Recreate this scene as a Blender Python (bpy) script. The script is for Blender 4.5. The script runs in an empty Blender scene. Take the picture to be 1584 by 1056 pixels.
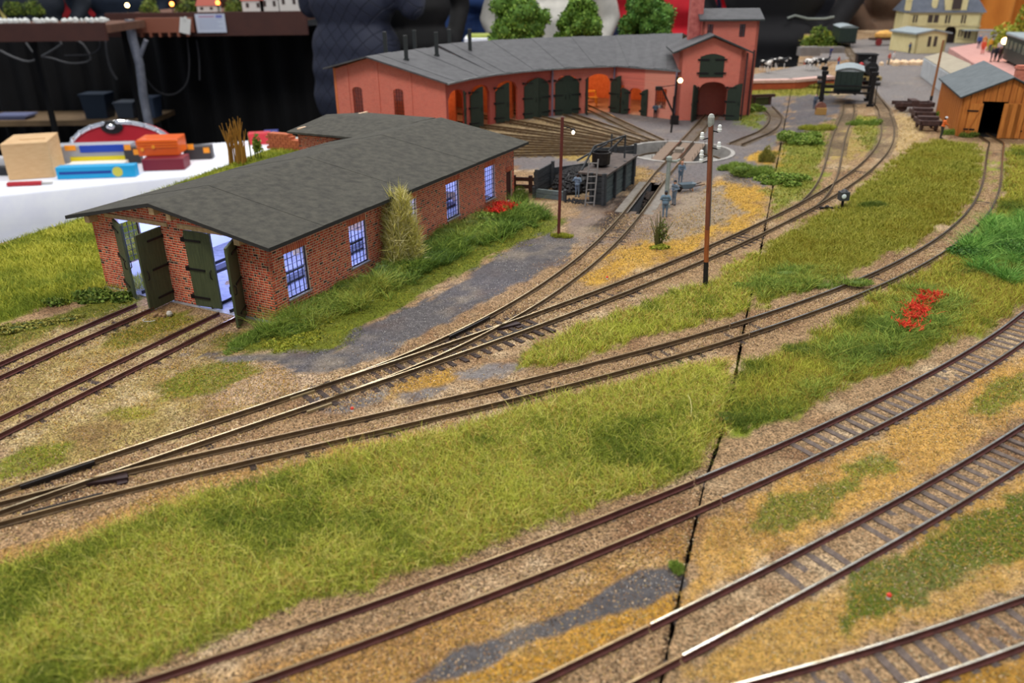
import bpy, bmesh, math, random
import numpy as np
from mathutils import Matrix, Vector
random.seed(7); RNG = np.random.default_rng(7)
SC = bpy.context.scene
COL = SC.collection
S = 0.01            # everything below is written in centimetres; z = 0 is the top of the rails
GZ = -0.33          # level of the ground on the layout board

# ------------------------------------------------------------------ camera
F_PX, PITCH, ROLL, CAM_H = 1250.0, 0.4287159, -0.0114649, 21.5238
_ct, _st = math.cos(PITCH), math.sin(PITCH)
_c, _s = math.cos(ROLL), math.sin(ROLL)
FW = np.array([0, _ct, -_st]); _r0 = np.array([1., 0, 0]); _u0 = np.array([0, _st, _ct])
RT = _c * _r0 + _s * _u0; UP = -_s * _r0 + _c * _u0
cam_d = bpy.data.cameras.new('camera'); cam = bpy.data.objects.new('camera', cam_d); COL.objects.link(cam)
cam_d.sensor_width = 36.0; cam_d.lens = F_PX / 1584 * 36.0
cam_d.clip_start = 0.005; cam_d.clip_end = 60
cam.matrix_world = Matrix(((RT[0], UP[0], -FW[0], 0), (RT[1], UP[1], -FW[1], 0), (RT[2], UP[2], -FW[2], CAM_H * S), (0, 0, 0, 1)))
cam_d.dof.use_dof = True; cam_d.dof.focus_distance = 0.56; cam_d.dof.aperture_fstop = 13.0
SC.camera = cam
# ------------------------------------------------------------------ light
w = bpy.data.worlds.new('hall'); SC.world = w; w.use_nodes = True
w.node_tree.nodes['Background'].inputs[0].default_value = (0.80, 0.88, 1.0, 1)
w.node_tree.nodes['Background'].inputs[1].default_value = 0.42
def area(name, loc, size, power, col, aim=(0.2, 0.7, 0)):
    d = bpy.data.lights.new(name, 'AREA'); d.shape = 'RECTANGLE'; d.size, d.size_y = size
    d.energy = power; d.color = col
    o = bpy.data.objects.new(name, d); COL.objects.link(o); o.location = loc
    o.rotation_euler = (Vector(aim) - Vector(loc)).to_track_quat('-Z', 'Y').to_euler(); return o
area('hall_lamp_front', (-0.9, -0.6, 3.2), (2.4, 0.7), 88, (1.0, .95, .88))
area('hall_lamp_over', (1.4, 2.6, 3.4), (3.0, 0.5), 95, (1.0, .97, .92), (0.6, 1.2, 0))
area('hall_lamp_far', (-1.5, 6.0, 3.6), (4.0, 0.5), 130, (1.0, .97, .93), (-0.5, 3.5, -0.3))
SC.view_settings.view_transform = 'Standard'; SC.view_settings.look = 'None'
SC.view_settings.gamma = 1.0; SC.view_settings.use_curve_mapping = False
SC.view_settings.exposure = 0.22

# ------------------------------------------------------------------ helpers
def ray(x, y): return FW + (x - 792) / F_PX * RT - (y - 528) / F_PX * UP
def at(x, y, z=GZ):                      # the point of the level z that shows at a pixel
    d = ray(x, y); t = (z - CAM_H) / d[2]; return (d[0] * t, d[1] * t)
def hgt(b, ty, tx):                      # height of something that stands at b and ends at pixel tx, ty
    d = ray(tx, ty); t = math.hypot(*b) / math.hypot(d[0], d[1]); return CAM_H + d[2] * t
def cpp(b): return math.hypot(b[0], b[1], ) / F_PX * 1.02
def lin(c):
    r = []
    for v in c[:3]:
        v = v / 255.0; r.append(v / 12.92 if v <= .04045 else ((v + .055) / 1.055) ** 2.4)
    return tuple(r) + (1.0,)
_mats = {}
def mat(name, col, rough=.75, metal=0.0, col2=None, ns=3.0, bump=0.0, bs=None, emit=0.0, attr=False, stretch=None, spec=.4, cheb=.5):
    if name in _mats: return _mats[name]
    m = bpy.data.materials.new(name); m.use_nodes = True; nt = m.node_tree; N = nt.nodes; L = nt.links
    b = N['Principled BSDF']; b.inputs['Roughness'].default_value = rough; b.inputs['Metallic'].default_value = metal
    b.inputs['Specular IOR Level'].default_value = spec
    tc = N.new('ShaderNodeTexCoord'); mp = N.new('ShaderNodeMapping'); L.new(tc.outputs['Object'], mp.inputs[0])
    if stretch: mp.inputs['Scale'].default_value = stretch
    src = None
    if attr:
        a = N.new('ShaderNodeAttribute'); a.attribute_name = 'bcol'; src = a.outputs['Color']
    if col2 is not None or attr:
        n = N.new('ShaderNodeTexNoise'); n.inputs['Scale'].default_value = ns * 100; n.inputs['Detail'].default_value = 5
        n.inputs['Roughness'].default_value = .65
        L.new(mp.outputs[0], n.inputs['Vector'])
        r = N.new('ShaderNodeMapRange'); r.inputs[1].default_value = .35; r.inputs[2].default_value = .65
        L.new(n.outputs['Fac'], r.inputs[0])
        mx = N.new('ShaderNodeMix'); mx.data_type = 'RGBA'
        L.new(r.outputs[0], mx.inputs['Factor'])
        if attr:
            mx.blend_type = 'MULTIPLY'; L.new(src, mx.inputs['A']); mx.inputs['B'].default_value = (.78, .78, .78, 1)
        else:
            mx.inputs['A'].default_value = lin(col); mx.inputs['B'].default_value = lin(col2)
        L.new(mx.outputs['Result'], b.inputs['Base Color'])
    else:
        b.inputs['Base Color'].default_value = lin(col)
    if bump:
        n2 = N.new('ShaderNodeTexNoise'); n2.inputs['Scale'].default_value = (bs or ns) * 100; n2.inputs['Detail'].default_value = 4
        L.new(mp.outputs[0], n2.inputs['Vector'])
        bp = N.new('ShaderNodeBump'); bp.inputs['Strength'].default_value = bump; bp.inputs['Distance'].default_value = .0008
        L.new(n2.outputs['Fac'], bp.inputs['Height']); L.new(bp.outputs[0], b.inputs['Normal'])
    if emit:
        b.inputs['Emission Color'].default_value = lin(col); b.inputs['Emission Strength'].default_value = emit
    _mats[name] = m; return m
def glass_mat():
    if 'glass' in _mats: return _mats['glass']
    m = bpy.data.materials.new('glass'); m.use_nodes = True; nt = m.node_tree; N = nt.nodes; L = nt.links
    for n in list(N): N.remove(n)
    o = N.new('ShaderNodeOutputMaterial'); mx = N.new('ShaderNodeMixShader'); t = N.new('ShaderNodeBsdfTransparent'); g = N.new('ShaderNodeBsdfGlossy')
    g.inputs['Roughness'].default_value = .05; mx.inputs[0].default_value = .08; t.inputs[0].default_value = (.93, .95, 1, 1)
    L.new(t.outputs[0], mx.inputs[1]); L.new(g.outputs[0], mx.inputs[2]); L.new(mx.outputs[0], o.inputs[0]); _mats['glass'] = m; return m

class MB:                                 # collects shapes in centimetres, then links them as one mesh
    def __init__(s): s.v = []; s.f = []; s.m = []; s.cur = 0
    def add(s, vs, fs):
        k = len(s.v); s.v += [tuple(map(float, q)) for q in vs]; s.f += [tuple(i + k for i in f) for f in fs]; s.m += [s.cur] * len(fs); return s
    def box(s, x0, x1, y0, y1, z0, z1):
        return s.add([(x0,y0,z0),(x1,y0,z0),(x1,y1,z0),(x0,y1,z0),(x0,y0,z1),(x1,y0,z1),(x1,y1,z1),(x0,y1,z1)],
                     [(0,3,2,1),(4,5,6,7),(0,1,5,4),(1,2,6,5),(2,3,7,6),(3,0,4,7)])
    def cbox(s, c, d): return s.box(c[0]-d[0]/2, c[0]+d[0]/2, c[1]-d[1]/2, c[1]+d[1]/2, c[2]-d[2]/2, c[2]+d[2]/2)
    def beam(s, a, b, w, h=None):          # a bar of section w x h between two points
        h = h or w; a = Vector(a); b = Vector(b); d = (b - a).normalized()
        up = Vector((0, 0, 1)) if abs(d.z) < .95 else Vector((0, 1, 0))
        x = d.cross(up).normalized() * w / 2; y = x.cross(d).normalized() * h / 2
        vs = [p + i * x + j * y for p in (a, b) for i, j in ((-1,-1),(1,-1),(1,1),(-1,1))]
        return s.add(vs, [(0,1,2,3),(7,6,5,4),(0,4,5,1),(1,5,6,2),(2,6,7,3),(3,7,4,0)])
    def tube(s, pts, r, n=8, caps=True):
        pts = [Vector(p) for p in pts]; rs = r if isinstance(r, (list, tuple)) else [r] * len(pts)
        vs = []; ref = None
        for i, p in enumerate(pts):
            d = (pts[min(i+1, len(pts)-1)] - pts[max(i-1, 0)]).normalized()
            if ref is None: ref = Vector((0, 0, 1)) if abs(d.z) < .9 else Vector((1, 0, 0))
            x = d.cross(ref).normalized(); y = x.cross(d).normalized(); ref = y
            vs += [p + rs[i] * (math.cos(2*math.pi*k/n) * x + math.sin(2*math.pi*k/n) * y) for k in range(n)]
        fs = [(i*n+k, i*n+(k+1) % n, (i+1)*n+(k+1) % n, (i+1)*n+k) for i in range(len(pts)-1) for k in range(n)]
        if caps: fs += [tuple(range(n-1, -1, -1)), tuple(range((len(pts)-1)*n, len(pts)*n))]
        return s.add(vs, fs)
    def lathe(s, prof, c=(0, 0, 0), n=24):  # profile of (radius, z)
        vs = [(c[0]+r*math.cos(2*math.pi*k/n), c[1]+r*math.sin(2*math.pi*k/n), c[2]+z) for r, z in prof for k in range(n)]
        return s.add(vs, [(i*n+k, i*n+(k+1) % n, (i+1)*n+(k+1) % n, (i+1)*n+k) for i in range(len(prof)-1) for k in range(n)])
    def prism(s, poly, z0, z1):            # an outline in x, y given height
        n = len(poly); zs0 = z0 if isinstance(z0, (list, tuple)) else [z0]*n; zs1 = z1 if isinstance(z1, (list, tuple)) else [z1]*n
        vs = [(p[0], p[1], z) for p, z in zip(poly, zs0)] + [(p[0], p[1], z) for p, z in zip(poly, zs1)]
        return s.add(vs, [tuple(range(n-1, -1, -1)), tuple(range(n, 2*n))] + [(i, (i+1) % n, n+(i+1) % n, n+i) for i in range(n)])
    def ball(s, c, r, n=8, sq=(1, 1, 1)):
        k = n // 2; return s.add(*_sphere(c, r, n, k, sq))
    def mesh(s, name, mats):
        me = bpy.data.meshes.new(name); me.from_pydata([(x*S, y*S, z*S) for x, y, z in s.v], [], s.f)
        for m in (mats if isinstance(mats, (list, tuple)) else [mats]): me.materials.append(m)
        if any(s.m): me.polygons.foreach_set('material_index', s.m)
        me.update(); return me
    def obj(s, name, mats, parent=None, loc=None, rz=0, smooth=False, bev=0):
        me = s.mesh(name, mats); o = bpy.data.objects.new(name, me); COL.objects.link(o)
        if parent: o.parent = parent
        if loc: o.location = [q * S for q in loc]
        o.rotation_euler.z = rz
        if smooth: me.polygons.foreach_set('use_smooth', [True] * len(me.polygons))
        if bev:
            b = o.modifiers.new('bevel', 'BEVEL'); b.width = bev * S; b.segments = 2; b.limit_method = 'ANGLE'
        return o
def _sphere(c, r, n, k, sq):
    vs = [(c[0], c[1], c[2] - r*sq[2])]
    for i in range(1, k):
        t = math.pi * i / k
        vs += [(c[0] + r*sq[0]*math.sin(t)*math.cos(2*math.pi*j/n), c[1] + r*sq[1]*math.sin(t)*math.sin(2*math.pi*j/n), c[2] - r*sq[2]*math.cos(t)) for j in range(n)]
    vs.append((c[0], c[1], c[2] + r*sq[2])); m = len(vs) - 1
    fs = [(0, 1+(j+1) % n, 1+j) for j in range(n)] + [(m, m-n+j, m-n+(j+1) % n) for j in range(n)]
    fs += [(1+i*n+j, 1+i*n+(j+1) % n, 1+(i+1)*n+(j+1) % n, 1+(i+1)*n+j) for i in range(k-2) for j in range(n)]
    return vs, fs
def tag(o, label=None, cat=None, group=None, kind=None):
    if label: o['label'] = label
    if cat: o['category'] = cat
    if group: o['group'] = group
    if kind: o['kind'] = kind
    return o
def thing(name, label, cat, loc=(0, 0, 0), rz=0, group=None):
    o = bpy.data.objects.new(name, None); COL.objects.link(o); o.location = [q * S for q in loc]; o.rotation_euler.z = rz
    o.empty_display_size = .01
    return tag(o, label, cat, group)
def dup(root, loc, rz, label, group=None):
    def cp(o, par):
        c = o.copy(); COL.objects.link(c); c.parent = par
        for ch in kids.get(o.name, ()): cp(ch, c)
        return c
    kids = {}
    for ch in root.children_recursive: kids.setdefault(ch.parent.name, []).append(ch)
    r = cp(root, None); r.location = [q * S for q in loc]; r.rotation_euler.z = rz; tag(r, label, None, group); return r
def npobj(name, V, Fs, mats, cols=None, parent=None, smooth=False):   # big meshes straight from arrays (cm)
    V = np.asarray(V, np.float32) * S; Fs = np.asarray(Fs, np.int32)
    me = bpy.data.meshes.new(name); k = Fs.shape[1]
    me.vertices.add(len(V)); me.vertices.foreach_set('co', V.ravel())
    me.loops.add(Fs.size); me.loops.foreach_set('vertex_index', Fs.ravel())
    me.polygons.add(len(Fs)); me.polygons.foreach_set('loop_start', np.arange(0, Fs.size, k, dtype=np.int32))
    me.polygons.foreach_set('loop_total', np.full(len(Fs), k, np.int32))
    if smooth: me.polygons.foreach_set('use_smooth', np.ones(len(Fs), bool))
    me.update(calc_edges=True)
    if cols is not None:
        a = me.color_attributes.new('bcol', 'FLOAT_COLOR', 'POINT'); a.data.foreach_set('color', np.asarray(cols, np.float32).ravel())
    for m in (mats if isinstance(mats, (list, tuple)) else [mats]): me.materials.append(m)
    o = bpy.data.objects.new(name, me); COL.objects.link(o)
    if parent: o.parent = parent
    return o
def vnoise(x, y, sc, seed=0):             # smooth value noise, -1..1
    x = np.asarray(x) / sc; y = np.asarray(y) / sc
    xi = np.floor(x).astype(np.int64); yi = np.floor(y).astype(np.int64); fx = x - xi; fy = y - yi
    fx = fx*fx*(3-2*fx); fy = fy*fy*(3-2*fy)
    def h(a, b):
        n = (a * 374761393 + b * 668265263 + seed * 974634777) & 0xffffffff
        n = ((n ^ (n >> 13)) * 1274126177) & 0xffffffff
        return ((n ^ (n >> 16)) & 0xffff) / 32767.5 - 1
    return (h(xi, yi)*(1-fx) + h(xi+1, yi)*fx)*(1-fy) + (h(xi, yi+1)*(1-fx) + h(xi+1, yi+1)*fx)*fy
def sdist(P, poly):                        # signed distance to an outline, inside negative
    poly = np.asarray(poly); d = np.full(len(P), 1e9); ins = np.zeros(len(P), bool)
    for a, b in zip(poly, np.roll(poly, -1, 0)):
        e = b - a; w_ = P - a; t = np.clip((w_ @ e) / (e @ e), 0, 1); d = np.minimum(d, np.hypot(*(w_ - t[:, None] * e).T))
        c = (a[1] > P[:, 1]) != (b[1] > P[:, 1]); 
        with np.errstate(divide='ignore', invalid='ignore'): xx = (b[0]-a[0]) * (P[:, 1]-a[1]) / (b[1]-a[1]) + a[0]
        ins ^= c & (P[:, 0] < xx)
    return np.where(ins, -d, d)
TR = {
'A':[[-32.33,41.15],[-31.34,43.44],[-29.79,47.04],[-28.15,50.6],[-26.43,54.12]],
'B':[[-28.53,34.55],[-27.45,36.8],[-25.56,40.69],[-23.67,44.58],[-21.76,48.45],[-19.84,52.32]],
'C':[[-23.96,29.91],[-23.19,30.55],[-20.08,33.13],[-16.93,35.66],[-13.76,38.17],[-10.6,40.69],[-7.44,43.22],[-4.31,45.78],[-1.21,48.38],[1.85,51.01],[4.88,53.7],[7.86,56.42],[10.81,59.2],[13.71,62.01],[16.56,64.88],[19.37,67.79],[22.13,70.74],[24.85,73.73],[27.52,76.77],[30.14,79.85],[32.7,82.98],[35.2,86.16],[37.64,89.38],[40.0,92.66],[42.29,96.0],[44.49,99.39],[46.61,102.83],[48.62,106.34],[50.54,109.9],[52.36,113.51],[54.07,117.17],[55.7,120.88],[57.24,124.61],[58.71,128.38],[60.14,132.16],[61.56,135.95],[63.01,139.72]],
'TT':[[-11.0,40.33],[-7.85,43.09],[-4.93,46.1],[-2.25,49.32],[0.21,52.72],[2.45,56.26],[4.5,59.92],[6.38,63.66],[8.11,67.49],[9.7,71.36],[11.2,75.28],[12.63,79.22],[14.0,83.18],[15.36,87.15],[16.74,91.11],[18.15,95.05],[19.65,98.97],[21.24,102.85]],
'BR':[[29.66,79.19],[31.81,82.63],[33.75,86.19],[35.55,89.83],[37.23,93.52],[38.84,97.24],[40.4,100.98],[41.95,104.73],[43.5,108.48],[45.07,112.22],[46.67,115.95],[48.3,119.66],[49.95,123.36],[51.62,127.06],[53.29,130.76],[54.94,134.46],[56.54,138.19],[58.05,141.96],[59.43,145.77]],
'D':[[-23.69,29.17],[-22.8,29.64],[-19.19,31.57],[-15.51,33.35],[-11.8,35.06],[-8.07,36.75],[-4.36,38.46],[-0.66,40.21],[3.0,42.03],[6.62,43.93],[10.2,45.91],[13.72,47.99],[17.19,50.17],[20.58,52.45],[23.9,54.84],[27.13,57.35],[30.27,59.97],[33.3,62.72],[36.22,65.58],[39.02,68.56],[41.69,71.66],[44.24,74.86],[46.67,78.15],[48.98,81.53],[51.19,84.97],[53.31,88.46],[55.38,91.99],[57.4,95.55],[59.41,99.11],[61.43,102.67],[63.47,106.21],[65.53,109.75]],
'E':[[-16.03,17.49],[-12.43,19.23],[-8.71,21.02],[-5.04,22.89],[-1.4,24.84],[2.2,26.84],[5.77,28.91],[9.31,31.03],[12.81,33.21],[16.27,35.45],[19.69,37.76],[23.06,40.14],[26.37,42.6],[29.6,45.16],[32.75,47.83],[35.79,50.61],[38.74,53.31]],
'F':[[-2.46,17.09],[1.0,19.1],[4.81,21.32],[8.61,23.56],[12.38,25.85],[16.12,28.18],[19.82,30.57],[23.48,33.04],[27.08,35.58],[30.35,37.89]],
'G':[[2.97,17.38],[7.75,18.84],[11.7,20.04],[15.61,21.37],[19.49,22.81],[23.23,24.2]]}
def extend(k, pts): TR[k] = TR[k] + [list(p) for p in pts]
# beyond the fitted stretch the yard line curves on to the locomotive and the far van
extend('C', [at(1355, 152, 0), at(1345, 138, 0), at(1333, 112, 0), at(1320, 88, 0), at(1308, 70, 0), at(1302, 58, 0)])
TR['D'] += [[66.3, 112.5], [67.6, 118.0]]
TR['buffer track'] = [list(at(x, y, 0)) for x, y in ((1138, 221), (1160, 212), (1182, 203), (1196, 192), (1200, 180), (1192, 169), (1186, 163))]
for _k, _a, _b in (('A', 9, 0), ('B', 9, 0), ('C', 8, 0), ('D', 8, 0), ('E', 6, 16), ('F', 6, 16), ('G', 5, 16)):   # run on past the frame
    _p = np.array(TR[_k], float); _u = _p[0] - _p[1]; _v = _p[-1] - _p[-2]; _l = []
    if _a: _l.append(_p[0] + _u / np.hypot(*_u) * _a)
    _l += list(_p)
    if _b: _l.append(_p[-1] + _v / np.hypot(*_v) * _b)
    TR[_k] = [list(q) for q in _l]
def smooth(pts, step=1.0):
    P = np.array(pts, float); Q = np.vstack([2*P[0]-P[1], P, 2*P[-1]-P[-2]]); out = []
    for i in range(1, len(Q)-2):
        p0, p1, p2, p3 = Q[i-1:i+3]; n = max(2, int(np.hypot(*(p2-p1))/step))
        for t in np.arange(n)/n:
            out.append(.5*((2*p1)+(-p0+p2)*t+(2*p0-5*p1+4*p2-p3)*t*t+(-p0+3*p1-3*p2+p3)*t**3))
    out.append(P[-1]); return np.array(out)
def normals(P):
    t = np.gradient(P, axis=0); t /= np.linalg.norm(t, axis=1)[:, None]; return t, np.stack([-t[:, 1], t[:, 0]], 1)
CL = {k: smooth(v) for k, v in TR.items()}
ALLCL = np.concatenate([CL[k] for k in CL])
def trackdist(P, names=None):
    Q = ALLCL if names is None else np.concatenate([CL[k] for k in names]); out = np.empty(len(P))
    for i in range(0, len(P), 4000):
        p = P[i:i+4000]; out[i:i+4000] = np.sqrt(((p[:, None, 0]-Q[None, :, 0])**2 + (p[:, None, 1]-Q[None, :, 1])**2).min(1))
    return out
# the joint between the two boards, and the boards' outer edges
SEAM = np.array(sorted([at(x, y, GZ)[::-1] for x, y in ((1222,150),(1206,232),(1185,345),(1168,430),(1151,505),(1136,590),(1113,680),(1090,745),(1066,850),(1042,960),(1034,1000))]))
def seamx(y):
    y = np.asarray(y, float); sl = (SEAM[2, 1] - SEAM[0, 1]) / (SEAM[2, 0] - SEAM[0, 0])
    return np.where(y < SEAM[0, 0], SEAM[0, 1] + (y - SEAM[0, 0]) * sl, np.where(y > SEAM[-1, 0], SEAM[-1, 1] + (y - SEAM[-1, 0]) * .35, np.interp(y, SEAM[:, 0], SEAM[:, 1])))
EDGE = np.array([[8, -66], [70.5, -46.3], [78.9, -42.6], [118, -31.5], [215, -5]])
def leftx(y): return np.interp(y, EDGE[:, 0], EDGE[:, 1])
def rightx(y): return seamx(y) + 26 + .8 * y
TTC = np.array([22.4, 107.5]); TTR = 6.9
PITA, PITB = np.array(at(968, 350, 0)), np.array(at(1012, 287, 0))
TTa = CL['TT'][np.argmin(np.abs(CL['TT'][:, 1] - 78.5))]; TTb = CL['TT'][np.argmin(np.abs(CL['TT'][:, 1] - 90.0))]
# ------------------------------------------------------------------ ground cover zones: outline seen in the photograph, colour, feather, grain
ZON = [
 ('yard', [(0,522),(200,478),(300,490),(420,560),(480,600),(380,640),(200,700),(0,762)], (160,140,86), 2, .9),
 ('litter', [(330,560),(440,556),(520,590),(440,615),(300,650),(330,590)], (176,150,122), 1, 1),
 ('left bank', [(-90,392),(0,376),(135,330),(330,262),(480,205),(560,205),(560,240),(420,300),(300,380),(240,440),(200,448),(172,450),(140,462),(60,482),(0,500),(-90,520)], (128,138,44), 1, .1),
 ('moss', [(0,512),(70,490),(190,452),(215,470),(170,486),(90,510),(0,545)], (112,112,44), 1, .2),
 ('moss', [(230,600),(290,566),(370,558),(400,572),(340,604),(255,624)], (122,128,38), .6, .2),
 ('moss', [(165,640),(215,628),(245,640),(190,655)], (150,142,50), .6, .2),
 ('moss', [(-10,712),(50,682),(130,678),(95,712),(30,735),(-10,745)], (122,128,38), .6, .2),
 ('moss', [(160,515),(215,500),(290,480),(300,495),(240,520),(170,545)], (128,124,45), .6, .2),
 ('moss', [(330,528),(430,500),(600,425),(800,318),(850,330),(880,345),(850,362),(800,378),(730,418),(680,440),(565,505),(532,540),(440,548),(370,548)], (104,112,34), .6, .1),
 ('ash', [(285,548),(350,545),(440,548),(530,540),(545,512),(640,472),(700,442),(760,402),(805,374),(850,360),(900,366),(905,372),(862,412),(800,440),(740,470),(660,515),(600,548),(540,572),(478,577),(420,562),(350,558)], (92,88,89), .5, .4),
 ('oil', [(468,622),(560,572),(700,520),(800,478),(835,490),(760,532),(640,588),(560,618),(510,640)], (84,66,52), .6, .9),
 ('oil', [(20,770),(100,735),(190,712),(200,742),(120,775),(40,795)], (96,72,54), .6, .9),
 ('ochre', [(560,620),(640,585),(700,570),(720,580),(640,612)], (176,134,58), .5, .6),
 ('ash', [(470,632),(500,600),(560,598),(602,590),(590,622),(540,640)], (104,100,100), .5, .3),
 ('ash', [(695,577),(745,562),(830,560),(800,582),(720,592)], (120,114,112), .5, .3),
 ('ash', [(620,612),(690,600),(690,610),(630,622)], (110,104,102), .5, .3),
 ('grass', [(790,574),(850,525),(930,493),(1040,452),(1090,440),(1172,392),(1158,480),(1090,500),(950,536),(870,562)], (140,140,50), .9, .1),
 ('grass', [(1176,392),(1240,348),(1300,318),(1350,281),(1400,235),(1440,216),(1522,224),(1517,295),(1482,333),(1402,380),(1332,413),(1232,453),(1165,478)], (140,148,50), .9, .1),
 ('grass', [(1142,560),(1200,548),(1262,515),(1345,470),(1420,424),(1500,366),(1552,306),(1562,225),(1660,230),(1700,420),(1584,470),(1500,520),(1405,566),(1310,600),(1215,640),(1140,672),(1120,650)], (128,140,46), .9, .1),
 ('ochre', [(-90,880),(0,850),(150,798),(300,742),(420,712),(560,682),(700,654),(700,668),(560,704),(430,742),(300,782),(170,830),(0,890)], (168,130,76), .7, .8),
 ('grass', [(-90,905),(0,880),(170,822),(300,772),(430,734),(560,698),(700,664),(850,624),(1000,585),(1128,556),(1110,668),(1075,722),(900,785),(640,880),(420,952),(240,1020),(150,1056),(-90,1140)], (136,142,48), .9, .1),
 ('ochre', [(900,430),(1010,350),(1080,318),(1120,262),(1192,292),(1180,338),(1090,374),(970,420),(915,445)], (190,148,62), 1.4, .4),
 ('dust', [(1040,300),(1110,290),(1140,330),(1080,360),(1010,380),(985,360),(1030,320)], (150,134,116), 1, .2),
 ('yardgrey', [(790,262),(800,175),(1160,150),(1224,140),(1192,292),(1110,276),(1060,300),(1010,292),(985,262),(900,262)], (112,106,106), 1, .2),
 ('radial', [(700,215),(800,185),(900,180),(975,215),(970,238),(900,243),(800,238)], (140,120,88), 1, .6),
 ('ochre', [(800,222),(900,228),(955,238),(930,250),(800,236)], (165,140,80), 1, .4),
 ('soot', [(868,352),(900,322),(950,300),(1010,290),(1052,300),(1040,345),(985,375),(900,382)], (128,112,100), 1, .4),
 ('black', [(915,352),(985,268),(1020,285),(965,352),(940,362)], (62,52,46), 1.2, .6),
 ('ochre', [(960,252),(1010,262),(1000,285),(975,285)], (160,130,80), 1, .4),
 ('grass2', [(1215,215),(1290,185),(1286,240),(1262,292),(1190,335),(1196,290)], (128,134,50), 1, .2),
 ('ochre', [(1160,236),(1205,232),(1200,255),(1175,255)], (190,150,60), 1, .3),
 ('ochre', [(1296,200),(1340,190),(1352,220),(1310,262),(1286,262)], (165,142,84), 1, .4),
 ('grass2', [(1310,180),(1360,182),(1366,200),(1350,235),(1322,215)], (138,142,60), .8, .3),
 ('ochre', [(1372,235),(1385,190),(1385,160),(1420,180),(1440,216),(1400,235)], (190,164,118), 1, .4),
 ('road', [(1306,160),(1330,60),(1420,70),(1480,130),(1462,168),(1400,178),(1372,160)], (126,120,118), 2, .2),
 ('road', [(1236,100),(1300,62),(1700,40),(1800,150),(1480,110),(1340,90)], (126,120,118), 2, .2),
 ('tar', [(1222,142),(1300,144),(1302,172),(1290,186),(1255,202),(1208,212)], (96,92,94), 1, .2),
 ('grass2', [(1140,132),(1292,132),(1292,147),(1225,148),(1150,152)], (146,140,56), 1.5, .3),
 ('grass2', [(1136,188),(1142,140),(1170,158),(1180,182),(1172,198)], (120,134,50), 1.5, .3),
 ('grass2', [(1238,82),(1242,54),(1306,54),(1300,78)], (150,150,46), 1.5, .1),
 ('ochre', [(1098,802),(1300,702),(1500,592),(1590,540),(1640,590),(1584,642),(1372,768),(1182,865),(1062,930)], (188,146,78), 1.2, .5),
 ('moss', [(1146,808),(1190,772),(1262,760),(1300,736),(1330,742),(1270,800),(1205,832),(1160,830)], (118,122,48), .8, .3),
 ('moss', [(1300,726),(1352,700),(1392,722),(1335,742)], (124,128,46), .6, .3),
 ('moss', [(1490,640),(1530,590),(1584,570),(1600,610),(1540,640)], (124,128,46), .6, .3),
 ('ochre', [(1062,1042),(1262,920),(1450,812),(1590,722),(1660,800),(1584,905),(1300,1000),(1140,1060)], (178,140,76), 1.2, .5),
 ('moss', [(1288,940),(1320,880),(1420,842),(1500,800),(1600,750),(1660,830),(1500,888),(1390,945),(1310,978)], (86,100,32), .8, .2),
 ('ochre', [(1290,1080),(1420,1056),(1600,1005),(1700,1080)], (160,118,50), .5, .5),
 ('ochre', [(200,1070),(500,1012),(700,950),(900,872),(1082,798),(1052,930),(860,1040),(700,1080)], (160,122,72), 1, .9),
 ('ochre', [(660,1045),(800,985),(900,955),(1040,920),(1030,950),(860,1030),(760,1070)], (184,136,52), 1, .6),
 ('ash', [(630,1062),(700,1008),(800,976),(900,938),(950,900),(1000,878),(1055,874),(1064,902),(1000,938),(900,962),(800,1002),(700,1046)], (86,83,84), .35, .15),
 ('ochre', [(1020,575),(1140,545),(1145,560),(1100,620),(1050,590)], (170,132,66), .6, .5),
]
ZW = []
for nm, poly, col, fe, gr in ZON: ZW.append((nm, np.array([at(*p) for p in poly]), lin(col)[:3], fe, gr))
def wig(P, amp): return amp * (vnoise(P[:, 0], P[:, 1], 2.6, 3) * .6 + vnoise(P[:, 0], P[:, 1], .8, 5) * .6 + vnoise(P[:, 0], P[:, 1], .3, 6) * .5)
def colour_at(P):
    n = len(P); C = np.tile(np.array(lin((152,124,92))[:3]), (n, 1)); G = np.ones(n)
    for nm, poly, col, fe, gr in ZW:
        lo = poly.min(0) - 3 - fe; hi = poly.max(0) + 3 + fe
        ix = np.where((P[:, 0] > lo[0]) & (P[:, 0] < hi[0]) & (P[:, 1] > lo[1]) & (P[:, 1] < hi[1]))[0]
        if not len(ix): continue
        sc = np.clip(P[ix, 1] / 60, .4, 2); d = sdist(P[ix], poly) + wig(P[ix], .9) * sc * min(fe * 1.4, 1.2)
        a = np.clip(.5 - d / (fe * sc * .9), 0, 1); a = (a * a * (3 - 2 * a))[:, None]
        C[ix] = C[ix] * (1 - a) + np.array(col) * a; G[ix] = G[ix] * (1 - a[:, 0]) + gr * a[:, 0]
    pn = vnoise(P[:, 0], P[:, 1], 2.8, 71) * .6 + vnoise(P[:, 0], P[:, 1], 1.1, 72) * .5; pn2 = vnoise(P[:, 0], P[:, 1], 3.6, 73) * .6 + vnoise(P[:, 0], P[:, 1], .9, 74) * .5
    a = (np.clip(pn - .1, 0, .6) * 1.1 * np.clip(G, .15, 1))[:, None]; C = C * (1 - a) + np.array(lin((112,78,54))[:3]) * a
    a = (np.clip(pn2 - .15, 0, .6) * .9 * np.clip(G, .1, 1))[:, None]; C = C * (1 - a) + np.array(lin((206,184,150))[:3]) * a
    return C, G
def relief(P):
    return .05 * vnoise(P[:, 0], P[:, 1], 5, 1) + .035 * vnoise(P[:, 0], P[:, 1], 1.3, 2) + .02 * vnoise(P[:, 0], P[:, 1], .45, 4)
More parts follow.
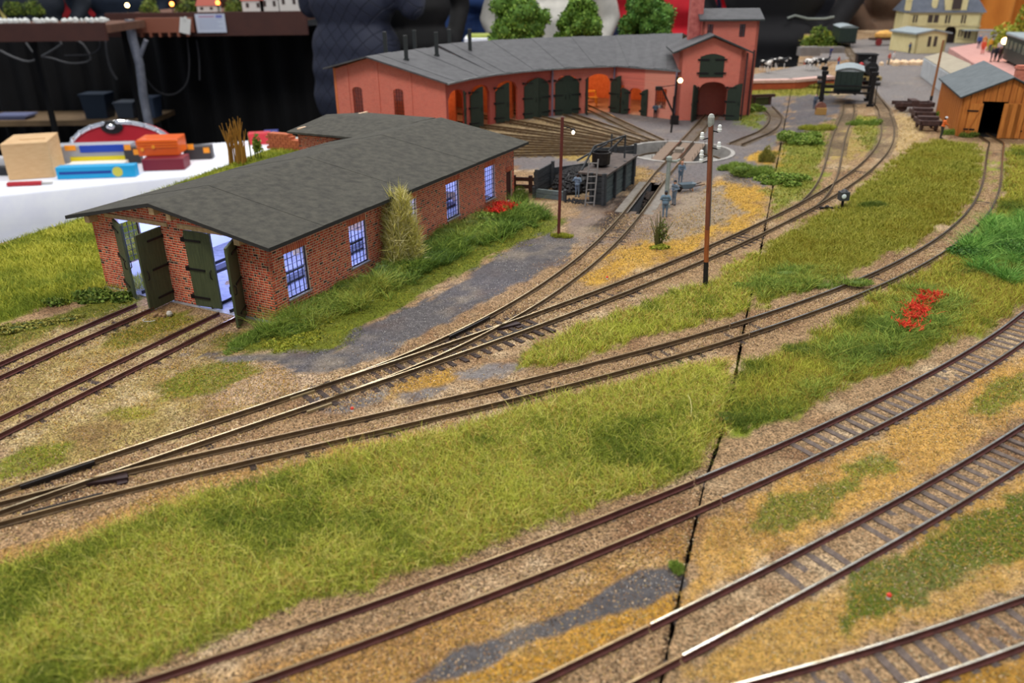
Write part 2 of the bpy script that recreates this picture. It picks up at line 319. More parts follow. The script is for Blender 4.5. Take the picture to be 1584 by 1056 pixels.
def ground_mat():
    m = bpy.data.materials.new('ground_cover'); m.use_nodes = True; nt = m.node_tree; N = nt.nodes; L = nt.links; b = N['Principled BSDF']
    b.inputs['Roughness'].default_value = .92; b.inputs['Specular IOR Level'].default_value = .15
    a = N.new('ShaderNodeAttribute'); a.attribute_name = 'bcol'; tc = N.new('ShaderNodeTexCoord')
    v = N.new('ShaderNodeTexVoronoi'); v.inputs['Scale'].default_value = 1300; L.new(tc.outputs['Object'], v.inputs['Vector'])
    n = N.new('ShaderNodeTexNoise'); n.inputs['Scale'].default_value = 260; n.inputs['Detail'].default_value = 6; n.inputs['Roughness'].default_value = .75; L.new(tc.outputs['Object'], n.inputs['Vector'])
    sp = N.new('ShaderNodeSeparateColor'); L.new(v.outputs['Color'], sp.inputs[0])
    r1 = N.new('ShaderNodeMapRange'); r1.inputs[3].default_value = .3; r1.inputs[4].default_value = 1.6; L.new(sp.outputs[0], r1.inputs[0])
    g = N.new('ShaderNodeMix'); g.data_type = 'FLOAT'; g.inputs['A'].default_value = 1; L.new(a.outputs['Alpha'], g.inputs['Factor']); L.new(r1.outputs[0], g.inputs['B'])
    r2 = N.new('ShaderNodeMapRange'); r2.inputs[1].default_value = .3; r2.inputs[2].default_value = .7; r2.inputs[3].default_value = .6; r2.inputs[4].default_value = 1.3; L.new(n.outputs['Fac'], r2.inputs[0])
    mu = N.new('ShaderNodeMath'); mu.operation = 'MULTIPLY'; L.new(g.outputs[0], mu.inputs[0]); L.new(r2.outputs[0], mu.inputs[1])
    mx = N.new('ShaderNodeVectorMath'); mx.operation = 'SCALE'; L.new(a.outputs['Color'], mx.inputs[0]); L.new(mu.outputs[0], mx.inputs['Scale']); L.new(mx.outputs[0], b.inputs['Base Color'])
    bp = N.new('ShaderNodeBump'); bp.inputs['Strength'].default_value = .8; bp.inputs['Distance'].default_value = .0006
    ad = N.new('ShaderNodeMath'); L.new(v.outputs['Distance'], ad.inputs[0]); L.new(n.outputs['Fac'], ad.inputs[1]); L.new(ad.outputs[0], bp.inputs['Height']); L.new(bp.outputs[0], b.inputs['Normal'])
    return m
GM = ground_mat(); WOODSIDE = mat('board_side', (70, 50, 38), .7, col2=(50, 36, 28))
def board(name, xa, xb, nu, y0, y1, gap):
    ys = [y0]
    while ys[-1] < y1: ys.append(ys[-1] + .3 * max(ys[-1], 22) / 25)
    ys = np.array(ys); s = np.linspace(0, 1, nu); X = xa(ys)[:, None] * (1 - s) + xb(ys)[:, None] * s; Y = np.repeat(ys[:, None], nu, 1)
    P = np.stack([X.ravel(), Y.ravel()], 1)
    e = 0 if gap < 0 else nu - 1                       # rough edge along the joint
    d = np.hypot(*(P - TTC).T); near = np.abs(d - TTR) < .85
    P[near] = TTC + (P[near] - TTC) / d[near, None] * TTR
    C, G = colour_at(P); Z = GZ + relief(P); Z[near] = GZ; d = np.hypot(*(P - TTC).T); Z[d < 9] = GZ
    Zm = Z.reshape(len(ys), nu); Pm = P.reshape(len(ys), nu, 2)
    Zm[:, e] -= .05 + .04 * RNG.random(len(ys)); Pm[:, e, 0] += (.04 + .05 * vnoise(ys, ys * 0, .8, 9)) * (-1 if e else 1)
    V = np.column_stack([P, Z]); i = np.arange(len(ys) - 1)[:, None] * nu + np.arange(nu - 1)[None]; i = i.ravel()
    F = np.column_stack([i, i + 1, i + nu + 1, i + nu])
    q = P[F].mean(1); keep = np.hypot(*(q - TTC).T) > TTR - .02
    ax = TTb - TTa; L_ = np.hypot(*ax); ax = ax / L_; rel = q - TTa; t = rel @ ax; sd = np.abs(rel[:, 0] * -ax[1] + rel[:, 1] * ax[0])
    keep &= ~((t > 0) & (t < L_) & (sd < .75))
    o = npobj(name, V, F[keep], GM, np.column_stack([C, G]), smooth=True); tag(o, kind='structure')
    bd = list(map(tuple, P.reshape(len(ys), nu, 2)[::4, 0])) + list(map(tuple, P.reshape(len(ys), nu, 2)[::4, -1][::-1]))
    m = MB(); n = len(bd)                             # sides of the baseboard
    m.add([(x, y, GZ - .12) for x, y in bd] + [(x, y, GZ - 9) for x, y in bd], [(k, (k + 1) % n, n + (k + 1) % n, n + k) for k in range(n)])
    m.add([(x, y, GZ - 3.0) for x, y in bd], [tuple(range(n))])
    s_ = m.obj('baseboard_frame', WOODSIDE, o); return o
bl = board('layout_board', leftx, lambda y: seamx(y) - .03, 300, 9, 206, 1); bl.name = 'floor_board'
br = board('layout_board', lambda y: seamx(y) + .03, rightx, 330, 9, 330, -1); br.name = 'floor_board'
# ------------------------------------------------------------------ tracks
RSIDE = mat('rail_side_red_brown', (104, 58, 52), .7, .1, col2=(78, 44, 38), ns=2)
RSIDE2 = mat('rail_side_brown', (108, 86, 58), .6, .15, col2=(78, 60, 42), ns=2)
RHEAD = mat('rail_head', (225, 220, 208), .2, 1.0, col2=(180, 166, 140), ns=1.2); RHEADB = mat('rail_head_brown', (150, 130, 98), .4, .8, col2=(112, 92, 66), ns=1.2); RHEADM = mat('rail_head_dull', (186, 170, 138), .3, .9, col2=(140, 120, 90), ns=1.0)
SLP = mat('sleeper_wood', (112, 98, 90), .85, col2=(84, 72, 66), ns=6, bump=.4); SLPD = mat('sleeper_wood_dark', (66, 48, 40), .8, col2=(42, 32, 28), ns=6, bump=.4)
PROF = [(-.12, -.28), (.12, -.28), (.12, -.25), (.03, -.22), (.03, -.065), (.05, -.05), (.05, -.008), (.04, 0), (-.04, 0), (-.05, -.008), (-.05, -.05), (-.03, -.065), (-.03, -.22), (-.12, -.25)]
def sweep(mb, P, off, dz=0):
    t, n = normals(P); Q = P + n * off; k = len(PROF); b = len(mb.v)
    for q, nn in zip(Q, n): mb.v += [(q[0] - nn[0] * a, q[1] - nn[1] * a, z + dz) for a, z in PROF]
    for i in range(len(Q) - 1):
        for j in range(k):
            mb.f.append((b + i*k + j, b + i*k + (j+1) % k, b + (i+1)*k + (j+1) % k, b + (i+1)*k + j)); mb.m.append(1 if j in (6, 7, 8) else 0)
    mb.f.append(tuple(b + j for j in range(k))[::-1]); mb.m.append(0); mb.f.append(tuple(b + (len(Q)-1)*k + j for j in range(k))); mb.m.append(0)
_slm = {}; OILA, OILB = at(478, 618, 0)[1], at(812, 492, 0)[1]
def sleeper_mesh(dark):
    if dark not in _slm:
        hl = 1.42 if dark else 1.12
        m = MB(); m.box(-.16, .16, -hl, hl, -.40, -.275)
        for s in (-.86, .86):
            for a in (-.16, .16): m.box(-.09, .09, s + a - .04, s + a + .04, -.275, -.25)
        _slm[dark] = m.mesh('sleeper', SLPD if dark else SLP)
    return _slm[dark]
def track(key, name_label, side, dark, bury=.0, skip=None, lim=300, start=0, rails=True, far_from=1e9):
    P = CL[key]; root = thing('railway_track', name_label, 'track', (P[len(P)//2][0], P[len(P)//2][1], GZ)); o0 = P[len(P)//2]
    P = P - o0; segs = [P]
    side_of = (P[:, 0] + o0[0]) > seamx(P[:, 1] + o0[1]); ch = np.where(side_of[1:] != side_of[:-1])[0]
    if len(ch): segs = [P[:ch[0]+1], P[ch[0]+1:]]
    if len(ch):                                         # rails stop just short of the board joint
        a, b = segs[0][-1], segs[1][0]; d = b - a; segs = [np.vstack([segs[0], a + d * .44]), np.vstack([b - d * .44, segs[1]])]
    for sg in segs:
        if len(sg) < 3: continue
        for s in (.86, -.86):
            mb = MB(); sweep(mb, sg, s, -GZ); hd = RHEADB if (key in 'AB' or sg[-1][0] + o0[0] < seamx(sg[-1][1] + o0[1]) + .5 and key in 'D E F') else (RHEADM if key in ('C', 'TT', 'BR') else RHEAD); mb.obj('rail', [side, hd], root)
    al = np.concatenate([[0], np.cumsum(np.hypot(*np.diff(P, axis=0).T))]); t, n = normals(P); cnt = 0; fm = MB()
    for sdist_ in np.arange(.4 + start, al[-1], .88):
        x, y = np.interp(sdist_, al, P[:, 0]), np.interp(sdist_, al, P[:, 1]); q = np.array([x, y]) + o0
        if skip and trackdist(q[None], skip)[0] < 2.0: continue
        if abs(q[0] - seamx(q[1])) < .35: continue
        if key == 'TT' and TTa[1] - .5 < q[1] < TTb[1] + .5: continue
        tx, ty = np.interp(sdist_, al, t[:, 0]), np.interp(sdist_, al, t[:, 1]); a = math.atan2(ty, tx) + random.uniform(-.03, .03)
        if np.hypot(*q) > far_from or cnt >= lim:
            c, s_ = math.cos(a), math.sin(a); fm.add([(x + u*c - v*s_, y + u*s_ + v*c, z - GZ) for z in (-.40, -.27) for u, v in ((-.15,-1.4),(.15,-1.4),(.15,1.4),(-.15,1.4))], [(4,5,6,7),(0,1,5,4),(1,2,6,5),(2,3,7,6),(3,0,4,7)]); continue
        o = bpy.data.objects.new('sleeper', sleeper_mesh(dark)); COL.objects.link(o); o.parent = root; cnt += 1; lift_ = 0
        if key == 'C' and OILA < q[1] < OILB: lift_ = .1; o.scale.y = 1.0 + .38 * (q[1] - OILA) / (OILB - OILA)
        if key in 'CD' and q[1] < 37: lift_ = .03
        o.location = (x * S, y * S, (-GZ + lift_ - bury - (0 if dark else (.13 if q[0] < seamx(q[1]) else (.11 if q[0] < seamx(q[1]) + 4 else .03))) + random.uniform(-.012, .012)) * S); o.rotation_euler.z = a
    if fm.f: tag(fm.obj('distant_sleepers', mat('distant_sleeper_wood', (132,114,92), .85, col2=(104,88,70), ns=2), root), kind='stuff')
    return root
track('A', 'short reddish track running into the left doorway of the near brick shed', RSIDE, 1, .085)
track('B', 'short reddish track running into the right doorway of the near brick shed', RSIDE, 1, .085)
track('C', 'long yard track from the left edge past both wooden poles to the lifted van', RSIDE2, 1, .085, far_from=112)
track('TT', 'curved track branching off the yard line over the ash pit to the turntable', RSIDE2, 1, .085, skip=['C'])
track('BR', 'track branching off beside the small lantern towards the lifted dark van', RSIDE2, 1, .08, skip=['C'], far_from=112)
track('D', 'long track crossing the board joint and bending up to the orange wooden shed', RSIDE2, 1, .085, skip=['C'])
track('E', 'main track with purple brown rails below the big meadow', RSIDE, 0)
track('F', 'second main track with bright railheads crossing the lower board joint', RSIDE, 0)
track('G', 'track at the bottom right corner of the layout', RSIDE, 0)
track('buffer track', 'short siding curving from the turntable yard to the dark buffer stop', RSIDE2, 1, .03, far_from=0)
# guard rails and frogs of the two near turnouts
DARKST = mat('dark_steel', (44, 38, 36), .5, .4, col2=(30, 26, 26), ns=3)
def bit(name, label, P, off, cat='rail fitting', h=-.02, w=.09):
    mb = MB(); c = P[len(P)//2]; t, n = normals(P); Q = P + n * off
    for a, b in zip(Q[:-1], Q[1:]): mb.beam((a[0]-c[0], a[1]-c[1], -GZ + h - .1), (b[0]-c[0], b[1]-c[1], -GZ + h - .1), w, .2)
    tag(mb.obj(name, DARKST, loc=(c[0], c[1], GZ)), label, cat)
def span(key, x0, x1):
    P = CL[key]; px = at(x0[0], x0[1], 0); qx = at(x1[0], x1[1], 0)
    i = np.argmin(np.hypot(*(P - px).T)); j = np.argmin(np.hypot(*(P - qx).T)); return P[min(i, j):max(i, j) + 1]
bit('guard_rail', 'dark guard rail inside the upper rail at the left turnout', span('C', (45, 760), (170, 718)), .68)
bit('guard_rail', 'dark guard rail inside the lower rail at the left turnout', span('D', (20, 785), (150, 745)), -.66)
bit('guard_rail', 'dark guard rail inside the upper rail at the middle turnout', span('TT', (700, 520), (765, 490)), .66)
bit('guard_rail', 'dark guard rail inside the lower rail at the middle turnout', span('C', (740, 528), (815, 497)), -.66)
FR = mat('frog_steel', (48, 30, 30), .6, .2)
for lab, (x, y), k in (('dark frog casting of the left turnout', (165, 741), 'D'), ('dark frog casting of the middle turnout', (787, 503), 'C')):
    a = np.array(at(x, y, -.1)); P = CL[k]; i = np.argmin(np.hypot(*(P - a).T)); t, n = normals(P); m = MB()
    ang = math.atan2(t[i][1], t[i][0]); m.prism([(-.9, .12), (.9, -.25), (.9, .3)], .02, .2); m.box(.4, .85, -.5, .1, .02, .1)
    tag(m.obj('turnout_frog', FR, loc=(a[0], a[1], GZ), rz=ang), lab, 'turnout part')
TAN = mat('fishplate_tan', (150, 132, 96), .6, .2)
for lab, (x, y) in (('pale joint bar on the upper rail before the middle turnout', (468, 608)), ('pale joint bar on the lower rail before the middle turnout', (494, 628))):
    a = np.array(at(x, y, -.1)); P = CL['C']; i = np.argmin(np.hypot(*(P - a).T)); t, n = normals(P)
    m = MB(); m.box(-.75, .75, -.05, .05, .03, .19); tag(m.obj('joint_bar', TAN, loc=(a[0], a[1], GZ), rz=math.atan2(t[i][1], t[i][0])), lab, 'rail fitting')
# radial tracks round the turntable
def radial(deg, r0, r1, label, dz=0):
    a = math.radians(deg); u = np.array([math.cos(a), math.sin(a)]); n = int((r1 - r0) / 2) + 2
    CL['r%g' % deg] = P = TTC + u * np.linspace(r0, r1, n)[:, None]; o0 = P[n//2]; root = thing('turntable_track', label, 'track', (o0[0], o0[1], GZ), group='tracks radiating from the turntable')
    for s in (.86, -.86):
        mb = MB(); sweep(mb, P - o0, s, -GZ); mb.obj('rail', [RSIDE2, RHEADM], root)
    fm = MB()
    for r in np.arange(r0 + .8, min(r1, 33), 1.1):
        q = TTC + u * r - o0; c, s_ = u; fm.add([(q[0] + p*c - v*s_, q[1] + p*s_ + v*c, z - GZ) for z in (-.38, -.26) for p, v in ((-.16,-1.3),(.16,-1.3),(.16,1.3),(-.16,1.3))], [(4,5,6,7),(0,1,5,4),(1,2,6,5),(2,3,7,6),(3,0,4,7)])
    tag(fm.obj('sleepers', mat('old_sleepers', (128,108,80), .85, col2=(98,80,58), ns=2), root), kind='stuff')
for dg, r1, lb in ((152.8, 46, 'track to the first stall of the long engine house'), (142.6, 46, 'track to the second stall of the long engine house'), (132.4, 46, 'track to the third stall of the long engine house'),
                   (122.1, 46, 'track to the half open fourth stall behind the man in blue'), (112.2, 35, 'track to the closed double doors of the engine house'), (102.8, 47, 'track to the open stall lit from within'),
                   (69.5, 40, 'track from the turntable into the arched gable building'), (163, 34, 'track passing left of the engine house stalls'), (173, 32, 'turntable track ending behind the near brick shed'),
                   (183, 24, 'lowest turntable track, leading left over the yellow grass'), (205, 12.0, 'pale stub track beside the coal bunker')):
    radial(dg, 7.3, r1, lb)
# ------------------------------------------------------------------ ballast and grass
ATTR = mat('scatter_stone', (0, 0, 0), .85, attr=True, ns=8, spec=.2); BLADE = mat('scatter_fibre', (0, 0, 0), .7, attr=True, ns=8, spec=.15)
ALLCL = np.concatenate([CL[k] for k in CL])
def grains(name, label, P, size, pal, z=GZ, seed=1):
    r = np.random.default_rng(seed); n = len(P); s = size * r.uniform(.5, 1.25, n)
    base = np.array([(1, 0, -.4), (-.5, .87, -.4), (-.5, -.87, -.4), (0, 0, .9)]); a = r.uniform(0, 6.28, n); tl = r.normal(0, .35, (n, 2))
    V = np.empty((n, 4, 3)); c, s_ = np.cos(a), np.sin(a)
    for i, b in enumerate(base):
        V[:, i, 0] = P[:, 0] + s * (b[0] * c - b[1] * s_ + tl[:, 0] * b[2]); V[:, i, 1] = P[:, 1] + s * (b[0] * s_ + b[1] * c + tl[:, 1] * b[2])
        V[:, i, 2] = z + relief(P) + s * (b[2] * .75 + r.normal(0, .15, n))
    pal = np.array([lin(p)[:3] for p in pal]); C = pal[r.integers(0, len(pal), n)] * r.uniform(.7, 1.2, (n, 1)); C = np.repeat(np.column_stack([C, np.ones(n)]), 4, 0)
    i = np.arange(n)[:, None] * 4; F = np.concatenate([i + np.array(f) for f in ((0, 1, 2), (0, 3, 1), (1, 3, 2), (2, 3, 0))])
    return tag(npobj(name, V.reshape(-1, 3), F, ATTR, C), label, 'ballast', kind='stuff')
def along(keys, dens, wid, ymax=130):
    out = []
    for k in keys:
        P = CL[k]; t, n = normals(P); L_ = len(P); m = int(L_ * dens); i = RNG.integers(0, L_ - 1, m); f = RNG.random(m)[:, None]
        q = P[i] * (1 - f) + P[i + 1] * f + n[i] * RNG.normal(0, wid, m)[:, None]; out.append(q)
    q = np.concatenate(out); q = q[(q[:, 1] < ymax)]; return q[np.abs(q[:, 0] - seamx(q[:, 1])) > .06]
ASHP = [z[1] for z in ZW if z[0] == 'ash']
def noash(q):
    k = np.ones(len(q), bool)
    for p_ in ASHP: k &= sdist(q, p_) + wig(q, .3) > 0
    return q[k]
PALB = [(196,164,126), (168,134,98), (150,116,84), (216,190,154), (116,88,62), (84,62,46), (180,142,102), (130,110,84), (176,150,90)]
PALD = [(150,124,98), (128,100,78), (96,74,58), (170,150,120), (70,54,44), (110,88,66)]
PALR = [(180,164,130), (150,134,104), (130,112,86), (196,182,150), (104,88,68)]
def okrail(q, w_=.1):
    d = np.abs(trackdist(q) - .86); q = q[(d > w_)]; ax = TTb - TTa; L_ = np.hypot(*ax); ax = ax / L_; rel = q - TTa; t = rel @ ax; sd = np.abs(rel[:, 0] * -ax[1] + rel[:, 1] * ax[0]); return q[~((t > -.6) & (t < L_ + .4) & (sd < 2.0))]
q = along(['A', 'B', 'C', 'TT'], 620, 1.15, 95); q = okrail(q); d = q[:, 1]; q = q[RNG.random(len(q)) < np.clip(42 / d, 0, 1)**1.3]
def patchy(q, k): return q[(vnoise(q[:, 0], q[:, 1], 1.6, k) + RNG.normal(0, .3, len(q))) > -.45]
q = patchy(q, 5); grains('ballast', 'pinkish brown ballast stones between and beside the rails of the yard tracks', q, .075, PALB, seed=2)
q = along(['D'], 620, 1.15, 95); q = okrail(q); q = q[RNG.random(len(q)) < np.clip(42 / q[:, 1], 0, 1)**1.3]
grains('ballast', 'brown ballast stones along the long track below the centre meadow', q, .065, PALB, seed=3)
q = along(['E', 'F', 'G'], 560, 1.7, 60); q = okrail(q); lft = q[:, 0] < seamx(q[:, 1]); sl = trackdist(q) < 1.45
grains('ballast', 'brown ballast stones along the main tracks left of the board joint', q[lft], .06, PALD + PALB, seed=4)
rr = q[~lft]; rr = rr[(RNG.random(len(rr)) < .5)]
grains('ballast', 'sandy grey ballast stones along the main tracks right of the board joint', rr, .045, PALR, z=GZ, seed=5)
def inzone(poly, dens, edge=.8, far=45, wigs=1.0, avoid=1.25):
    poly = np.array([at(*p) for p in poly]); lo = poly.min(0); hi = poly.max(0); lo[1] = max(lo[1], 14); hi = np.minimum(hi, (150, 300)); n = int(dens * np.prod(hi - lo)); P = RNG.uniform(lo, hi, (n, 2))
    P = P[RNG.random(len(P)) < np.clip(far / np.maximum(P[:, 1], 1), 0, 1)**1.35]; d = sdist(P, poly) + wig(P, .8 * wigs) * np.clip(P[:, 1] / 60, .5, 2)
    P = P[RNG.random(len(P)) < np.clip(-d / edge + .4, 0, 1)]; P = P[trackdist(P) > avoid]; P = P[(P[:, 0] > leftx(P[:, 1]) + .15) & (P[:, 0] < rightx(P[:, 1]) - .2)]; return P[np.abs(P[:, 0] - seamx(P[:, 1])) > .05]
def blades(name, label, P, h, w_, pal, seed, lean=.5, cat='grass', zoff=0., hn=None, parent=None, kind='stuff', z0=None):
    r = np.random.default_rng(seed); n = len(P); H = h * r.uniform(.55, 1.25, n) * (1 if hn is None else hn)
    ww = w_ * np.clip(P[:, 1] / 50, .85, 1.7) * r.uniform(.7, 1.3, n); a = r.uniform(0, 6.28, n); dx, dy = np.cos(a), np.sin(a)
    b = r.uniform(0, 6.28, n); l1 = r.uniform(.1, lean, n) * H; l2 = l1 * r.uniform(1.6, 3.2, n); lx, ly = np.cos(b), np.sin(b); z = (GZ + relief(P) - .03 + zoff) if z0 is None else z0
    V = np.empty((n, 5, 3))
    V[:, 0] = np.column_stack([P[:, 0] - dx*ww, P[:, 1] - dy*ww, z]); V[:, 1] = np.column_stack([P[:, 0] + dx*ww, P[:, 1] + dy*ww, z])
    V[:, 2] = np.column_stack([P[:, 0] + dx*ww*.8 + lx*l1, P[:, 1] + dy*ww*.8 + ly*l1, z + H*.6]); V[:, 3] = np.column_stack([P[:, 0] - dx*ww*.8 + lx*l1, P[:, 1] - dy*ww*.8 + ly*l1, z + H*.6])
    V[:, 4] = np.column_stack([P[:, 0] + lx*l2, P[:, 1] + ly*l2, z + H * r.uniform(.75, 1.05, n)])
    pal = np.array([lin(p)[:3] for p in pal]); k = np.clip((vnoise(P[:, 0], P[:, 1], 6, seed) * .5 + vnoise(P[:, 0], P[:, 1], 1.6, seed+1) * .35 + .5 + r.normal(0, .28, n)), 0, .999) * len(pal)
    C = pal[k.astype(int)] * r.uniform(.75, 1.2, (n, 1)); C = np.repeat(np.column_stack([C, np.ones(n)]), 5, 0)
    i = np.arange(n)[:, None] * 5; F = np.concatenate([i + np.array(f) for f in ((0, 1, 2), (0, 2, 3), (3, 2, 4))])
    o = npobj(name, V.reshape(-1, 3), F, BLADE, C, parent=parent); return tag(o, label, cat, kind=kind) if label else tag(o, kind=kind)
PG = [(104,120,38), (146,156,48), (184,190,66), (212,212,90), (230,220,122), (198,148,82), (174,184,60), (88,104,36), (200,202,80)]
Z_ = {i: z[1] for i, z in enumerate(ZON)}
zi = [i for i, z in enumerate(ZON) if z[0] == 'grass']; lb = next(i for i, z in enumerate(ZON) if z[0] == 'left bank')
blades('grass', 'long green static grass of the big foreground meadow', inzone(Z_[zi[3]], 420, 1.0), .5, .013, PG, 21, .75)
blades('grass', 'grass strip between the yard line and the long track', inzone(Z_[zi[0]], 300, .7), .45, .014, PG, 22, .7)
blades('grass', 'bright meadow between the lantern turnout and the track to the wooden shed', inzone(Z_[zi[1]], 170, .8, 60), .45, .016, [(150,138,44), (150,152,52), (168,166,62), (180,172,76), (140,144,50)], 23, .6)
blades('grass', 'tall grass with red poppies right of the board joint above the main track', inzone(Z_[zi[2]], 250, .8, 50), .48, .014, [(98,116,40), (132,144,48), (170,172,62), (200,196,80), (160,120,60), (186,184,70)], 24, .6)
blades('grass', 'light green grass bank left of the near brick shed', inzone(Z_[lb], 170, .8), .45, .015, [(118,134,40), (156,162,52), (184,184,64), (206,200,80)], 25, .6)
q = np.concatenate([inzone(z[1], 90, .6) for z in ZON if z[0] == 'moss']); blades('moss', 'low yellow green moss and weeds in patches beside the tracks', q, .14, .022, [(96,104,30), (118,122,34), (140,140,40), (160,146,48), (88,100,36)], 26, 1.2)
q = np.concatenate([inzone(z[1], 70, .8) for z in ZON if z[0] in ('ochre', 'yard')]); q = noash(q); blades('dry_grass', 'short ochre dry grass tufts on the bare ground', q, .12, .02, [(204,158,70), (186,142,60), (150,116,60), (214,180,104), (190,146,56), (130,122,54), (196,166,104), (120,92,48)], 27, 1.4)
q = np.concatenate([inzone(z[1], 30, .8, 90, avoid=1.2) for z in ZON if z[0] == 'grass2']); blades('grass', 'patches of short grass on the far yard', q, .3, .02, [(118,128,48), (150,150,60), (136,140,52), (170,156,70)], 28, .8)
q = np.concatenate([inzone(z[1], 40, .3, avoid=1.0) for z in ZON if z[0] == 'ash']); q = q[vnoise(q[:, 0], q[:, 1], 2.4, 31) > -.25]
grains('gravel', 'pale specks of gravel strewn over the dark ash path', q, .03, [(220,214,208), (170,166,166), (240,236,228), (120,116,118)], seed=8)

q = np.concatenate([inzone(z[1], 60, .9, 40) for z in ZON if z[0] in ('ochre', 'yard', 'litter', 'dust')]); q = noash(q); grains('gravel', 'scattered brown and tan grit on the ochre ground and yard', q, .05, PALB + [(110,112,60), (150,140,70)], seed=9)

PW = [(84,112,40), (112,140,52), (140,166,66), (172,190,84), (96,116,40), (160,160,64)]
def weeds(label, poly, h, dens, pal, seed, far=60):
    q = inzone(poly, dens, .5, far, 1.4); hn = .45 + .75 * np.clip(vnoise(q[:, 0], q[:, 1], 1.5, seed + 7) * .6 + vnoise(q[:, 0], q[:, 1], .7, seed + 8) * .4 + .5, 0, 1)
    return blades('weeds', label, q, h, .016, pal, seed, .9, 'weeds', hn=hn)
weeds('tall ragged green weeds along the foot of the near brick shed', [(395,522),(430,505),(600,428),(800,318),(850,336),(806,352),(720,392),(640,432),(560,478),(500,502),(440,528)], 1.15, 260, PW, 51)
weeds('fresh green weeds at the right edge above the main track', [(1492,372),(1530,340),(1600,330),(1700,380),(1640,440),(1560,442),(1500,418)], 1.0, 220, [(72,124,44), (96,150,56), (128,176,76), (150,190,90), (84,130,48)], 52)
weeds('green weeds round the red poppies', [(1250,560),(1330,520),(1370,470),(1440,445),(1500,470),(1480,520),(1400,545),(1320,580)], .75, 200, PW, 53)
weeds('dark green patch in the meadow right of the joint above the long track', [(1165,440),(1200,418),(1290,415),(1310,430),(1250,448),(1180,468)], .6, 180, PW, 54)
weeds('dense darker weeds along the lower edge of the right meadow', [(1135,660),(1180,620),(1260,590),(1350,545),(1340,580),(1260,620),(1180,650)], .6, 180, PW, 55)
# ------------------------------------------------------------------ walls with openings
def slab(mb, O, D, Nn, W, top, openings, th, z0=0.0, brk=()):
    # O start, D along, Nn into the building; top(s) height of the wall; openings (s0, s1, z0, ztop(s))
    xs = sorted(set([0.0, W] + [b for b in brk] + [q for o in openings for q in (o[0], o[1])] + [o[0] + (o[1]-o[0]) * k / 8 for o in openings if len(o) > 4 for k in range(9)]))
    for a, b in zip(xs[:-1], xs[1:]):
        if b - a < 1e-5: continue
        m = (a + b) / 2; hol = sorted([o for o in openings if o[0] - 1e-6 <= m <= o[1] + 1e-6], key=lambda o: o[2]); z = lambda s: z0; lo = (z0, z0)
        for o in hol:
            if o[2] > lo[0] + 1e-4: quadblock(mb, O, D, Nn, a, b, lo, (o[2], o[2]), th)
            lo = (o[3](a), o[3](b))
        quadblock(mb, O, D, Nn, a, b, lo, (top(a), top(b)), th)
def quadblock(mb, O, D, Nn, a, b, lo, hi, th):
    p = lambda s, t, z: (O[0] + D[0]*s + Nn[0]*t, O[1] + D[1]*s + Nn[1]*t, z)
    mb.add([p(a,0,lo[0]), p(b,0,lo[1]), p(b,th,lo[1]), p(a,th,lo[0]), p(a,0,hi[0]), p(b,0,hi[1]), p(b,th,hi[1]), p(a,th,hi[0])],
           [(0,3,2,1),(4,5,6,7),(0,1,5,4),(1,2,6,5),(2,3,7,6),(3,0,4,7)])
BRICK = mat('brick', (0, 0, 0), .8, attr=True, ns=25, spec=.2); MORTAR = mat('mortar', (232, 200, 168), .9, col2=(214, 180, 148), ns=6)
def bricks(name, parent, O, D, Nn, W, top, openings, soldier=(), z0=0., seed=1, ch=.185, bl=.40):
    r = np.random.default_rng(seed); B = []
    nrow = int(12 / ch)
    for k in range(nrow):
        za, zb = z0 + k * ch + .024, z0 + (k + 1) * ch - .024; s = -(k % 2) * bl * .5; j = k
        while s < W:
            L_ = bl if (j + k) % 3 else bl * .5; j += 1; a, b = max(s, 0) + .022, min(s + L_, W) - .022; s += L_
            if b - a < .05: continue
            if zb > min(top(a), top(b)): continue
            ok = [(a, b)]
            for o in list(openings) + [(q[0], q[1], q[2], (lambda q: (lambda s_: q[3]))(q)) for q in soldier]:
                nx = []
                for (p, q) in ok:
                    if zb <= o[2] + .02 or za >= max(o[3](p), o[3](q)) - .02 or q <= o[0] or p >= o[1]: nx.append((p, q)); continue
                    if p < o[0] - .05: nx.append((p, o[0] - .005))
                    if q > o[1] + .05: nx.append((o[1] + .005, q))
                ok = nx
            B += [(p, q, za, zb, (r.uniform(0, .099) if r.random() < (.22 if q - p < bl * .6 else .035) else r.uniform(.1, 1)), r.uniform(.004, .01)) for p, q in ok]
    for q in soldier:
        for x in np.arange(q[0], q[1] - .1, .21): B.append((x + .02, min(x + .175, q[1]), q[2] + .01, q[3] - .01, r.uniform(.5, 1), .016))
    B = np.array(B); n = len(B); V = np.empty((n, 8, 3)); O = np.array(O[:2]); D = np.array(D[:2]); Nn = np.array(Nn[:2])
    for i, (sx, t, zz) in enumerate(((0, 0, 2), (1, 0, 2), (1, 0, 3), (0, 0, 3), (0, 1, 2), (1, 1, 2), (1, 1, 3), (0, 1, 3))):
        off = -B[:, 5] if t == 0 else np.full(n, .02); V[:, i, :2] = O + B[:, sx, None] * D + off[:, None] * Nn; V[:, i, 2] = B[:, zz]
    pal = np.array([lin(c)[:3] for c in [(84,56,50), (184,70,52), (206,84,60), (222,96,66), (214,88,62), (228,106,72), (206,82,58), (232,118,80), (218,92,64), (226,106,72)]])
    C = pal[(B[:, 4] * 9.99).astype(int)] * r.uniform(.85, 1.15, (n, 1)); C = np.repeat(np.column_stack([C, np.ones(n)]), 8, 0)
    i = np.arange(n)[:, None] * 8; F = np.concatenate([i + np.array(f) for f in ((0,1,2,3), (1,5,6,2), (4,0,3,7), (3,2,6,7), (4,5,1,0))])
    return tag(npobj(name, V.reshape(-1, 3), F, BRICK, C, parent=parent), kind='stuff')
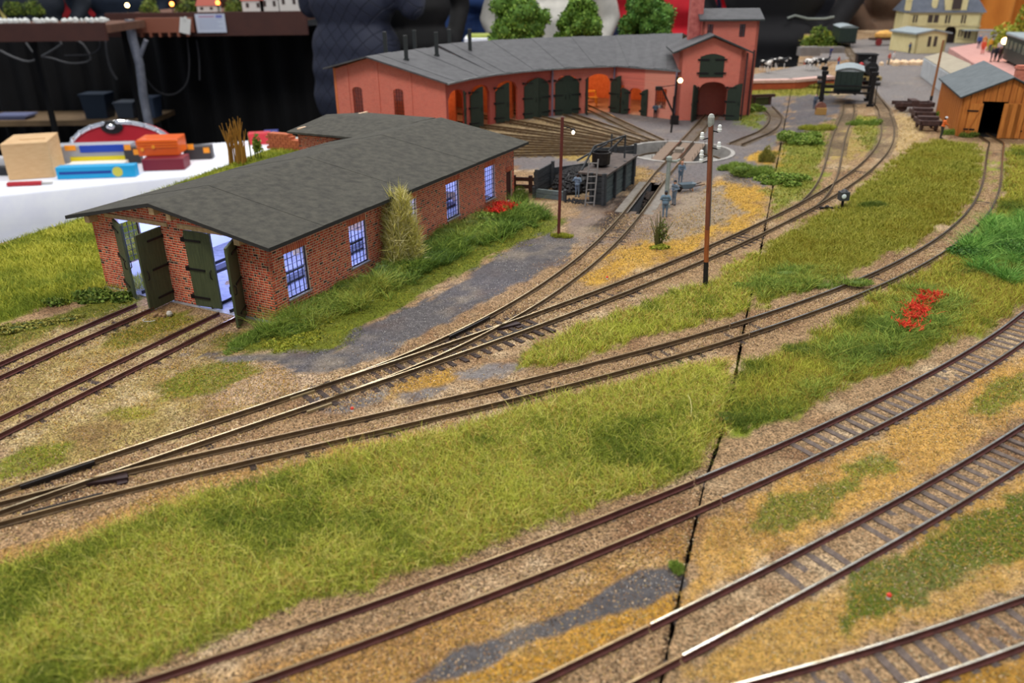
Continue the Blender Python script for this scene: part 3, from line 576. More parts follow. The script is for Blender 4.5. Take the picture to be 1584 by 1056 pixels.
GREENN = mat('near_door_green', (84, 92, 62), .55, col2=(64, 72, 48), ns=1.6, bump=.5, bs=12, stretch=(6, 6, .5)); GREEN = mat('door_green', (44, 56, 44), .6, col2=(34, 44, 34), ns=3, bump=.5, bs=12, stretch=(6, 6, .5)); BLK = mat('black_iron', (24, 22, 24), .5, .3)
FELT = mat('roofing_felt', (78, 76, 67), .85, col2=(56, 54, 49), ns=1.5, bump=.8, bs=18, spec=.3); FELT2 = mat('roofing_felt_edge', (44, 43, 41), .85)
PALE = mat('pale_timber', (206, 178, 134), .7, col2=(176, 144, 98), ns=4); WHITEIN = mat('inner_wall_white', (214, 214, 216), .8)
FLOORIN = mat('concrete_floor', (150, 150, 150), .6, col2=(120, 120, 124), ns=2); BARS = mat('glazing_bar', (32, 30, 46), .5)
# ------------------------------------------------------------------ the near brick engine shed
LF = at(165, 442); SW, SL = 17.1, 36.9; UR = math.atan2(-.4495, .89328)
shed = thing('engine_shed', 'two-track red brick engine shed with dark felt roof and blue light inside', 'building', (LF[0], LF[1], GZ), UR)
RX, RZT, EV = 7.7, 7.35, 5.72
topf = lambda s: EV + (RZT - EV) * (s / RX if s < RX else (SW - s) / (SW - RX))
cst = lambda z: (lambda s: z)
FO = [(2.5, 7.3, 0, cst(5.72)), (9.7, 14.3, 0, cst(5.85))]
WO = [(a, b, 1.2, cst(4.5)) for a, b in ((1.45, 3.75), (8.7, 10.9), (15.95, 18.1), (23.1, 25.4), (30.5, 32.6))]
DO = [(35.1, 36.35, 0, cst(3.1))]
ev = cst(EV)
for nm, O, D, Nn, W, tp, op, sol, sd in (
        ('front_wall', (0, 0), (1, 0), (0, 1), SW, topf, FO, (), 1),
        ('side_wall', (SW, 0), (0, 1), (-1, 0), SL, ev, WO + DO, [(o[0] - .1, o[1] + .1, 4.5, 5.0) for o in WO] + [(35.0, 36.45, 3.1, 3.55)], 2),
        ('rear_wall', (SW, SL), (-1, 0), (0, -1), SW, lambda s: topf(SW - s), [], (), 3),
        ('side_wall', (0, SL), (0, -1), (1, 0), SL, ev, [(SL - o[1], SL - o[0], o[2], o[3]) for o in WO], (), 4)):
    mb = MB(); slab(mb, O, D, Nn, W, lambda s, t=tp: t(s) - .02, op, .3, brk=(RX, SW - RX)); wl = mb.obj(nm, MORTAR, shed)
    if sd < 4: bricks('bricks', wl, O, D, Nn, W, tp, op, sol, seed=sd)
    mb = MB(); O2 = (O[0] + Nn[0]*.32, O[1] + Nn[1]*.32); slab(mb, (O2[0]+D[0]*.3, O2[1]+D[1]*.3), D, Nn, W - .6, lambda s, t=tp: t(s + .3) - .15, [(o[0]-.3, o[1]-.3, o[2], o[3]) for o in op], .06, brk=(RX - .3, SW - RX - .3)); mb.obj('inner_lining', WHITEIN, wl)
mb = MB(); mb.box(-.05, SW + .05, -.35, SL + .05, -.25, .03); mb.obj('floor_slab', FLOORIN, shed)
mb = MB()
for x in (4.9, 12.0):
    for s in (-.86, .86): mb.box(x + s - .05, x + s + .05, -.1, SL - 3, .03, .27)
mb.obj('floor_rails', BLK, shed)
mb = MB()
for x in (4.9, 12.0): mb.box(x - .6, x + .6, 3, SL - 4, .031, .034)
mb.obj('inspection_pit_cover', mat('pit_dark', (60, 60, 66), .8), shed)
mb = MB(); mb.box(8.3, 8.7, 12, 12.4, 0, 6.8); mb.box(8.3, 8.7, 24, 24.4, 0, 6.8); mb.obj('roof_post', PALE, shed)
def window(parent, O, D, Nn, a, b, z0, z1, nx, ny, dep=.14, label=None, barm=None, bw=.05, arch=0):
    p = lambda s, t, z: (O[0] + D[0]*s + Nn[0]*t, O[1] + D[1]*s + Nn[1]*t, z); m = MB()
    for s in (a + .03, b - .03): m.beam(p(s, dep, z0), p(s, dep, z1), .07, .07)
    for z in (z0 + .03, z1 - .03): m.beam(p(a, dep, z), p(b, dep, z), .07, .07)
    for k in range(1, nx): m.beam(p(a + (b-a)*k/nx, dep, z0), p(a + (b-a)*k/nx, dep, z1), bw, .04)
    for k in range(1, ny): m.beam(p(a, dep, z0 + (z1-z0)*k/ny), p(b, dep, z0 + (z1-z0)*k/ny), bw, .04)
    w_ = m.obj('window', barm or BARS, parent); m = MB(); m.add([p(a, dep + .03, z0), p(b, dep + .03, z0), p(b, dep + .03, z1), p(a, dep + .03, z1)], [(0, 1, 2, 3)]); m.obj('glass_pane', glass_mat(), w_)
    return w_
SILL = mat('window_sill', (168, 160, 156), .6)
for o in WO:
    w_ = window(shed, (SW, 0), (0, 1), (-1, 0), o[0], o[1], 1.2, 4.5, 5, 7)
    m = MB(); m.box(SW - .2, SW + .1, o[0] - .08, o[1] + .08, 1.08, 1.2); m.obj('window_sill', SILL, w_)
    window(shed, (0, SL), (0, -1), (1, 0), SL - o[1], SL - o[0], 1.2, 4.5, 5, 7)
m = MB(); m.box(SW - .22, SW - .14, 35.1, 36.35, .1, 3.1); sd_ = m.obj('side_door', mat('side_door_brown', (86, 44, 36), .7, col2=(64, 34, 30), ns=3), shed)
m = MB(); m.box(SW - .1, SW + .3, 35.0, 36.5, 0, .12); m.obj('door_step', SILL, shed)
# roof: two slopes laid in felt sheets
def slope_sheets(parent, x0, z0, x1, z1, y0, y1, n, th=.26, name='felt_sheet', m1=FELT):
    for k in range(n):
        a, b = y0 + (y1-y0)*k/n, y0 + (y1-y0)*(k+1)/n; lift = .02 * (k % 2); mb = MB()
        mb.add([(x0,a,z0-th),(x1,a,z1-th),(x1,b,z1-th),(x0,b,z0-th),(x0,a,z0+lift),(x1,a,z1+lift),(x1,b,z1+lift),(x0,b,z0+lift)], [(0,3,2,1),(4,5,6,7),(0,1,5,4),(1,2,6,5),(2,3,7,6),(3,0,4,7)])
        mb.m = [1, 0, 1, 1, 1, 1]; mb.obj(name, [m1, FELT2], parent)
SLL = (RZT - EV) / RX; SLR = (RZT - EV) / (SW - RX)
slope_sheets(shed, RX, RZT + .27, -1.5, RZT + .27 - SLL * 9.2, -1.0, 38.2, 7); slope_sheets(shed, RX, RZT + .27, 18.2, RZT + .27 - SLR * 10.5, -1.0, 38.2, 7)
for x, z, w2 in ((.55, EV + .02, .5), (7.6, RZT - .2, .5), (15.2, topf(15.2) - .1, .5), (9.2, RZT - .42, .42)):
    m = MB(); m.box(x - w2/2, x + w2/2, -.75, .3, z - .42, z + .08); m.obj('purlin_end', PALE, shed)
for a, b, z in ((1.7, 8.1, 5.72), (9.1, 15.0, 5.78)):
    m = MB(); m.box(a, b, -.1, .2, z, z + .3); m.obj('door_lintel', PALE, shed)
IR = mat('hinge_iron', (30, 28, 30), .5, .4)
def leaf(parent, x, y, ang, w_, h, n_h=3, z0=.12, flip=1, arch=0, gm=None, name='door'):
    m = MB()
    if arch: 
        pts = [(0, z0), (w_, z0)] + [(w_ * (1 - k/5), z0 + h - arch * (1 - math.cos(math.pi/2 * (k/5)))) for k in range(6)]
        n = len(pts); m.add([(p, -.09, z) for p, z in pts] + [(p, .09, z) for p, z in pts], [tuple(range(n)), tuple(range(2*n-1, n-1, -1))] + [(i, n+i, n+(i+1) % n, (i+1) % n) for i in range(n)])
    else: m.box(0, w_, -.08, .08, z0, z0 + h)
    d = m.obj(name, gm or GREEN, parent, loc=(x, y, 0), rz=ang)
    for k in range(n_h):
        z = z0 + h * (.12 + .38 * k if n_h == 3 else (.15 + .65 * k)); m = MB(); m.box(-.12, w_ * .62, -.14, .14, z - .07, z + .07); m.box(-.3, 0, -.14, .14, z - .15, z + .15); m.obj('strap_hinge', IR, d)
    if h > 4:
        m = MB(); m.tube([(w_ - .35, f * .1, h * .42) for f in (1,)] + [(w_ - .35, .22, h * .44), (w_ - .35, .22, h * .52), (w_ - .35, .1, h * .54)], .04, 6)
        m.tube([(w_ - .35, -.1, h * .42), (w_ - .35, -.22, h * .44), (w_ - .35, -.22, h * .52), (w_ - .35, -.1, h * .54)], .04, 6); m.obj('door_handle', IR, d)
    return d
R_ = math.radians
leaf(shed, 2.5, -.05, math.atan2(-.454, .891), 2.4, 5.55, gm=GREENN); leaf(shed, 7.3, -.05, math.atan2(-.9945, .105), 2.4, 5.55, gm=GREENN)
leaf(shed, 9.7, -.12, R_(4), 2.3, 5.6, gm=GREENN); leaf(shed, 14.3, -.05, math.atan2(-.866, .5), 2.3, 5.6, gm=GREENN)
for d, (x, y, z, e) in enumerate(((5.5, 7, 5.6, .34), (11.5, 9, 5.6, .34), (8.5, 20, 5.6, .4), (9, 31, 5.4, .26))):
    l = bpy.data.lights.new('shed_lamp', 'POINT'); l.energy = e * .95; l.color = (.36, .43, 1.0); l.shadow_soft_size = .006; o = bpy.data.objects.new('shed_lamp', l); COL.objects.link(o); o.parent = shed; o.location = (x*S, y*S, z*S)
    m = MB(); m.box(x - .5, x + .5, y - .1, y + .1, z + .5, z + .65); m.obj('light_strip', mat('blue_led', (150, 160, 255), .5, emit=6), shed)
# rear extension with its own low roof
m = MB(); slab(m, (-6.5, 31.3), (1, 0), (0, 1), 6.5, cst(5.9), [], .3); slab(m, (-6.5, 44), (0, -1), (1, 0), 12.7, lambda s: 6.6 - .0, [], .3); slab(m, (0, 44), (-1, 0), (0, -1), 6.5, cst(5.9), [], .3); slab(m, (0, 44), (0, -1), (-1, 0), 7.1, cst(5.9), [], .3)
ex = m.obj('rear_extension', MORTAR, shed)
bricks('bricks', ex, (-6.5, 31.3), (1, 0), (0, 1), 6.5, cst(6.0), [], seed=8); bricks('bricks', ex, (-6.5, 44), (0, -1), (1, 0), 12.7, cst(6.0), [], seed=9)
for ya, za, yb, zb in ((30.4, 6.15, 37.4, 6.95), (44.6, 6.15, 37.4, 6.95)):
    m = MB(); m.add([(-7.2, ya, za), (3.0, ya, za), (5.2, yb, zb), (-7.2, yb, zb), (-7.2, ya, za+.2), (3.0, ya, za+.2), (5.2, yb, zb+.2), (-7.2, yb, zb+.2)], [(0,3,2,1),(4,5,6,7),(0,1,5,4),(1,2,6,5),(2,3,7,6),(3,0,4,7)]); m.obj('felt_sheet', FELT, shed)
# ------------------------------------------------------------------ the long roundhouse
RB = mat('card_brick', (186, 84, 64), .8, col2=(160, 66, 52), ns=1.4, bump=.25, bs=9)
def brick_mat(name, c1, c2, mort, sc=5.2):
    m = bpy.data.materials.new(name); m.use_nodes = True; nt = m.node_tree; N = nt.nodes; L = nt.links; b = N['Principled BSDF']; b.inputs['Roughness'].default_value = .8
    tc = N.new('ShaderNodeTexCoord'); g = N.new('ShaderNodeNewGeometry'); sx = N.new('ShaderNodeSeparateXYZ'); L.new(tc.outputs['Object'], sx.inputs[0]); ad = N.new('ShaderNodeMath'); L.new(sx.outputs[0], ad.inputs[0]); L.new(sx.outputs[1], ad.inputs[1])
    cx = N.new('ShaderNodeCombineXYZ'); L.new(ad.outputs[0], cx.inputs[0]); L.new(sx.outputs[2], cx.inputs[1])
    t = N.new('ShaderNodeTexBrick'); t.inputs['Scale'].default_value = sc * 100 / 2; t.inputs['Color1'].default_value = lin(c1); t.inputs['Color2'].default_value = lin(c2); t.inputs['Mortar'].default_value = lin(mort); t.inputs['Mortar Size'].default_value = .03
    L.new(cx.outputs[0], t.inputs['Vector']); L.new(t.outputs['Color'], b.inputs['Base Color']); return m
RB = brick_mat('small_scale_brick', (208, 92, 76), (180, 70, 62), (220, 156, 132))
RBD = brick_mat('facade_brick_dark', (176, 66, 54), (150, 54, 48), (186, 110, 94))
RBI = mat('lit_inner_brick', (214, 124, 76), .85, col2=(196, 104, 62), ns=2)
SLATE = mat('grey_roof_sheet', (80, 80, 83), .75, col2=(66, 66, 69), ns=.8, bump=.3, bs=10); SLATED = mat('roof_edge_dark', (50, 56, 56), .6)
RH0 = (4.0, 150.0)
rh = thing('roundhouse', 'long curved red brick roundhouse with grey roof and green stall doors', 'building', (RH0[0], RH0[1], GZ))
def W_(a, R): a = R_(a); return (TTC[0] + R*math.cos(a) - RH0[0], TTC[1] + R*math.sin(a) - RH0[1])
def unit(a, b): d = (b[0]-a[0], b[1]-a[1]); l = math.hypot(*d); return (d[0]/l, d[1]/l), l
ANG = [158, 147.7, 137.5, 127.2, 117, 107.5, 98]; EZ = 7.5; RZ = 11.35
Dp = (26.4 - RH0[0], 132.4 - RH0[1])
BLKIN = mat('dark_interior', (40, 22, 18), .9)
for i in range(6):
    a, b = W_(ANG[i], 34), W_(ANG[i+1], 34); D, L_ = unit(a, b); Nn = (-D[1], D[0]); ow = L_ - 1.25; s0 = .62; s1 = s0 + ow
    arc = (lambda s0, s1: (lambda s: 4.95 + 1.35 * math.sqrt(max(0, 1 - ((s - (s0+s1)/2) / ((s1-s0)/2))**2)) ))(s0, s1)
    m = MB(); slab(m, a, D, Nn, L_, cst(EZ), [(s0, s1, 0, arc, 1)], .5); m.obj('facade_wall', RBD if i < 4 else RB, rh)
    # doors
    P0 = (a[0] + D[0]*s0, a[1] + D[1]*s0); P1 = (a[0] + D[0]*s1, a[1] + D[1]*s1); th = math.atan2(D[1], D[0]); h = 5.9; hw = ow/2
    if i == 0: sp = [(P1, th + math.pi + R_(25), hw)]
    elif i in (1, 2): sp = [(P0, th + R_(-14), hw)]
    elif i == 3: sp = [(P0, th - R_(12), hw), (P1, th + math.pi - R_(-6), hw)]
    elif i == 4: sp = [(P0, th, hw), (P1, th + math.pi, hw)]
    else: sp = [(P0, th - R_(100), hw), (P1, th + math.pi + R_(118), hw)]
    for (p, an, ww) in sp:
        d = leaf(rh, p[0] - Nn[0]*.1, p[1] - Nn[1]*.1, an, ww, h + (.32 if i in (3, 4) else .1), arch=1.25)
        # a leaf hinges at its low side: the round shoulder falls towards the hinge
m = MB(); D, L_ = unit(W_(98, 34), Dp); Nn = (-D[1], D[0]); o0 = W_(98, 34)
Lw = L_; op = [(3.2, 5.8, 0, (lambda s: 3.7 + .6 * math.sqrt(max(0, 1 - ((s-4.5)/1.3)**2))), 1), (1.0, 2.1, 1.3, cst(4.5)), (8.4, 10.6, 1.5, cst(4.6))]
slab(m, o0, D, Nn, Lw, cst(EZ), op, .5); m.obj('facade_wall', RB, rh)
window(rh, o0, D, Nn, 1.0, 2.1, 1.3, 4.5, 3, 6, .2, bw=.09, barm=mat('window_brown', (92, 40, 34), .6)); window(rh, o0, D, Nn, 8.4, 10.6, 1.5, 4.6, 5, 6, .2, bw=.09, barm=mat('window_brown', (92, 40, 34), .6))
th = math.atan2(D[1], D[0])
leaf(rh, o0[0] + D[0]*3.2 - Nn[0]*.1, o0[1] + D[1]*3.2 - Nn[1]*.1, th - R_(125), 1.3, 4.2, 2, arch=.5); leaf(rh, o0[0] + D[0]*5.8 - Nn[0]*.1, o0[1] + D[1]*5.8 - Nn[1]*.1, th - R_(8), 1.3, 4.2, 2, arch=.5)
# end gable, rear wall, floor
a = W_(158, 34); b = W_(158, 52.6); D, L_ = unit(b, a); Nn = (-D[1], D[0])
gt = lambda s: EZ + (RZ - EZ - .62) * ((L_ - s) / 12.0 if (L_ - s) < 12.0 else 1 - ((L_ - s) - 12.0) / 11.5)
def atR(px, lo=34, hi=53):
    best = min(np.linspace(lo, hi, 200), key=lambda R: abs(projx((TTC[0] + R*math.cos(R_(158)), TTC[1] + R*math.sin(R_(158)), 3)) - px)); return L_ - (best - 34)
def projx(p): v = np.array([p[0], p[1], p[2] - CAM_H]); return 792 + F_PX * (v @ RT) / (v @ FW)
wins = [(atR(555) - .85, atR(555) + .85), (atR(618) - .85, atR(618) + .85)]
ops = [(x0, x1, 2.2, (lambda x0, x1: (lambda s: 6.1 + .35 * math.sqrt(max(0, 1 - ((s-(x0+x1)/2)/((x1-x0)/2))**2))))(x0, x1), 1) for x0, x1 in wins]
m = MB(); slab(m, b, D, Nn, L_, gt, ops, .5, brk=(L_ - 12.0,)); gw = m.obj('gable_wall', RB, rh)
for x0, x1 in wins: window(rh, b, D, Nn, x0, x1, 2.2, 6.4, 4, 8, .25, bw=.1, barm=mat('window_brown', (92, 40, 34), .6))
for px in (541, 587, 637):
    s = atR(px); m = MB(); quadblock(m, b, D, (-Nn[0], -Nn[1]), s - .22, s + .22, (0, 0), (gt(s - .22) - .1, gt(s + .22) - .1), .12); m.obj('pilaster', RB, gw)
m = MB()
for i in range(6):
    a, b = W_(ANG[i], 52.6), W_(ANG[i+1], 52.6); D, L_ = unit(a, b); slab(m, a, D, (D[1], -D[0]), L_, cst(9.1), [], .4)
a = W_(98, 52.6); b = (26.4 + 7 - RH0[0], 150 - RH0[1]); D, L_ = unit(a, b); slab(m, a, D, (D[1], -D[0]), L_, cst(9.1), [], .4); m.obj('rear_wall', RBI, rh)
m = MB(); pts = [W_(x, 34) for x in ANG] + [Dp, b] + [W_(x, 52.6) for x in ANG[::-1]]; m.prism(pts, -.1, .06); m.obj('stall_floor', mat('stall_floor', (176, 130, 104), .8, col2=(140, 100, 80), ns=1), rh)
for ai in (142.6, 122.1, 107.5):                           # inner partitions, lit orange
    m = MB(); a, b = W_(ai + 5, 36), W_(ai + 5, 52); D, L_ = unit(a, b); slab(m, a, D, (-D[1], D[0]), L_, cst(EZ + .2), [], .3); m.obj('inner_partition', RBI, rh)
def roof_sheet(q, th=.22, n=3, name='roof_sheet'):
    (a, za), (b, zb), (c, zc), (d, zd) = q                # a-b eave, d-c ridge
    for k in range(n):
        f = lambda p, r, t: (p[0]*(1-t)+r[0]*t, p[1]*(1-t)+r[1]*t); t0, t1 = k/n, (k+1)/n; l = .05 * (k % 2); m = MB()
        P = [(*f(a, b, t0), za), (*f(a, b, t1), za), (*f(d, c, t1), zc), (*f(d, c, t0), zc)]
        m.add([(x, y, z - th) for x, y, z in P] + [(x, y, z + l) for x, y, z in P], [(0,3,2,1),(4,5,6,7),(0,1,5,4),(1,2,6,5),(2,3,7,6),(3,0,4,7)]); m.m = [1, 0, 1, 0, 0, 0]; m.obj(name, [SLATE, SLATED], rh)
AR = [159.6] + ANG[1:]
GUT = mat('zinc_gutter', (150, 156, 158), .4, .6, col2=(110, 116, 118), ns=3)
for i in range(6):
    rz_ = RZ - (.35 if i < 2 else 0)
    roof_sheet(((W_(AR[i], 33.2), EZ + .15), (W_(AR[i+1], 33.2), EZ + .15), (W_(AR[i+1], 46), rz_), (W_(AR[i], 46), rz_)), n=3)
    roof_sheet(((W_(AR[i], 53.4), 9.2), (W_(AR[i+1], 53.4), 9.2), (W_(AR[i+1], 46), rz_), (W_(AR[i], 46), rz_)), n=1)
    m = MB(); a, b = W_(AR[i], 33.1), W_(AR[i+1], 33.1); m.beam((*a, EZ + .02), (*b, EZ + .02), .28, .25); m.obj('gutter', GUT, rh)
rd = at(1056, 51, RZ + GZ); rd = (rd[0] - RH0[0], rd[1] - RH0[1]); De = (Dp[0] + .3, Dp[1] - .5)
o1 = W_(98, 33.2)
roof_sheet(((o1, EZ + .15), (De, EZ + .15), (rd, RZ), (W_(98, 46), RZ)), n=5)
roof_sheet(((W_(98, 53.4), 9.2), ((rd[0] + 5, rd[1] + 7), 9.2), (rd, RZ), (W_(98, 46), RZ)), n=1)
m = MB(); m.beam((*o1, EZ + .02), (*De, EZ + .02), .28, .25); m.obj('gutter', GUT, rh)
for p in (W_(117, 33.7), W_(98.3, 33.6), (Dp[0] - .2, Dp[1] - .4)):
    m = MB(); m.tube([(p[0], p[1], EZ - .1), (p[0], p[1], 0)], .16, 8); m.obj('downpipe', mat('zinc_pipe', (126, 112, 128), .5, .3), rh)
VENT = mat('vent_black', (40, 44, 44), .6)
for ai, R, hh_ in ((152.8, 42.3, 3.3), (142.6, 42.3, 3.3), (132.4, 42.5, 3.3), (147.2, 49.6, 3.3), (139.2, 49.8, 3.2), (130.4, 50, 3.0)):
    p = W_(ai, R); zb = (EZ + (RZ - EZ) * (R - 33.2) / 12.8) if R < 46 else RZ - (R - 46) * .29
    m = MB(); m.box(p[0]-.28, p[0]+.28, p[1]-.28, p[1]+.28, zb - .6, zb + hh_); m.box(p[0]-.38, p[0]+.38, p[1]-.38, p[1]+.38, zb - .3, zb + .1); m.obj('smoke_vent', VENT, rh)
for ai, R, z, e in ((153, 40, 6.5, .05), (139, 42, 6.5, .06), (127, 43, 6.5, .05), (103, 44, 6.3, .16), (88, 36, 6, .06)):
    p = W_(ai, R); l = bpy.data.lights.new('stall_lamp', 'POINT'); l.energy = e; l.color = (1, .58, .28); l.shadow_soft_size = .008; o = bpy.data.objects.new('stall_lamp', l); COL.objects.link(o); o.parent = rh; o.location = (p[0]*S, p[1]*S, z*S)
# work benches and racks in the open stall
YW = mat('workshop_yellow', (214, 150, 50), .7)
for k, (ai, R, w_, h) in enumerate(((101.5, 41, 1.4, 1.6), (104.5, 44, 1.2, 2.6), (99.8, 45, 1.0, 2.2))):
    p = W_(ai, R); m = MB(); m.box(p[0]-w_, p[0]+w_, p[1]-.5, p[1]+.5, h - .2, h)
    for sx in (-1, 1):
        for sy in (-.4, .4): m.box(p[0]+sx*w_*.9-.1, p[0]+sx*w_*.9+.1, p[1]+sy-.1, p[1]+sy+.1, .06, h)
    m.obj('work_bench', YW, rh)
# ------------------------------------------------------------------ gabled building with tower
GO = (26.5, 132.2); ga = thing('gabled_tower_building', 'tall red brick gabled building with arched track door, tower and chimney', 'building', (*GO, GZ), -.085)
GH = 10.45; APX = 12.4
gtop = lambda s: GH + (APX - GH) * (1 - abs(s - 4.95) / 4.95)
garc = lambda s: 4.6 + 1.3 * math.sqrt(max(0, 1 - ((s - 5.5) / 2.3)**2))
m = MB(); slab(m, (0, 0), (1, 0), (0, 1), 9.9, gtop, [(3.2, 7.8, 0, garc, 1)], .5, brk=(4.95,)); slab(m, (9.9, 0), (0, 1), (-1, 0), 11, cst(GH), [], .5); slab(m, (0, 11), (0, -1), (1, 0), 11, cst(GH), [], .5); m.obj('gable_building_walls', RB, ga)
m = MB(); slab(m, (.5, 10.5), (1, 0), (0, 1), 9, cst(GH), [], .3); slab(m, (1.6, .6), (0, 1), (1, 0), 10, cst(7), [], .1); slab(m, (9.3, .6), (0, 1), (1, 0), 10, cst(7), [], .1); m.obj('inner_wall', RBI, ga)
m = MB(); m.box(.3, 9.6, .3, 11, -.1, .05); m.obj('inner_floor', mat('dark_floor', (96, 66, 54), .9), ga)
leaf(ga, 3.2, -.1, R_(-115), 2.3, 5.6, arch=1.1); leaf(ga, 7.8, -.12, R_(-14), 2.2, 5.6, arch=1.1)
sh = MB(); sh.prism([(3.2, -.12), (6.9, -.12), (6.9, .02), (3.2, .02)], 6.6, 9.6); so = sh.obj('loft_shutter', GREEN, ga)
n8 = MB(); pts = [(3.2 + 3.7 * k/8, 9.6 + .45 * math.sin(math.pi * k/8)) for k in range(9)]; n = 9
n8.add([(x, -.12, z) for x, z in pts] + [(x, .02, z) for x, z in pts], [tuple(range(n))[::-1], tuple(range(n, 2*n))] + [(i, i+1, n+i+1, n+i) for i in range(n-1)]); n8.obj('arched_top', GREEN, so)
for z in (7.2, 9.2):
    for x0, x1 in ((2.8, 4.6), (5.5, 7.3)): q = MB(); q.box(x0, x1, -.22, -.12, z - .12, z + .12); q.obj('strap_hinge', IR, so)
for x0, z0, x1, z1 in ((-1.1, GH - .35, 4.95, APX + .2), (11.0, GH - .35, 4.95, APX + .2)):
    m = MB(); m.add([(x0,-.9,z0),(x1,-.9,z1),(x1,11,z1),(x0,11,z0),(x0,-.9,z0+.25),(x1,-.9,z1+.25),(x1,11,z1+.25),(x0,11,z0+.25)], [(0,3,2,1),(4,5,6,7),(0,1,5,4),(1,2,6,5),(2,3,7,6),(3,0,4,7)]); m.m = [1, 0, 1, 0, 1, 1]; m.obj('roof_slope', [SLATE, SLATED], ga)
TH = 14.5
tw_op = [(4.6 - 3.8, 5.5 - 3.8, 12.1, cst(14.0)), (9.6 - 3.8, 10.5 - 3.8, 12.1, cst(14.0))]
m = MB(); slab(m, (3.8, 5), (1, 0), (0, 1), 8.8, cst(TH), tw_op, .4); slab(m, (12.6, 5), (0, 1), (-1, 0), 8, lambda s: TH + 1.2 * (1 - abs(s-4)/4), [], .4, brk=(4,)); slab(m, (12.6, 13), (-1, 0), (0, -1), 8.8, cst(TH), [], .4); slab(m, (3.8, 13), (0, -1), (1, 0), 8, lambda s: TH + 1.2 * (1 - abs(s-4)/4), [], .4, brk=(4,)); tw = m.obj('tower', RB, ga)
for o in tw_op: window(ga, (3.8, 5), (1, 0), (0, 1), o[0], o[1], 12.1, 14.0, 2, 4, .15, bw=.12, barm=mat('window_brown', (92, 40, 34), .6))
for y0, y1 in ((4.2, 9), (13.8, 9)):
    m = MB(); m.add([(3.2,y0,TH),(13.2,y0,TH),(13.2,y1,TH+1.45),(3.2,y1,TH+1.45),(3.2,y0,TH+.25),(13.2,y0,TH+.25),(13.2,y1,TH+1.7),(3.2,y1,TH+1.7)], [(0,3,2,1),(4,5,6,7),(0,1,5,4),(1,2,6,5),(2,3,7,6),(3,0,4,7)]); m.m = [1, 0, 1, 0, 1, 0]; m.obj('tower_roof', [SLATE, SLATED], tw)
m = MB(); m.box(1.9, 4.0, 6.5, 8.6, 9, 20); m.box(1.75, 4.15, 6.35, 8.75, 19.2, 19.6); m.obj('square_chimney', mat('old_brick', (196, 112, 104), .85, col2=(160, 80, 76), ns=1.2), ga)
for p in ((10.3, -.1), (12.2, 4.8)):
    m = MB(); m.tube([(p[0], p[1], GH - .3), (p[0], p[1], 0)], .14, 6); m.obj('downpipe', mat('pipe_dark', (62, 44, 46), .6), ga)
l = bpy.data.lights.new('gable_lamp', 'POINT'); l.energy = .03; l.color = (1, .5, .25); l.shadow_soft_size = .008; o = bpy.data.objects.new('gable_lamp', l); COL.objects.link(o); o.parent = ga; o.location = (.055, .08, .045)
# ------------------------------------------------------------------ orange wooden shed
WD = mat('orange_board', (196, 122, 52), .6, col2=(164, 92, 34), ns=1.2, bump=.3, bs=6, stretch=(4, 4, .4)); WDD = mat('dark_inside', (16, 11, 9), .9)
wo = thing('wooden_shed', 'orange board wooden shed with grey roof and half open doors', 'building', (63.4, 116.1, GZ), R_(-19))
def sx(px): return min(np.linspace(0, 30, 1500), key=lambda s: abs(projx((63.4 + s*math.cos(R_(-19)), 116.1 + s*math.sin(R_(-19)), 2.5)) - px))
EW, WW, WL = 5.35, 2 * sx(1553), 22
AW = hgt((63.4 + WW/2*math.cos(R_(-19)), 116.1 + WW/2*math.sin(R_(-19))), 121, 1552) - GZ
wt = lambda s: EW + (AW - EW) * (1 - abs(s - WW/2) / (WW/2))
def boards(name, parent, O, D, Nn, W, top, ops, bw, mt):
    m = MB(); s = 0; k = 0
    while s < W - .05:
        a, b = s + .03, min(s + bw, W) - .03; t = .1 + .05 * (k % 2); k += 1; hol = [o for o in ops if o[0] < (a+b)/2 < o[1]]
        lo = hol[0][3](0) if hol else 0.05
        quadblock(m, O, D, (-Nn[0], -Nn[1]), a, b, (lo, lo), (top(a) - .02, top(b) - .02), t); s += bw
    return tag(m.obj(name, mt, parent), kind='stuff')
d0, d1, d2 = sx(1518), sx(1546), sx(1582)
wop = [(d0, d1 + .6, 0, cst(4.9))]
for nm, O, D, Nn, W, tp, op in (('front_boards', (0, 0), (1, 0), (0, 1), WW, wt, wop), ('side_boards', (0, WL), (0, -1), (1, 0), WL, cst(EW), []), ('side_boards', (WW, 0), (0, 1), (-1, 0), WL, cst(EW), []), ('rear_boards', (WW, WL), (-1, 0), (0, -1), WW, wt, [])):
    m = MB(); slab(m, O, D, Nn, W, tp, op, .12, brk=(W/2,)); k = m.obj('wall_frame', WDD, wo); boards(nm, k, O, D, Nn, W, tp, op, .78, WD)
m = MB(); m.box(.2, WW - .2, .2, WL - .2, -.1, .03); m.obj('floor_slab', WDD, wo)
SLATE2 = mat('slate_blue_grey', (96, 104, 108), .7, col2=(80, 88, 92), ns=.8)
for x0 in (-.6, WW + .6):
    z0 = EW - .15; m = MB(); m.add([(x0,-.6,z0),(WW/2,-.6,AW+.05),(WW/2,WL+.4,AW+.05),(x0,WL+.4,z0),(x0,-.6,z0+.22),(WW/2,-.6,AW+.27),(WW/2,WL+.4,AW+.27),(x0,WL+.4,z0+.22)], [(0,3,2,1),(4,5,6,7),(0,1,5,4),(1,2,6,5),(2,3,7,6),(3,0,4,7)]); m.m = [1, 0, 1, 0, 1, 1]; m.obj('roof_slope', [SLATE2, SLATED], wo)
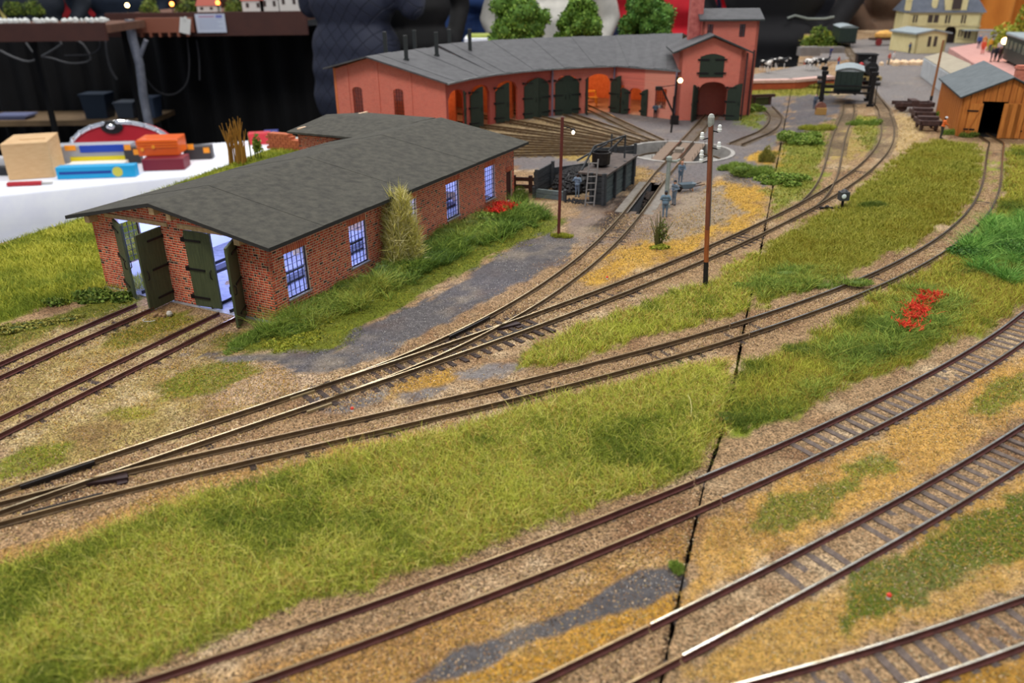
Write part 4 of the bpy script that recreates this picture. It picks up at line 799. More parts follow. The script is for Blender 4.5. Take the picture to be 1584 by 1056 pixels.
def wdoor(x, y, an, w_, h, lab=None):
    m = MB(); nb = 5
    for k in range(nb): m.box(w_*k/nb + .02, w_*(k+1)/nb - .02, -.1, .1 - .03 * (k % 2), .15, h)
    m.box(0, w_, -.08, .07, .2, h - .1)
    d = m.obj('door', mat('door_board', (206, 132, 58), .6, col2=(178, 104, 42), ns=1.2, stretch=(4, 4, .4)), wo, loc=(x, y, 0), rz=an)
    for z in (1.1, h - 1.0): q = MB(); q.box(-.3, w_*.7, -.17, -.1, z - .1, z + .1); q.obj('strap_hinge', IR, d)
    q = MB(); q.beam((.15, -.13, .4), (w_ - .15, -.13, h - .3), .2, .08); q.obj('brace', WD, d)
wdoor(sx(1497), -.25, R_(2), d0 - sx(1497) - .1, 4.6); wdoor(d2, -.3, R_(180) + R_(12), (d2 - d1), 4.8)
m = MB(); m.box(WW*.66, WW*.66 + 1.3, 7, 8.3, 5.6, 9.0); m.box(WW*.66 - .12, WW*.66 + 1.42, 6.88, 8.42, 8.5, 8.8); m.obj('chimney', mat('chimney_brick', (206, 128, 104), .8, col2=(180, 100, 80), ns=2), wo)
# ------------------------------------------------------------------ figures: one continuous skin grown round a posed skeleton
def capsule(mb, a, b, ra, rb, n=10):
    a, b = Vector(a), Vector(b); d = b - a; L_ = max(d.length, 1e-3); d = d / L_ if L_ > 1e-3 else Vector((0, 0, 1)); pts = []; rs = []
    for k in range(4): t = math.pi/2 * k/3; pts.append(a - d * ra * math.cos(t)); rs.append(max(ra * math.sin(t), ra*.12))
    for k in range(4): t = math.pi/2 * k/3; pts.append(b + d * rb * math.sin(t)); rs.append(max(rb * math.cos(t), rb*.12))
    mb.tube(pts, rs, n)
def skeleton(pose):
    P = dict(shR=(-18,0,140), elR=(-23,3,113), wrR=(-22,-5,89), shL=(18,0,140), elL=(23,3,113), wrL=(22,-5,89), knR=(-9,-1,50), anR=(-9,2,9), knL=(9,-1,50), anL=(9,2,9), hipR=(-8,0,92), hipL=(8,0,92), lean=0.0)
    P.update(pose); P['pose'] = pose; return P
def caps_for(P, hat=None, coat=0, fine=False, hair='short'):
    ln = P['lean']; lf = lambda p: (p[0], p[1] - max(0, p[2]-92) * math.sin(ln), 92 + (p[2]-92) * (math.cos(ln) if p[2] > 92 else 1)) if p[2] > 92 else p
    C = []; A = lambda a, b, ra, rb, m: C.append((lf(a), lf(b), ra, rb, m))
    A((0,0,160), (0,-1,163), 8.6, 8.6, 'skin'); A((0,-3,153), (0,-4,156), 6.6, 7.4, 'skin'); A((0,0,144), (0,0,154), 5.6, 5.4, 'skin')
    A((0,-9.6,158), (0,-10.8,155.6), 1.1, 1.6, 'skin')
    for s in (-1, 1): A((s*8.8,0,159), (s*8.8,.6,156), 1.8, 1.3, 'skin'); A((s*3.1,-8.6,160.5), (s*3.1,-8.7,160.5), 1.1, 1.1, 'eye')
    A((-2,-9.6,151.4), (2,-9.6,151.4), .9, .9, 'mouth')
    if hair == 'short': A((0,2,163), (0,3.4,160), 8.8, 8.2, 'hair'); A((0,4,158), (0,4,154), 7, 5.6, 'hair')
    else: A((0,2,163), (0,4,158), 9.2, 9, 'hair'); A((0,5,156), (0,7,143), 8, 7, 'hair')
    if hat: A((0,.5,167), (0,1,168.5), 9.8, 8.6, 'hat'); A((0,-8,165), (0,-11,164.6), 4, 2.4, 'hat')
    A((-10,1,134), (10,1,134), 11.2, 11.2, 'top'); A((-13,0,141), (13,0,141), 7, 7, 'top'); A((-7,0,116), (7,0,116), 11, 11, 'top'); A((-7,0,100), (7,0,100), 11.4, 11.4, 'top')
    A((-7,1,92), (7,1,92), 11.4, 11.4, 'top' if coat else 'leg')
    if coat: A((-7,0,82), (7,0,82), 12.6, 12.6, 'top'); A((-8,0,92-coat), (8,0,92-coat), 13, 13, 'top')
    for s in 'RL':
        sh, el, wr, hip, kn, an = (P[k + s] for k in ('sh', 'el', 'wr', 'hip', 'kn', 'an')); sg = -1 if s == 'R' else 1
        A(sh, el, 6.4, 4.9, 'top'); A(el, wr, 4.8, 3.5, 'top')
        w = Vector(wr); d = (w - Vector(el)).normalized(); side = Vector((sg, 0, 0)); f = d.cross(side).normalized(); 
        h0 = w + d * 3; h1 = w + d * 8; A(tuple(w), tuple(h0), 2.6, 2.9, 'skin')
        ac = f if abs(f.y) > .2 else Vector((0, 1, 0))
        for k, (o, l) in enumerate(((-3, 6.0), (-1, 7.2), (1, 6.6), (3, 5.0))):
            p0 = h0 + ac * o * .55; p1 = h1 + ac * o; A(tuple(p0), tuple(p1), 1.5, 1.2, 'skin'); p2 = p1 + (d + Vector((-sg*.6, 0, 0))).normalized() * l * .55; A(tuple(p1), tuple(p2), 1.1, .9, 'skin')
        A(tuple(h0 + ac * -1.5), tuple(h0 + ac * -5 + d * 3), 1.4, 1.1, 'skin')
        A(hip, kn, 9.2, 6.3, 'leg'); A(kn, an, 6.2, 4.4, 'leg'); A((an[0], an[1] + 2, 4.5), (an[0] * 1.15, an[1] - 13, 3.6), 4.4, 3.6, 'shoe')
    return C
_bod = {}
def person(label, loc, rz, cols, pose=None, hat=None, coat=0, scale=1.0, vox=2.4, group=None, sink=0, hair='short', name='person', cat='person'):
    key = (repr(pose), bool(hat), coat, vox, scale, hair); labs = ['skin', 'eye', 'mouth', 'hair', 'hat', 'top', 'leg', 'shoe']
    if key not in _bod:
        C = caps_for(skeleton(pose or {}), hat, coat, hair=hair); mb = MB()
        for c in C: capsule(mb, *c[:4])
        me = mb.mesh('t', []); o = bpy.data.objects.new('t', me); COL.objects.link(o); r = o.modifiers.new('r', 'REMESH'); r.mode = 'VOXEL'; r.voxel_size = vox * S; sm = o.modifiers.new('s', 'SMOOTH'); sm.iterations = 3; sm.factor = .5
        dg = bpy.context.evaluated_depsgraph_get(); m2 = bpy.data.meshes.new_from_object(o.evaluated_get(dg)); bpy.data.objects.remove(o)
        n = len(m2.vertices); V = np.empty(n*3, np.float32); m2.vertices.foreach_get('co', V); V = V.reshape(-1, 3) / S
        cen = np.array([V[list(p.vertices)].mean(0) for p in m2.polygons]); best = np.full(len(cen), 1e9); ix = np.zeros(len(cen), int)
        for c in C:
            a, b = np.array(c[0]), np.array(c[1]); e = b - a; t = np.clip((cen - a) @ e / max(e @ e, 1e-6), 0, 1); d = np.linalg.norm(cen - a - t[:, None]*e, axis=1) - (c[2]*(1-t) + c[3]*t) - (.7 if c[4] in ('hair', 'hat', 'eye', 'mouth') else 0)
            k = d < best; best[k] = d[k]; ix[k] = labs.index(c[4])
        m2.vertices.foreach_set('co', (V * scale * S).ravel()); m2.polygons.foreach_set('material_index', ix); m2.polygons.foreach_set('use_smooth', [True]*len(ix)); m2.update(); _bod[key] = m2
    me = _bod[key].copy(); me.name = 'person'
    base = dict(skin=(222,168,138), eye=(40,32,30), mouth=(160,84,76), hair=(66,48,36), hat=(40,44,56), top=(80,80,90), leg=(50,54,66), shoe=(30,26,26)); base.update(cols)
    for k in labs: me.materials.append(mat('person_%s_%d_%d_%d' % ((k,) + tuple(base[k])), base[k], .8 if k != 'skin' else .5, col2=tuple(int(c*.8) for c in base[k]), ns=.1 / scale if scale < .5 else .08))
    o = bpy.data.objects.new(name, me); COL.objects.link(o); o.location = (loc[0]*S, loc[1]*S, (loc[2] - sink)*S); o.rotation_euler.z = rz
    return tag(o, label, cat, group)
# ------------------------------------------------------------------ vegetation
LEAF = mat('leaf', (0, 0, 0), .65, attr=True, ns=4, spec=.2)
def tuft(name, label, cat, b, rx, ry, h, n, pal, seed, ls=.12, style='leaf', rz=0., core=None, parent=None, zb=GZ, grp=None, loc=None, lumps=5):
    r = np.random.default_rng(seed); lumps = int(lumps * 1.8); lp = r.normal(0, .42, (lumps, 3)); lp[:, 2] = np.abs(lp[:, 2]) * .6; lr = r.uniform(.22, .5, lumps) if name == 'bush' else r.uniform(.42, .72, lumps)
    k = r.integers(0, lumps, n); d = r.normal(0, 1, (n, 3)); d /= np.linalg.norm(d, axis=1)[:, None]; q = lp[k] + d * lr[k, None] * r.uniform(.75, 1.05, n)[:, None]
    q[:, 2] = np.abs(q[:, 2]) * .85; q *= (rx, ry, h); c, s = math.cos(rz), math.sin(rz); q = np.column_stack([q[:, 0]*c - q[:, 1]*s, q[:, 0]*s + q[:, 1]*c, q[:, 2]])
    L_ = ls * r.uniform(.6, 1.4, n); t = r.normal(0, 1, (n, 3)); t[:, 2] = np.abs(t[:, 2]) * (.6 if style == 'leaf' else 1.6) + .2
    if style == 'fibre': t += d * .6
    t /= np.linalg.norm(t, axis=1)[:, None]; w = np.cross(t, r.normal(0, 1, (n, 3))); w /= np.linalg.norm(w, axis=1)[:, None]; wd = L_ * (.34 if style == 'leaf' else (.075 if cat else .035))
    V = np.empty((n, 4, 3)); V[:, 0] = q - t * L_[:, None] * .5; V[:, 1] = q + w * wd[:, None]; V[:, 2] = q + t * L_[:, None] * (.5 if style == 'leaf' else 1.2); V[:, 3] = q - w * wd[:, None]
    pal = np.array([lin(p)[:3] for p in pal]); C = pal[r.integers(0, len(pal), n)] * r.uniform(.75, 1.2, (n, 1)); C = np.repeat(np.column_stack([C, np.ones(n)]), 4, 0); i = np.arange(n)[:, None] * 4; F = i + np.array((0, 1, 2, 3))
    o = npobj(name, V.reshape(-1, 3), F, LEAF, C, parent=parent)
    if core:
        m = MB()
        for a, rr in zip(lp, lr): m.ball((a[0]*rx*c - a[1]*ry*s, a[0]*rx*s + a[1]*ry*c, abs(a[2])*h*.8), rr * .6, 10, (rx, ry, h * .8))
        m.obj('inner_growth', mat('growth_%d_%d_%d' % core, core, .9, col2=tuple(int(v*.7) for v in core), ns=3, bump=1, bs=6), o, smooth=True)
    if parent is None: o.location = (b[0]*S, b[1]*S, zb*S)
    elif loc: o.location = [v*S for v in loc]
    return tag(o, label, cat, grp) if label else o
GR = [(128,158,62), (150,176,76), (108,136,50), (172,186,88), (92,118,44)]; GD = [(100,124,48), (120,140,56), (80,104,40), (140,150,64)]; GY = [(176,178,66), (158,166,58), (198,192,76), (136,148,50)]; GB = [(146,140,64), (168,158,76), (118,126,54), (180,168,84)]
def bed(px, py, label, rx, ry, h, pal, seed, n=2600, ls=.2, style='leaf', rz=0, core=(70,84,28), cat='bush', name='bush', lumps=6): return tuft(name, label, cat, at(px, py), rx, ry, h, n, pal, seed, ls, style, rz, core, lumps=lumps)
AX = R_(63)
bed(150, 462, 'dark green bush at the left corner of the near brick shed', 2.3, 1.2, 1.1, GD, 1, 4000, .24, lumps=9)
bed(70, 500, 'low weedy clump left of the upper reddish track', 3.2, .9, .35, GB, 2, 2500, .2, rz=.5, lumps=10)
for i, (x, y, rx, ry, h, pal, lb) in enumerate(((458, 496, 1.2, .7, .6, GD, 'low dark weeds at the near corner of the brick shed'), (500, 468, 2.6, 1.1, 1.1, GR, 'ragged green bush under the first shed window'), (548, 446, 2.8, 1.4, 1.5, GR, 'green bush between the first and second shed windows'),
        (592, 428, 2.8, 1.5, 1.6, GR, 'green bush at the foot of the pale shrub'), (636, 420, 2.6, 1.4, 1.0, GY, 'yellow green weeds in front of the pale shrub'), (676, 380, 3.0, 1.5, 2.1, GD, 'dark bush under the third shed window'), (712, 360, 3.0, 1.5, 2.3, GB, 'brownish green bush between the third and fourth shed windows'),
        (744, 350, 3.0, 1.6, 1.6, GR, 'green bush beside the red flowers at the shed'), (784, 336, 3.0, 1.7, 1.5, GR, 'green bush right of the red flowers at the shed'), (806, 312, 1.6, 1.0, 1.6, GD, 'small bush beside the shed side door'), (470, 520, 2.8, .9, .3, GY, 'low mossy weeds before the near shed corner'), (400, 520, 2.2, .8, .4, GR, 'low weeds in front of the outermost shed door'))):
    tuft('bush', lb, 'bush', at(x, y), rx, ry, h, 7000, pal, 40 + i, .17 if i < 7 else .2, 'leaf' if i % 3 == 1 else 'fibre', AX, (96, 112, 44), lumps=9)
b = at(622, 412); sh_h = hgt(b, 268, 622) - GZ
t_ = thing('ornamental_shrub', 'tall pale yellow feathery shrub leaning on the brick shed wall', 'shrub', (b[0] + .2, b[1], GZ))
tuft('foliage', None, None, None, 1.25, 1.0, sh_h * .8, 11000, [(226,214,118), (206,196,98), (240,230,160), (186,180,86), (232,222,170)], 77, .8, 'fibre', 0, (196,186,100), parent=t_, loc=(0, 0, .3), lumps=9)
m = MB(); m.tube([(0,0,0), (.1,0,1.4), (-.1,.1,2.8)], [.16,.12,.06], 6); m.tube([(0,0,.5), (.5,.2,1.8)], [.1,.04], 5); m.obj('stem', mat('twig', (120,104,60), .8), t_)
for i, (x, y, rx, ry, h, pal, lb, n) in enumerate(((1162, 270, 3.2, 2.2, 1.7, GR, 'round green bush right of the turntable', 4200), (1212, 282, 3.4, 2.2, 1.5, GR, 'green bush on the board joint right of the turntable', 4200), (1184, 250, 1.0, .8, 2.4, GB, 'tall brownish shrub behind the round green bush', 1800), (1132, 262, 1.8, 1.1, 1.2, GR, 'small bush between tall pole and round bush', 2200),
        (1238, 220, 3.2, 2.8, 1.9, GR, 'bush cluster between the board joint and the branch track', 3600), (1268, 200, 2.6, 1.5, 1.0, GY, 'light green bush beside the branch track', 2400), (1338, 193, 2.6, 1.4, .9, GR, 'small bush between the branch track and the yard line', 2400), (1158, 172, 2.8, 1.6, 2.2, GR, 'bush at the right corner of the gabled building', 3600), (1176, 158, 1.6, 1.0, 1.2, GD, 'dark bush behind the buffer stop', 1600),
        (1180, 136, 5.0, 1.6, 1.5, GB, 'olive hedge in front of the brick edged platform, left of the joint', 3600), (1255, 135, 5.0, 1.6, 1.3, GB, 'olive hedge in front of the platform, right of the joint', 3600), (1348, 322, 1.9, .7, .8, GD, 'dark green tuft beside the small lantern', 3000), (1225, 440, 3.4, 1.9, .7, GR, 'green weed patch above the long track right of the joint', 4200), (1150, 448, 1.5, .8, .5, GR, 'weeds on the board joint above the long track', 1600),
        (1400, 505, 3.6, 2.4, .8, GR, 'green weeds around the red poppies', 5200), (1330, 550, 2.8, 1.5, .7, GD, 'dark weeds left below the red poppies', 3600), (1552, 392, 4.2, 3.4, 1.1, [(70,116,44), (88,134,56), (60,100,38), (104,140,60)], 'fresh green bush at the right edge above the main track', 6400), (1545, 420, 3.0, 1.4, .8, GD, 'dark weeds below the fresh green bush', 2800),
        (1125, 652, 1.2, .8, .5, GD, 'dark tuft on the board joint beside the meadow', 2000), (1460, 180, 1.6, 1.0, 1.6, GR, 'bush at the left side of the wooden shed', 2200), (1478, 208, 2.0, .9, 1.2, GR, 'bush at the front corner of the wooden shed', 2400), (1500, 212, 1.4, .6, .8, GD, 'low weeds under the left door of the wooden shed', 1500), (870, 168, .9, .6, 1.0, GR, 'little bush beside the closed double doors of the roundhouse', 900),
        (1045, 880, .25, .35, .22, GR, 'tiny tuft beside the board joint between the main tracks', 900), (865, 366, 1.0, .5, .2, GY, 'yellow green moss ring round the lamp post', 1400), (1022, 384, .8, .5, .35, GY, 'moss round the foot of the bare twig bush', 900))):
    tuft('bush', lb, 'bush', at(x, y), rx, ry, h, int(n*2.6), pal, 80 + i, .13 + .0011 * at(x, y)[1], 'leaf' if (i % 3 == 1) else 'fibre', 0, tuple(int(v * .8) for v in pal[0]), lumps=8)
# red flowers
def flowers(label, pxs, rx, seed, n, hz):
    r = np.random.default_rng(seed); P = []
    for x, y in pxs: q = at(x, y); P.append(np.column_stack([r.normal(q[0], rx, n), r.normal(q[1], rx, n)]))
    P = np.concatenate(P); blades('poppies', label, P, .2, .035, [(206,40,28), (222,52,34), (188,32,24), (226,72,44)], seed, 1.2, 'flowers', zoff=hz)
flowers('red poppies in the weeds at the right of the board joint', [(1403,515), (1408,500), (1415,485), (1428,474), (1440,466), (1420,492)], .38, 5, 170, .6)
flowers('red flowers between the bushes at the brick shed', [(768, 340), (776, 336), (784, 333), (772, 330)], .45, 6, 240, 1.0)
# reeds and twigs
def stems(name, label, cat, b, n, h, sp, col, seed, r0=.05, zb=GZ, leafpal=None):
    r = random.Random(seed); m = MB()
    for k in range(n):
        a = r.uniform(0, 6.28); x, y = r.gauss(0, sp*.35), r.gauss(0, sp*.35); hh_ = h * r.uniform(.6, 1.05); l = r.uniform(0, .22 if name != 'twig_bush' else .6) * hh_
        m.tube([(x, y, -.1), (x + math.cos(a)*l*.3, y + math.sin(a)*l*.3, hh_*.5), (x + math.cos(a)*l, y + math.sin(a)*l, hh_)], [r0, r0*.8, r0*.35], 4)
    o = m.obj(name, mat('stem_%d_%d_%d' % col, col, .8), loc=(b[0], b[1], zb)); return tag(o, label, cat)
rb = at(368, 252); stems('reed_clump', 'tall clump of dry brown reeds behind the brick shed roof', 'reeds', rb, 46, hgt(rb, 182, 367) - GZ, 1.6, (158,112,40), 3, .09)
rb = at(395, 246); s_ = stems('sapling', 'thin green sapling right of the dry reeds', 'plant', rb, 7, hgt(rb, 203, 396) - GZ, 1.0, (104,120,50), 4, .07)
tuft('foliage', None, None, None, .6, .4, 2.4, 320, [(96,124,44), (150,160,60)], 90, .4, parent=s_, loc=(.3, 0, 1.0))
rb = at(1018, 380); s_ = stems('twig_bush', 'bare twiggy shrub with mossy stems beside the water column', 'shrub', rb, 14, hgt(rb, 330, 1030) - GZ, .5, (88,88,44), 8, .06); tuft('moss_leaves', None, None, None, .8, .6, 2.0, 500, [(104,120,44), (84,92,36)], 91, .16, parent=s_, loc=(.2, 0, .6))
m = MB(); bb = at(462, 636 + 64); 
# pale straw on the meadow
q = at(1068, 652); m = MB(); m.tube([(0,0,.3), (.12,.5,.55), (.16,1.1,.75), (.1,1.5,.8)], .018, 4); tag(m.obj('straw_stalk', mat('straw', (206,196,130), .7), loc=(*q, GZ)), 'single long pale straw bent over the big meadow', 'straw')
# model trees behind the roundhouse
BARK = mat('bark', (86, 68, 50), .85, col2=(60, 48, 36), ns=3)
def tree(label, px, topy, yd, w_, seed, pal=((104,140,48), (124,160,60), (82,116,40), (146,176,80), (70,100,34))):
    d = ray(px, 50); X = d[0] / d[1] * yd; b = (X, yd); H = hgt(b, topy, px) - GZ; t = thing('model_tree', label, 'tree', (X, yd, GZ)); r = np.random.default_rng(seed)
    m = MB(); m.tube([(0,0,0), (.2,0,H*.3), (-.1,.1,H*.7)], [.8,.6,.25], 8)
    for k in range(5): a = k * 1.3; m.tube([(0,0,H*(.3+.07*k)), (math.cos(a)*w_*.3, math.sin(a)*w_*.3, H*(.45+.08*k))], [.3,.12], 5)
    m.obj('trunk', BARK, t)
    m = MB(); cs = []
    for k in range(70):
        v = r.normal(0, 1, 3); v /= np.linalg.norm(v); v *= r.uniform(.55, 1); c = (v[0]*w_*.42, v[1]*w_*.42, H*.62 + v[2]*H*.34); rr = w_ * r.uniform(.10, .17); m.ball(c, rr, 8, (1, 1, .9)); cs.append((*c, rr))
    cr = m.obj('crown', mat('crown_green', (92, 128, 44), .85, col2=(66, 98, 32), ns=1.2, bump=1, bs=2), t, smooth=True)
    cs = np.array(cs); n = 14000; k = r.integers(0, len(cs), n); d3 = r.normal(0, 1, (n, 3)); d3 /= np.linalg.norm(d3, axis=1)[:, None]; q = cs[k, :3] + d3 * cs[k, 3:4] * r.uniform(.9, 1.15, (n, 1)); L_ = .34 * r.uniform(.6, 1.3, n)
    tt = r.normal(0, 1, (n, 3)); tt /= np.linalg.norm(tt, axis=1)[:, None]; w = np.cross(tt, r.normal(0, 1, (n, 3))); w /= np.linalg.norm(w, axis=1)[:, None]; V = np.stack([q - tt*L_[:, None], q + w*L_[:, None]*.6, q + tt*L_[:, None], q - w*L_[:, None]*.6], 1)
    P_ = np.array([lin(p)[:3] for p in pal]); C = np.repeat(np.column_stack([P_[r.integers(0, len(P_), n)], np.ones(n)]), 4, 0); tag(npobj('leaves', V.reshape(-1, 3), np.arange(n)[:, None]*4 + np.arange(4), LEAF, C, parent=t), kind='stuff')
tree('bright green model tree behind the middle of the roundhouse, left of the white shirt', 800, -22, 176, 12.5, 1)
tree('smaller bright green model tree between the white shirt and the navy jacket', 896, -4, 178, 9.5, 2)
tree('dark green model tree left of the red coat', 998, -22, 180, 12.0, 3, ((72,116,44), (92,138,56), (56,94,36), (110,150,70)))
# ------------------------------------------------------------------ turntable
CONC = mat('pit_concrete', (168, 164, 158), .8, col2=(142, 138, 134), ns=1); DECK = mat('deck_planks', (140, 118, 100), .8, col2=(112, 94, 80), ns=2, stretch=(1, 6, 1)); PITF = mat('pit_floor', (150, 148, 144), .9, col2=(122, 118, 112), ns=1.2)
tt = thing('turntable', 'grey turntable pit with a planked bridge in line with the ash pit track', 'turntable', (TTC[0], TTC[1], GZ), R_(69.5))
m = MB(); m.lathe([(7.15, -.1), (7.15, .12), (6.65, .12), (6.6, -1.3), (6.9, -1.35)], n=72); m.obj('pit_rim', CONC, tt, smooth=False)
m = MB(); m.lathe([(6.7, -1.3), (.01, -1.3)], n=72); m.obj('pit_floor', PITF, tt)
m = MB(); m.lathe([(5.9, -1.3), (5.9, -1.08), (5.8, -1.08), (5.8, -1.3)], n=72); m.obj('ring_rail', RSIDE2, tt)
m = MB(); m.box(-6.5, 6.5, -1.1, -.8, -1.0, 0); m.box(-6.5, 6.5, .8, 1.1, -1.0, 0); m.obj('bridge_girder', DARKST, tt)
for y0, y1 in ((-2.6, -1.15), (-.55, .55), (1.15, 2.6)):
    m = MB(); k = 0; x = -6.2
    while x < 6.1: m.box(x, x + .42, y0, y1, 0, .06 + .015 * (k % 2)); x += .46; k += 1
    tag(m.obj('deck_boards', DECK, tt), kind='stuff')
for s in (-.86, .86):
    m = MB(); P = np.column_stack([np.linspace(-6.5, 6.5, 8), np.zeros(8)]); sweep(m, P, s, .33); m.obj('bridge_rail', [RSIDE2, RHEAD], tt)
m = MB(); m.box(-.8, .8, -.5, .5, .1, .5); m.box(-1.0, 1.0, -.7, .7, .08, .16); m.obj('motor_cover', mat('motor_grey', (128, 118, 106), .7), tt)
for s in (-1, 1):
    m = MB()
    for x in np.linspace(-5.5, 5.5, 6): m.tube([(x, s*2.55, .05), (x, s*2.55, .55)], .03, 4)
    m.obj('railing_post', DARKST, tt)
# ------------------------------------------------------------------ ash pit
ax = TTb - TTa; al_ = float(np.hypot(*ax)); aa = math.atan2(ax[1], ax[0]); ap = thing('ash_pit', 'concrete ash pit between the rails before the turntable', 'ash pit', (TTa[0], TTa[1], GZ), aa)
for s in (-1, 1):
    m = MB(); m.prism([(-.3, s*.5), (al_+.3, s*.5), (al_+.3, s*1.9), (-.3, s*1.9)][::s], -.2, .04); m.obj('edge_slab', mat('slab_dusty', (132,126,118), .85, col2=(110,102,94), ns=1.5), ap); m = MB(); m.box(-.3, al_+.3, *(sorted((s*.5, s*.62))), -1.5, .04); m.obj('pit_wall', mat('pit_wall_grey', (110,112,116), .8, col2=(84,84,86), ns=1.5), ap)
m = MB(); m.box(-.3, al_+.3, -.6, .6, -1.5, -1.3); m.obj('pit_bottom', mat('pit_bottom', (40, 36, 34), .9), ap)
r_ = random.Random(4); m = MB()
for k in range(120): x = al_ * .72 + r_.gauss(0, 1.4); m.ball((x, r_.uniform(-.45, .45), -1.1 + .9 * math.exp(-((x - al_*.72)/1.6)**2) * r_.uniform(.6, 1)), r_.uniform(.1, .25), 5)
tag(m.obj('ash_heap', mat('ash_heap', (70, 58, 52), .95, col2=(46, 38, 34), ns=3), ap), kind='stuff')
# ------------------------------------------------------------------ coal bunker
TIMB = mat('tarred_timber', (62, 64, 68), .75, col2=(44, 46, 48), ns=2, bump=.4, stretch=(1, 1, 5)); TIMG = mat('weathered_green_board', (96, 106, 104), .75, col2=(70, 80, 80), ns=2, stretch=(1, 1, 5)); COALM = mat('coal', (40, 38, 40), .55, col2=(24, 23, 25), ns=6, bump=1)
bk0 = at(828, 305); bk = thing('coal_bunker', 'coaling stage of dark planks with a coal heap and raised deck', 'coal bunker', (*bk0, GZ), R_(-25))
def plankwall(parent, a, b, z0, z1, n, mt, posts=2, th=.16):
    d, L_ = unit(a, b); nn = (-d[1], d[0])
    for k in range(n):
        za, zb = z0 + (z1-z0)*k/n + .02, z0 + (z1-z0)*(k+1)/n - .02; m = MB(); o = .03 * (k % 2); quadblock(m, (a[0]+nn[0]*o, a[1]+nn[1]*o), d, nn, 0, L_, (za, za), (zb, zb), th); m.obj('plank', mt, parent)
    for k in range(posts):
        s = L_ * k / max(1, posts - 1); m = MB(); m.cbox((a[0]+d[0]*s - nn[0]*.12, a[1]+d[1]*s - nn[1]*.12, (z1+.25)/2), (.3, .3, z1 + .25)); m.obj('post', TIMB, parent)
plankwall(bk, (0, 0), (0, 4.6), 0, 2.7, 6, TIMB, 2); plankwall(bk, (0, 4.6), (3.6, 9.6), 0, 2.2, 5, TIMB, 2); plankwall(bk, (3.2, 9.6), (6.8, 13.2), 0, 3.6, 6, TIMB, 3); plankwall(bk, (0, -.2), (3.5, -.2), 0, .95, 2, TIMG, 2, .3)
plankwall(bk, (7.7, -.3), (7.7, 9.6), 0, 3.0, 6, TIMG, 4); plankwall(bk, (6.4, -.3), (7.7, -.3), 0, 3.0, 5, TIMB, 2)
m = MB(); m.box(4.9, 8.1, -.4, 10.2, 3.02, 3.2); m.obj('deck', mat('deck_brown', (92, 80, 74), .8, col2=(72, 62, 58), ns=1.5), bk)
m = MB(); m.box(6.5, 7.6, .1, 9.5, 0, 3.0); m.obj('deck_support', TIMB, bk)
r_ = random.Random(9); m = MB(); m.add(*_sphere((2.4, 5.6, 0), 1, 14, 7, (2.3, 3.8, 2.1)))
for k in range(420):
    a, rr = r_.uniform(0, 6.28), math.sqrt(r_.random()); x, y = 2.4 + 2.3*rr*math.cos(a), 5.6 + 3.8*rr*math.sin(a); m.ball((x, y, 2.1*math.sqrt(max(0, 1-rr*rr)) + .05), r_.uniform(.1, .24), 5)
for k in range(150): m.ball((r_.uniform(3.6, 6.2), r_.uniform(-.9, .8), .05), r_.uniform(.06, .16), 4)
tag(m.obj('coal_heap', COALM, bk), kind='stuff')
# crane tub and railings on the deck
m = MB(); m.lathe([(.5, 0), (.95, .3), (1.0, 1.5), (.85, 1.5), (.8, .5)], (6.2, 3.0, 3.2), 12); m.obj('coal_tub', DARKST, bk)
m = MB()
for p, q in (((5.0, .4, 3.2), (5.4, 3.0, 5.2)), ((5.4, 3.0, 5.2), (7.2, 8.0, 5.6)), ((5.0, 6, 3.2), (7.2, 8.0, 5.6)), ((7.2, 8, 5.6), (7.2, 8, 3.2)), ((5.2, 9.4, 3.2), (5.2, 9.4, 5.4)), ((4.2, 1.2, 4.0), (6.3, 4.6, 5.3))): m.beam(p, q, .16)
m.obj('hoist_frame', TIMB, bk)
lp = at(915, 318); lt_ = (lp[0] + .25, lp[1] + 1.2, GZ + 3.5); ld = thing('ladder', 'grey wooden ladder leaning against the coaling stage deck', 'ladder', (lp[0] - .25, lp[1] - .3, GZ)); LG = mat('ladder_grey', (128, 124, 122), .7)
for s in (-.45, .45): m = MB(); m.beam((s, 0, .03), (s + .35, .5, 4.7), .13); m.obj('side_rail', LG, ld)
for k in range(7): f = (k + .6) / 7.2; m = MB(); m.beam((-.45 + .35*f, .5*f, 4.7*f), (.45 + .35*f, .5*f, 4.7*f), .09); m.obj('rung', LG, ld)
bs = at(876, 295); m = MB(); m.lathe([(.35, 0), (.5, .7), (.42, .7), (.3, .1)], n=10); bo = tag(m.obj('basket', mat('wicker', (140, 104, 60), .8), loc=(*bs, GZ)), 'brown wicker basket at the foot of the coal heap behind the lamp post', 'basket')
fc = thing('sleeper_fence', 'low brown fence of old timbers beside the shed side door', 'fence', (*at(808, 298), GZ), R_(-10)); OLD = mat('old_timber', (82, 56, 44), .85, col2=(58, 40, 34), ns=3)
for x in (-.9, .9): m = MB(); m.box(x-.2, x+.2, -.2, .2, 0, 1.9); m.obj('post', OLD, fc)
for z in (.5, 1.3): m = MB(); m.box(-1.4, 1.8, -.1, .1, z, z+.4); m.obj('rail', OLD, fc)
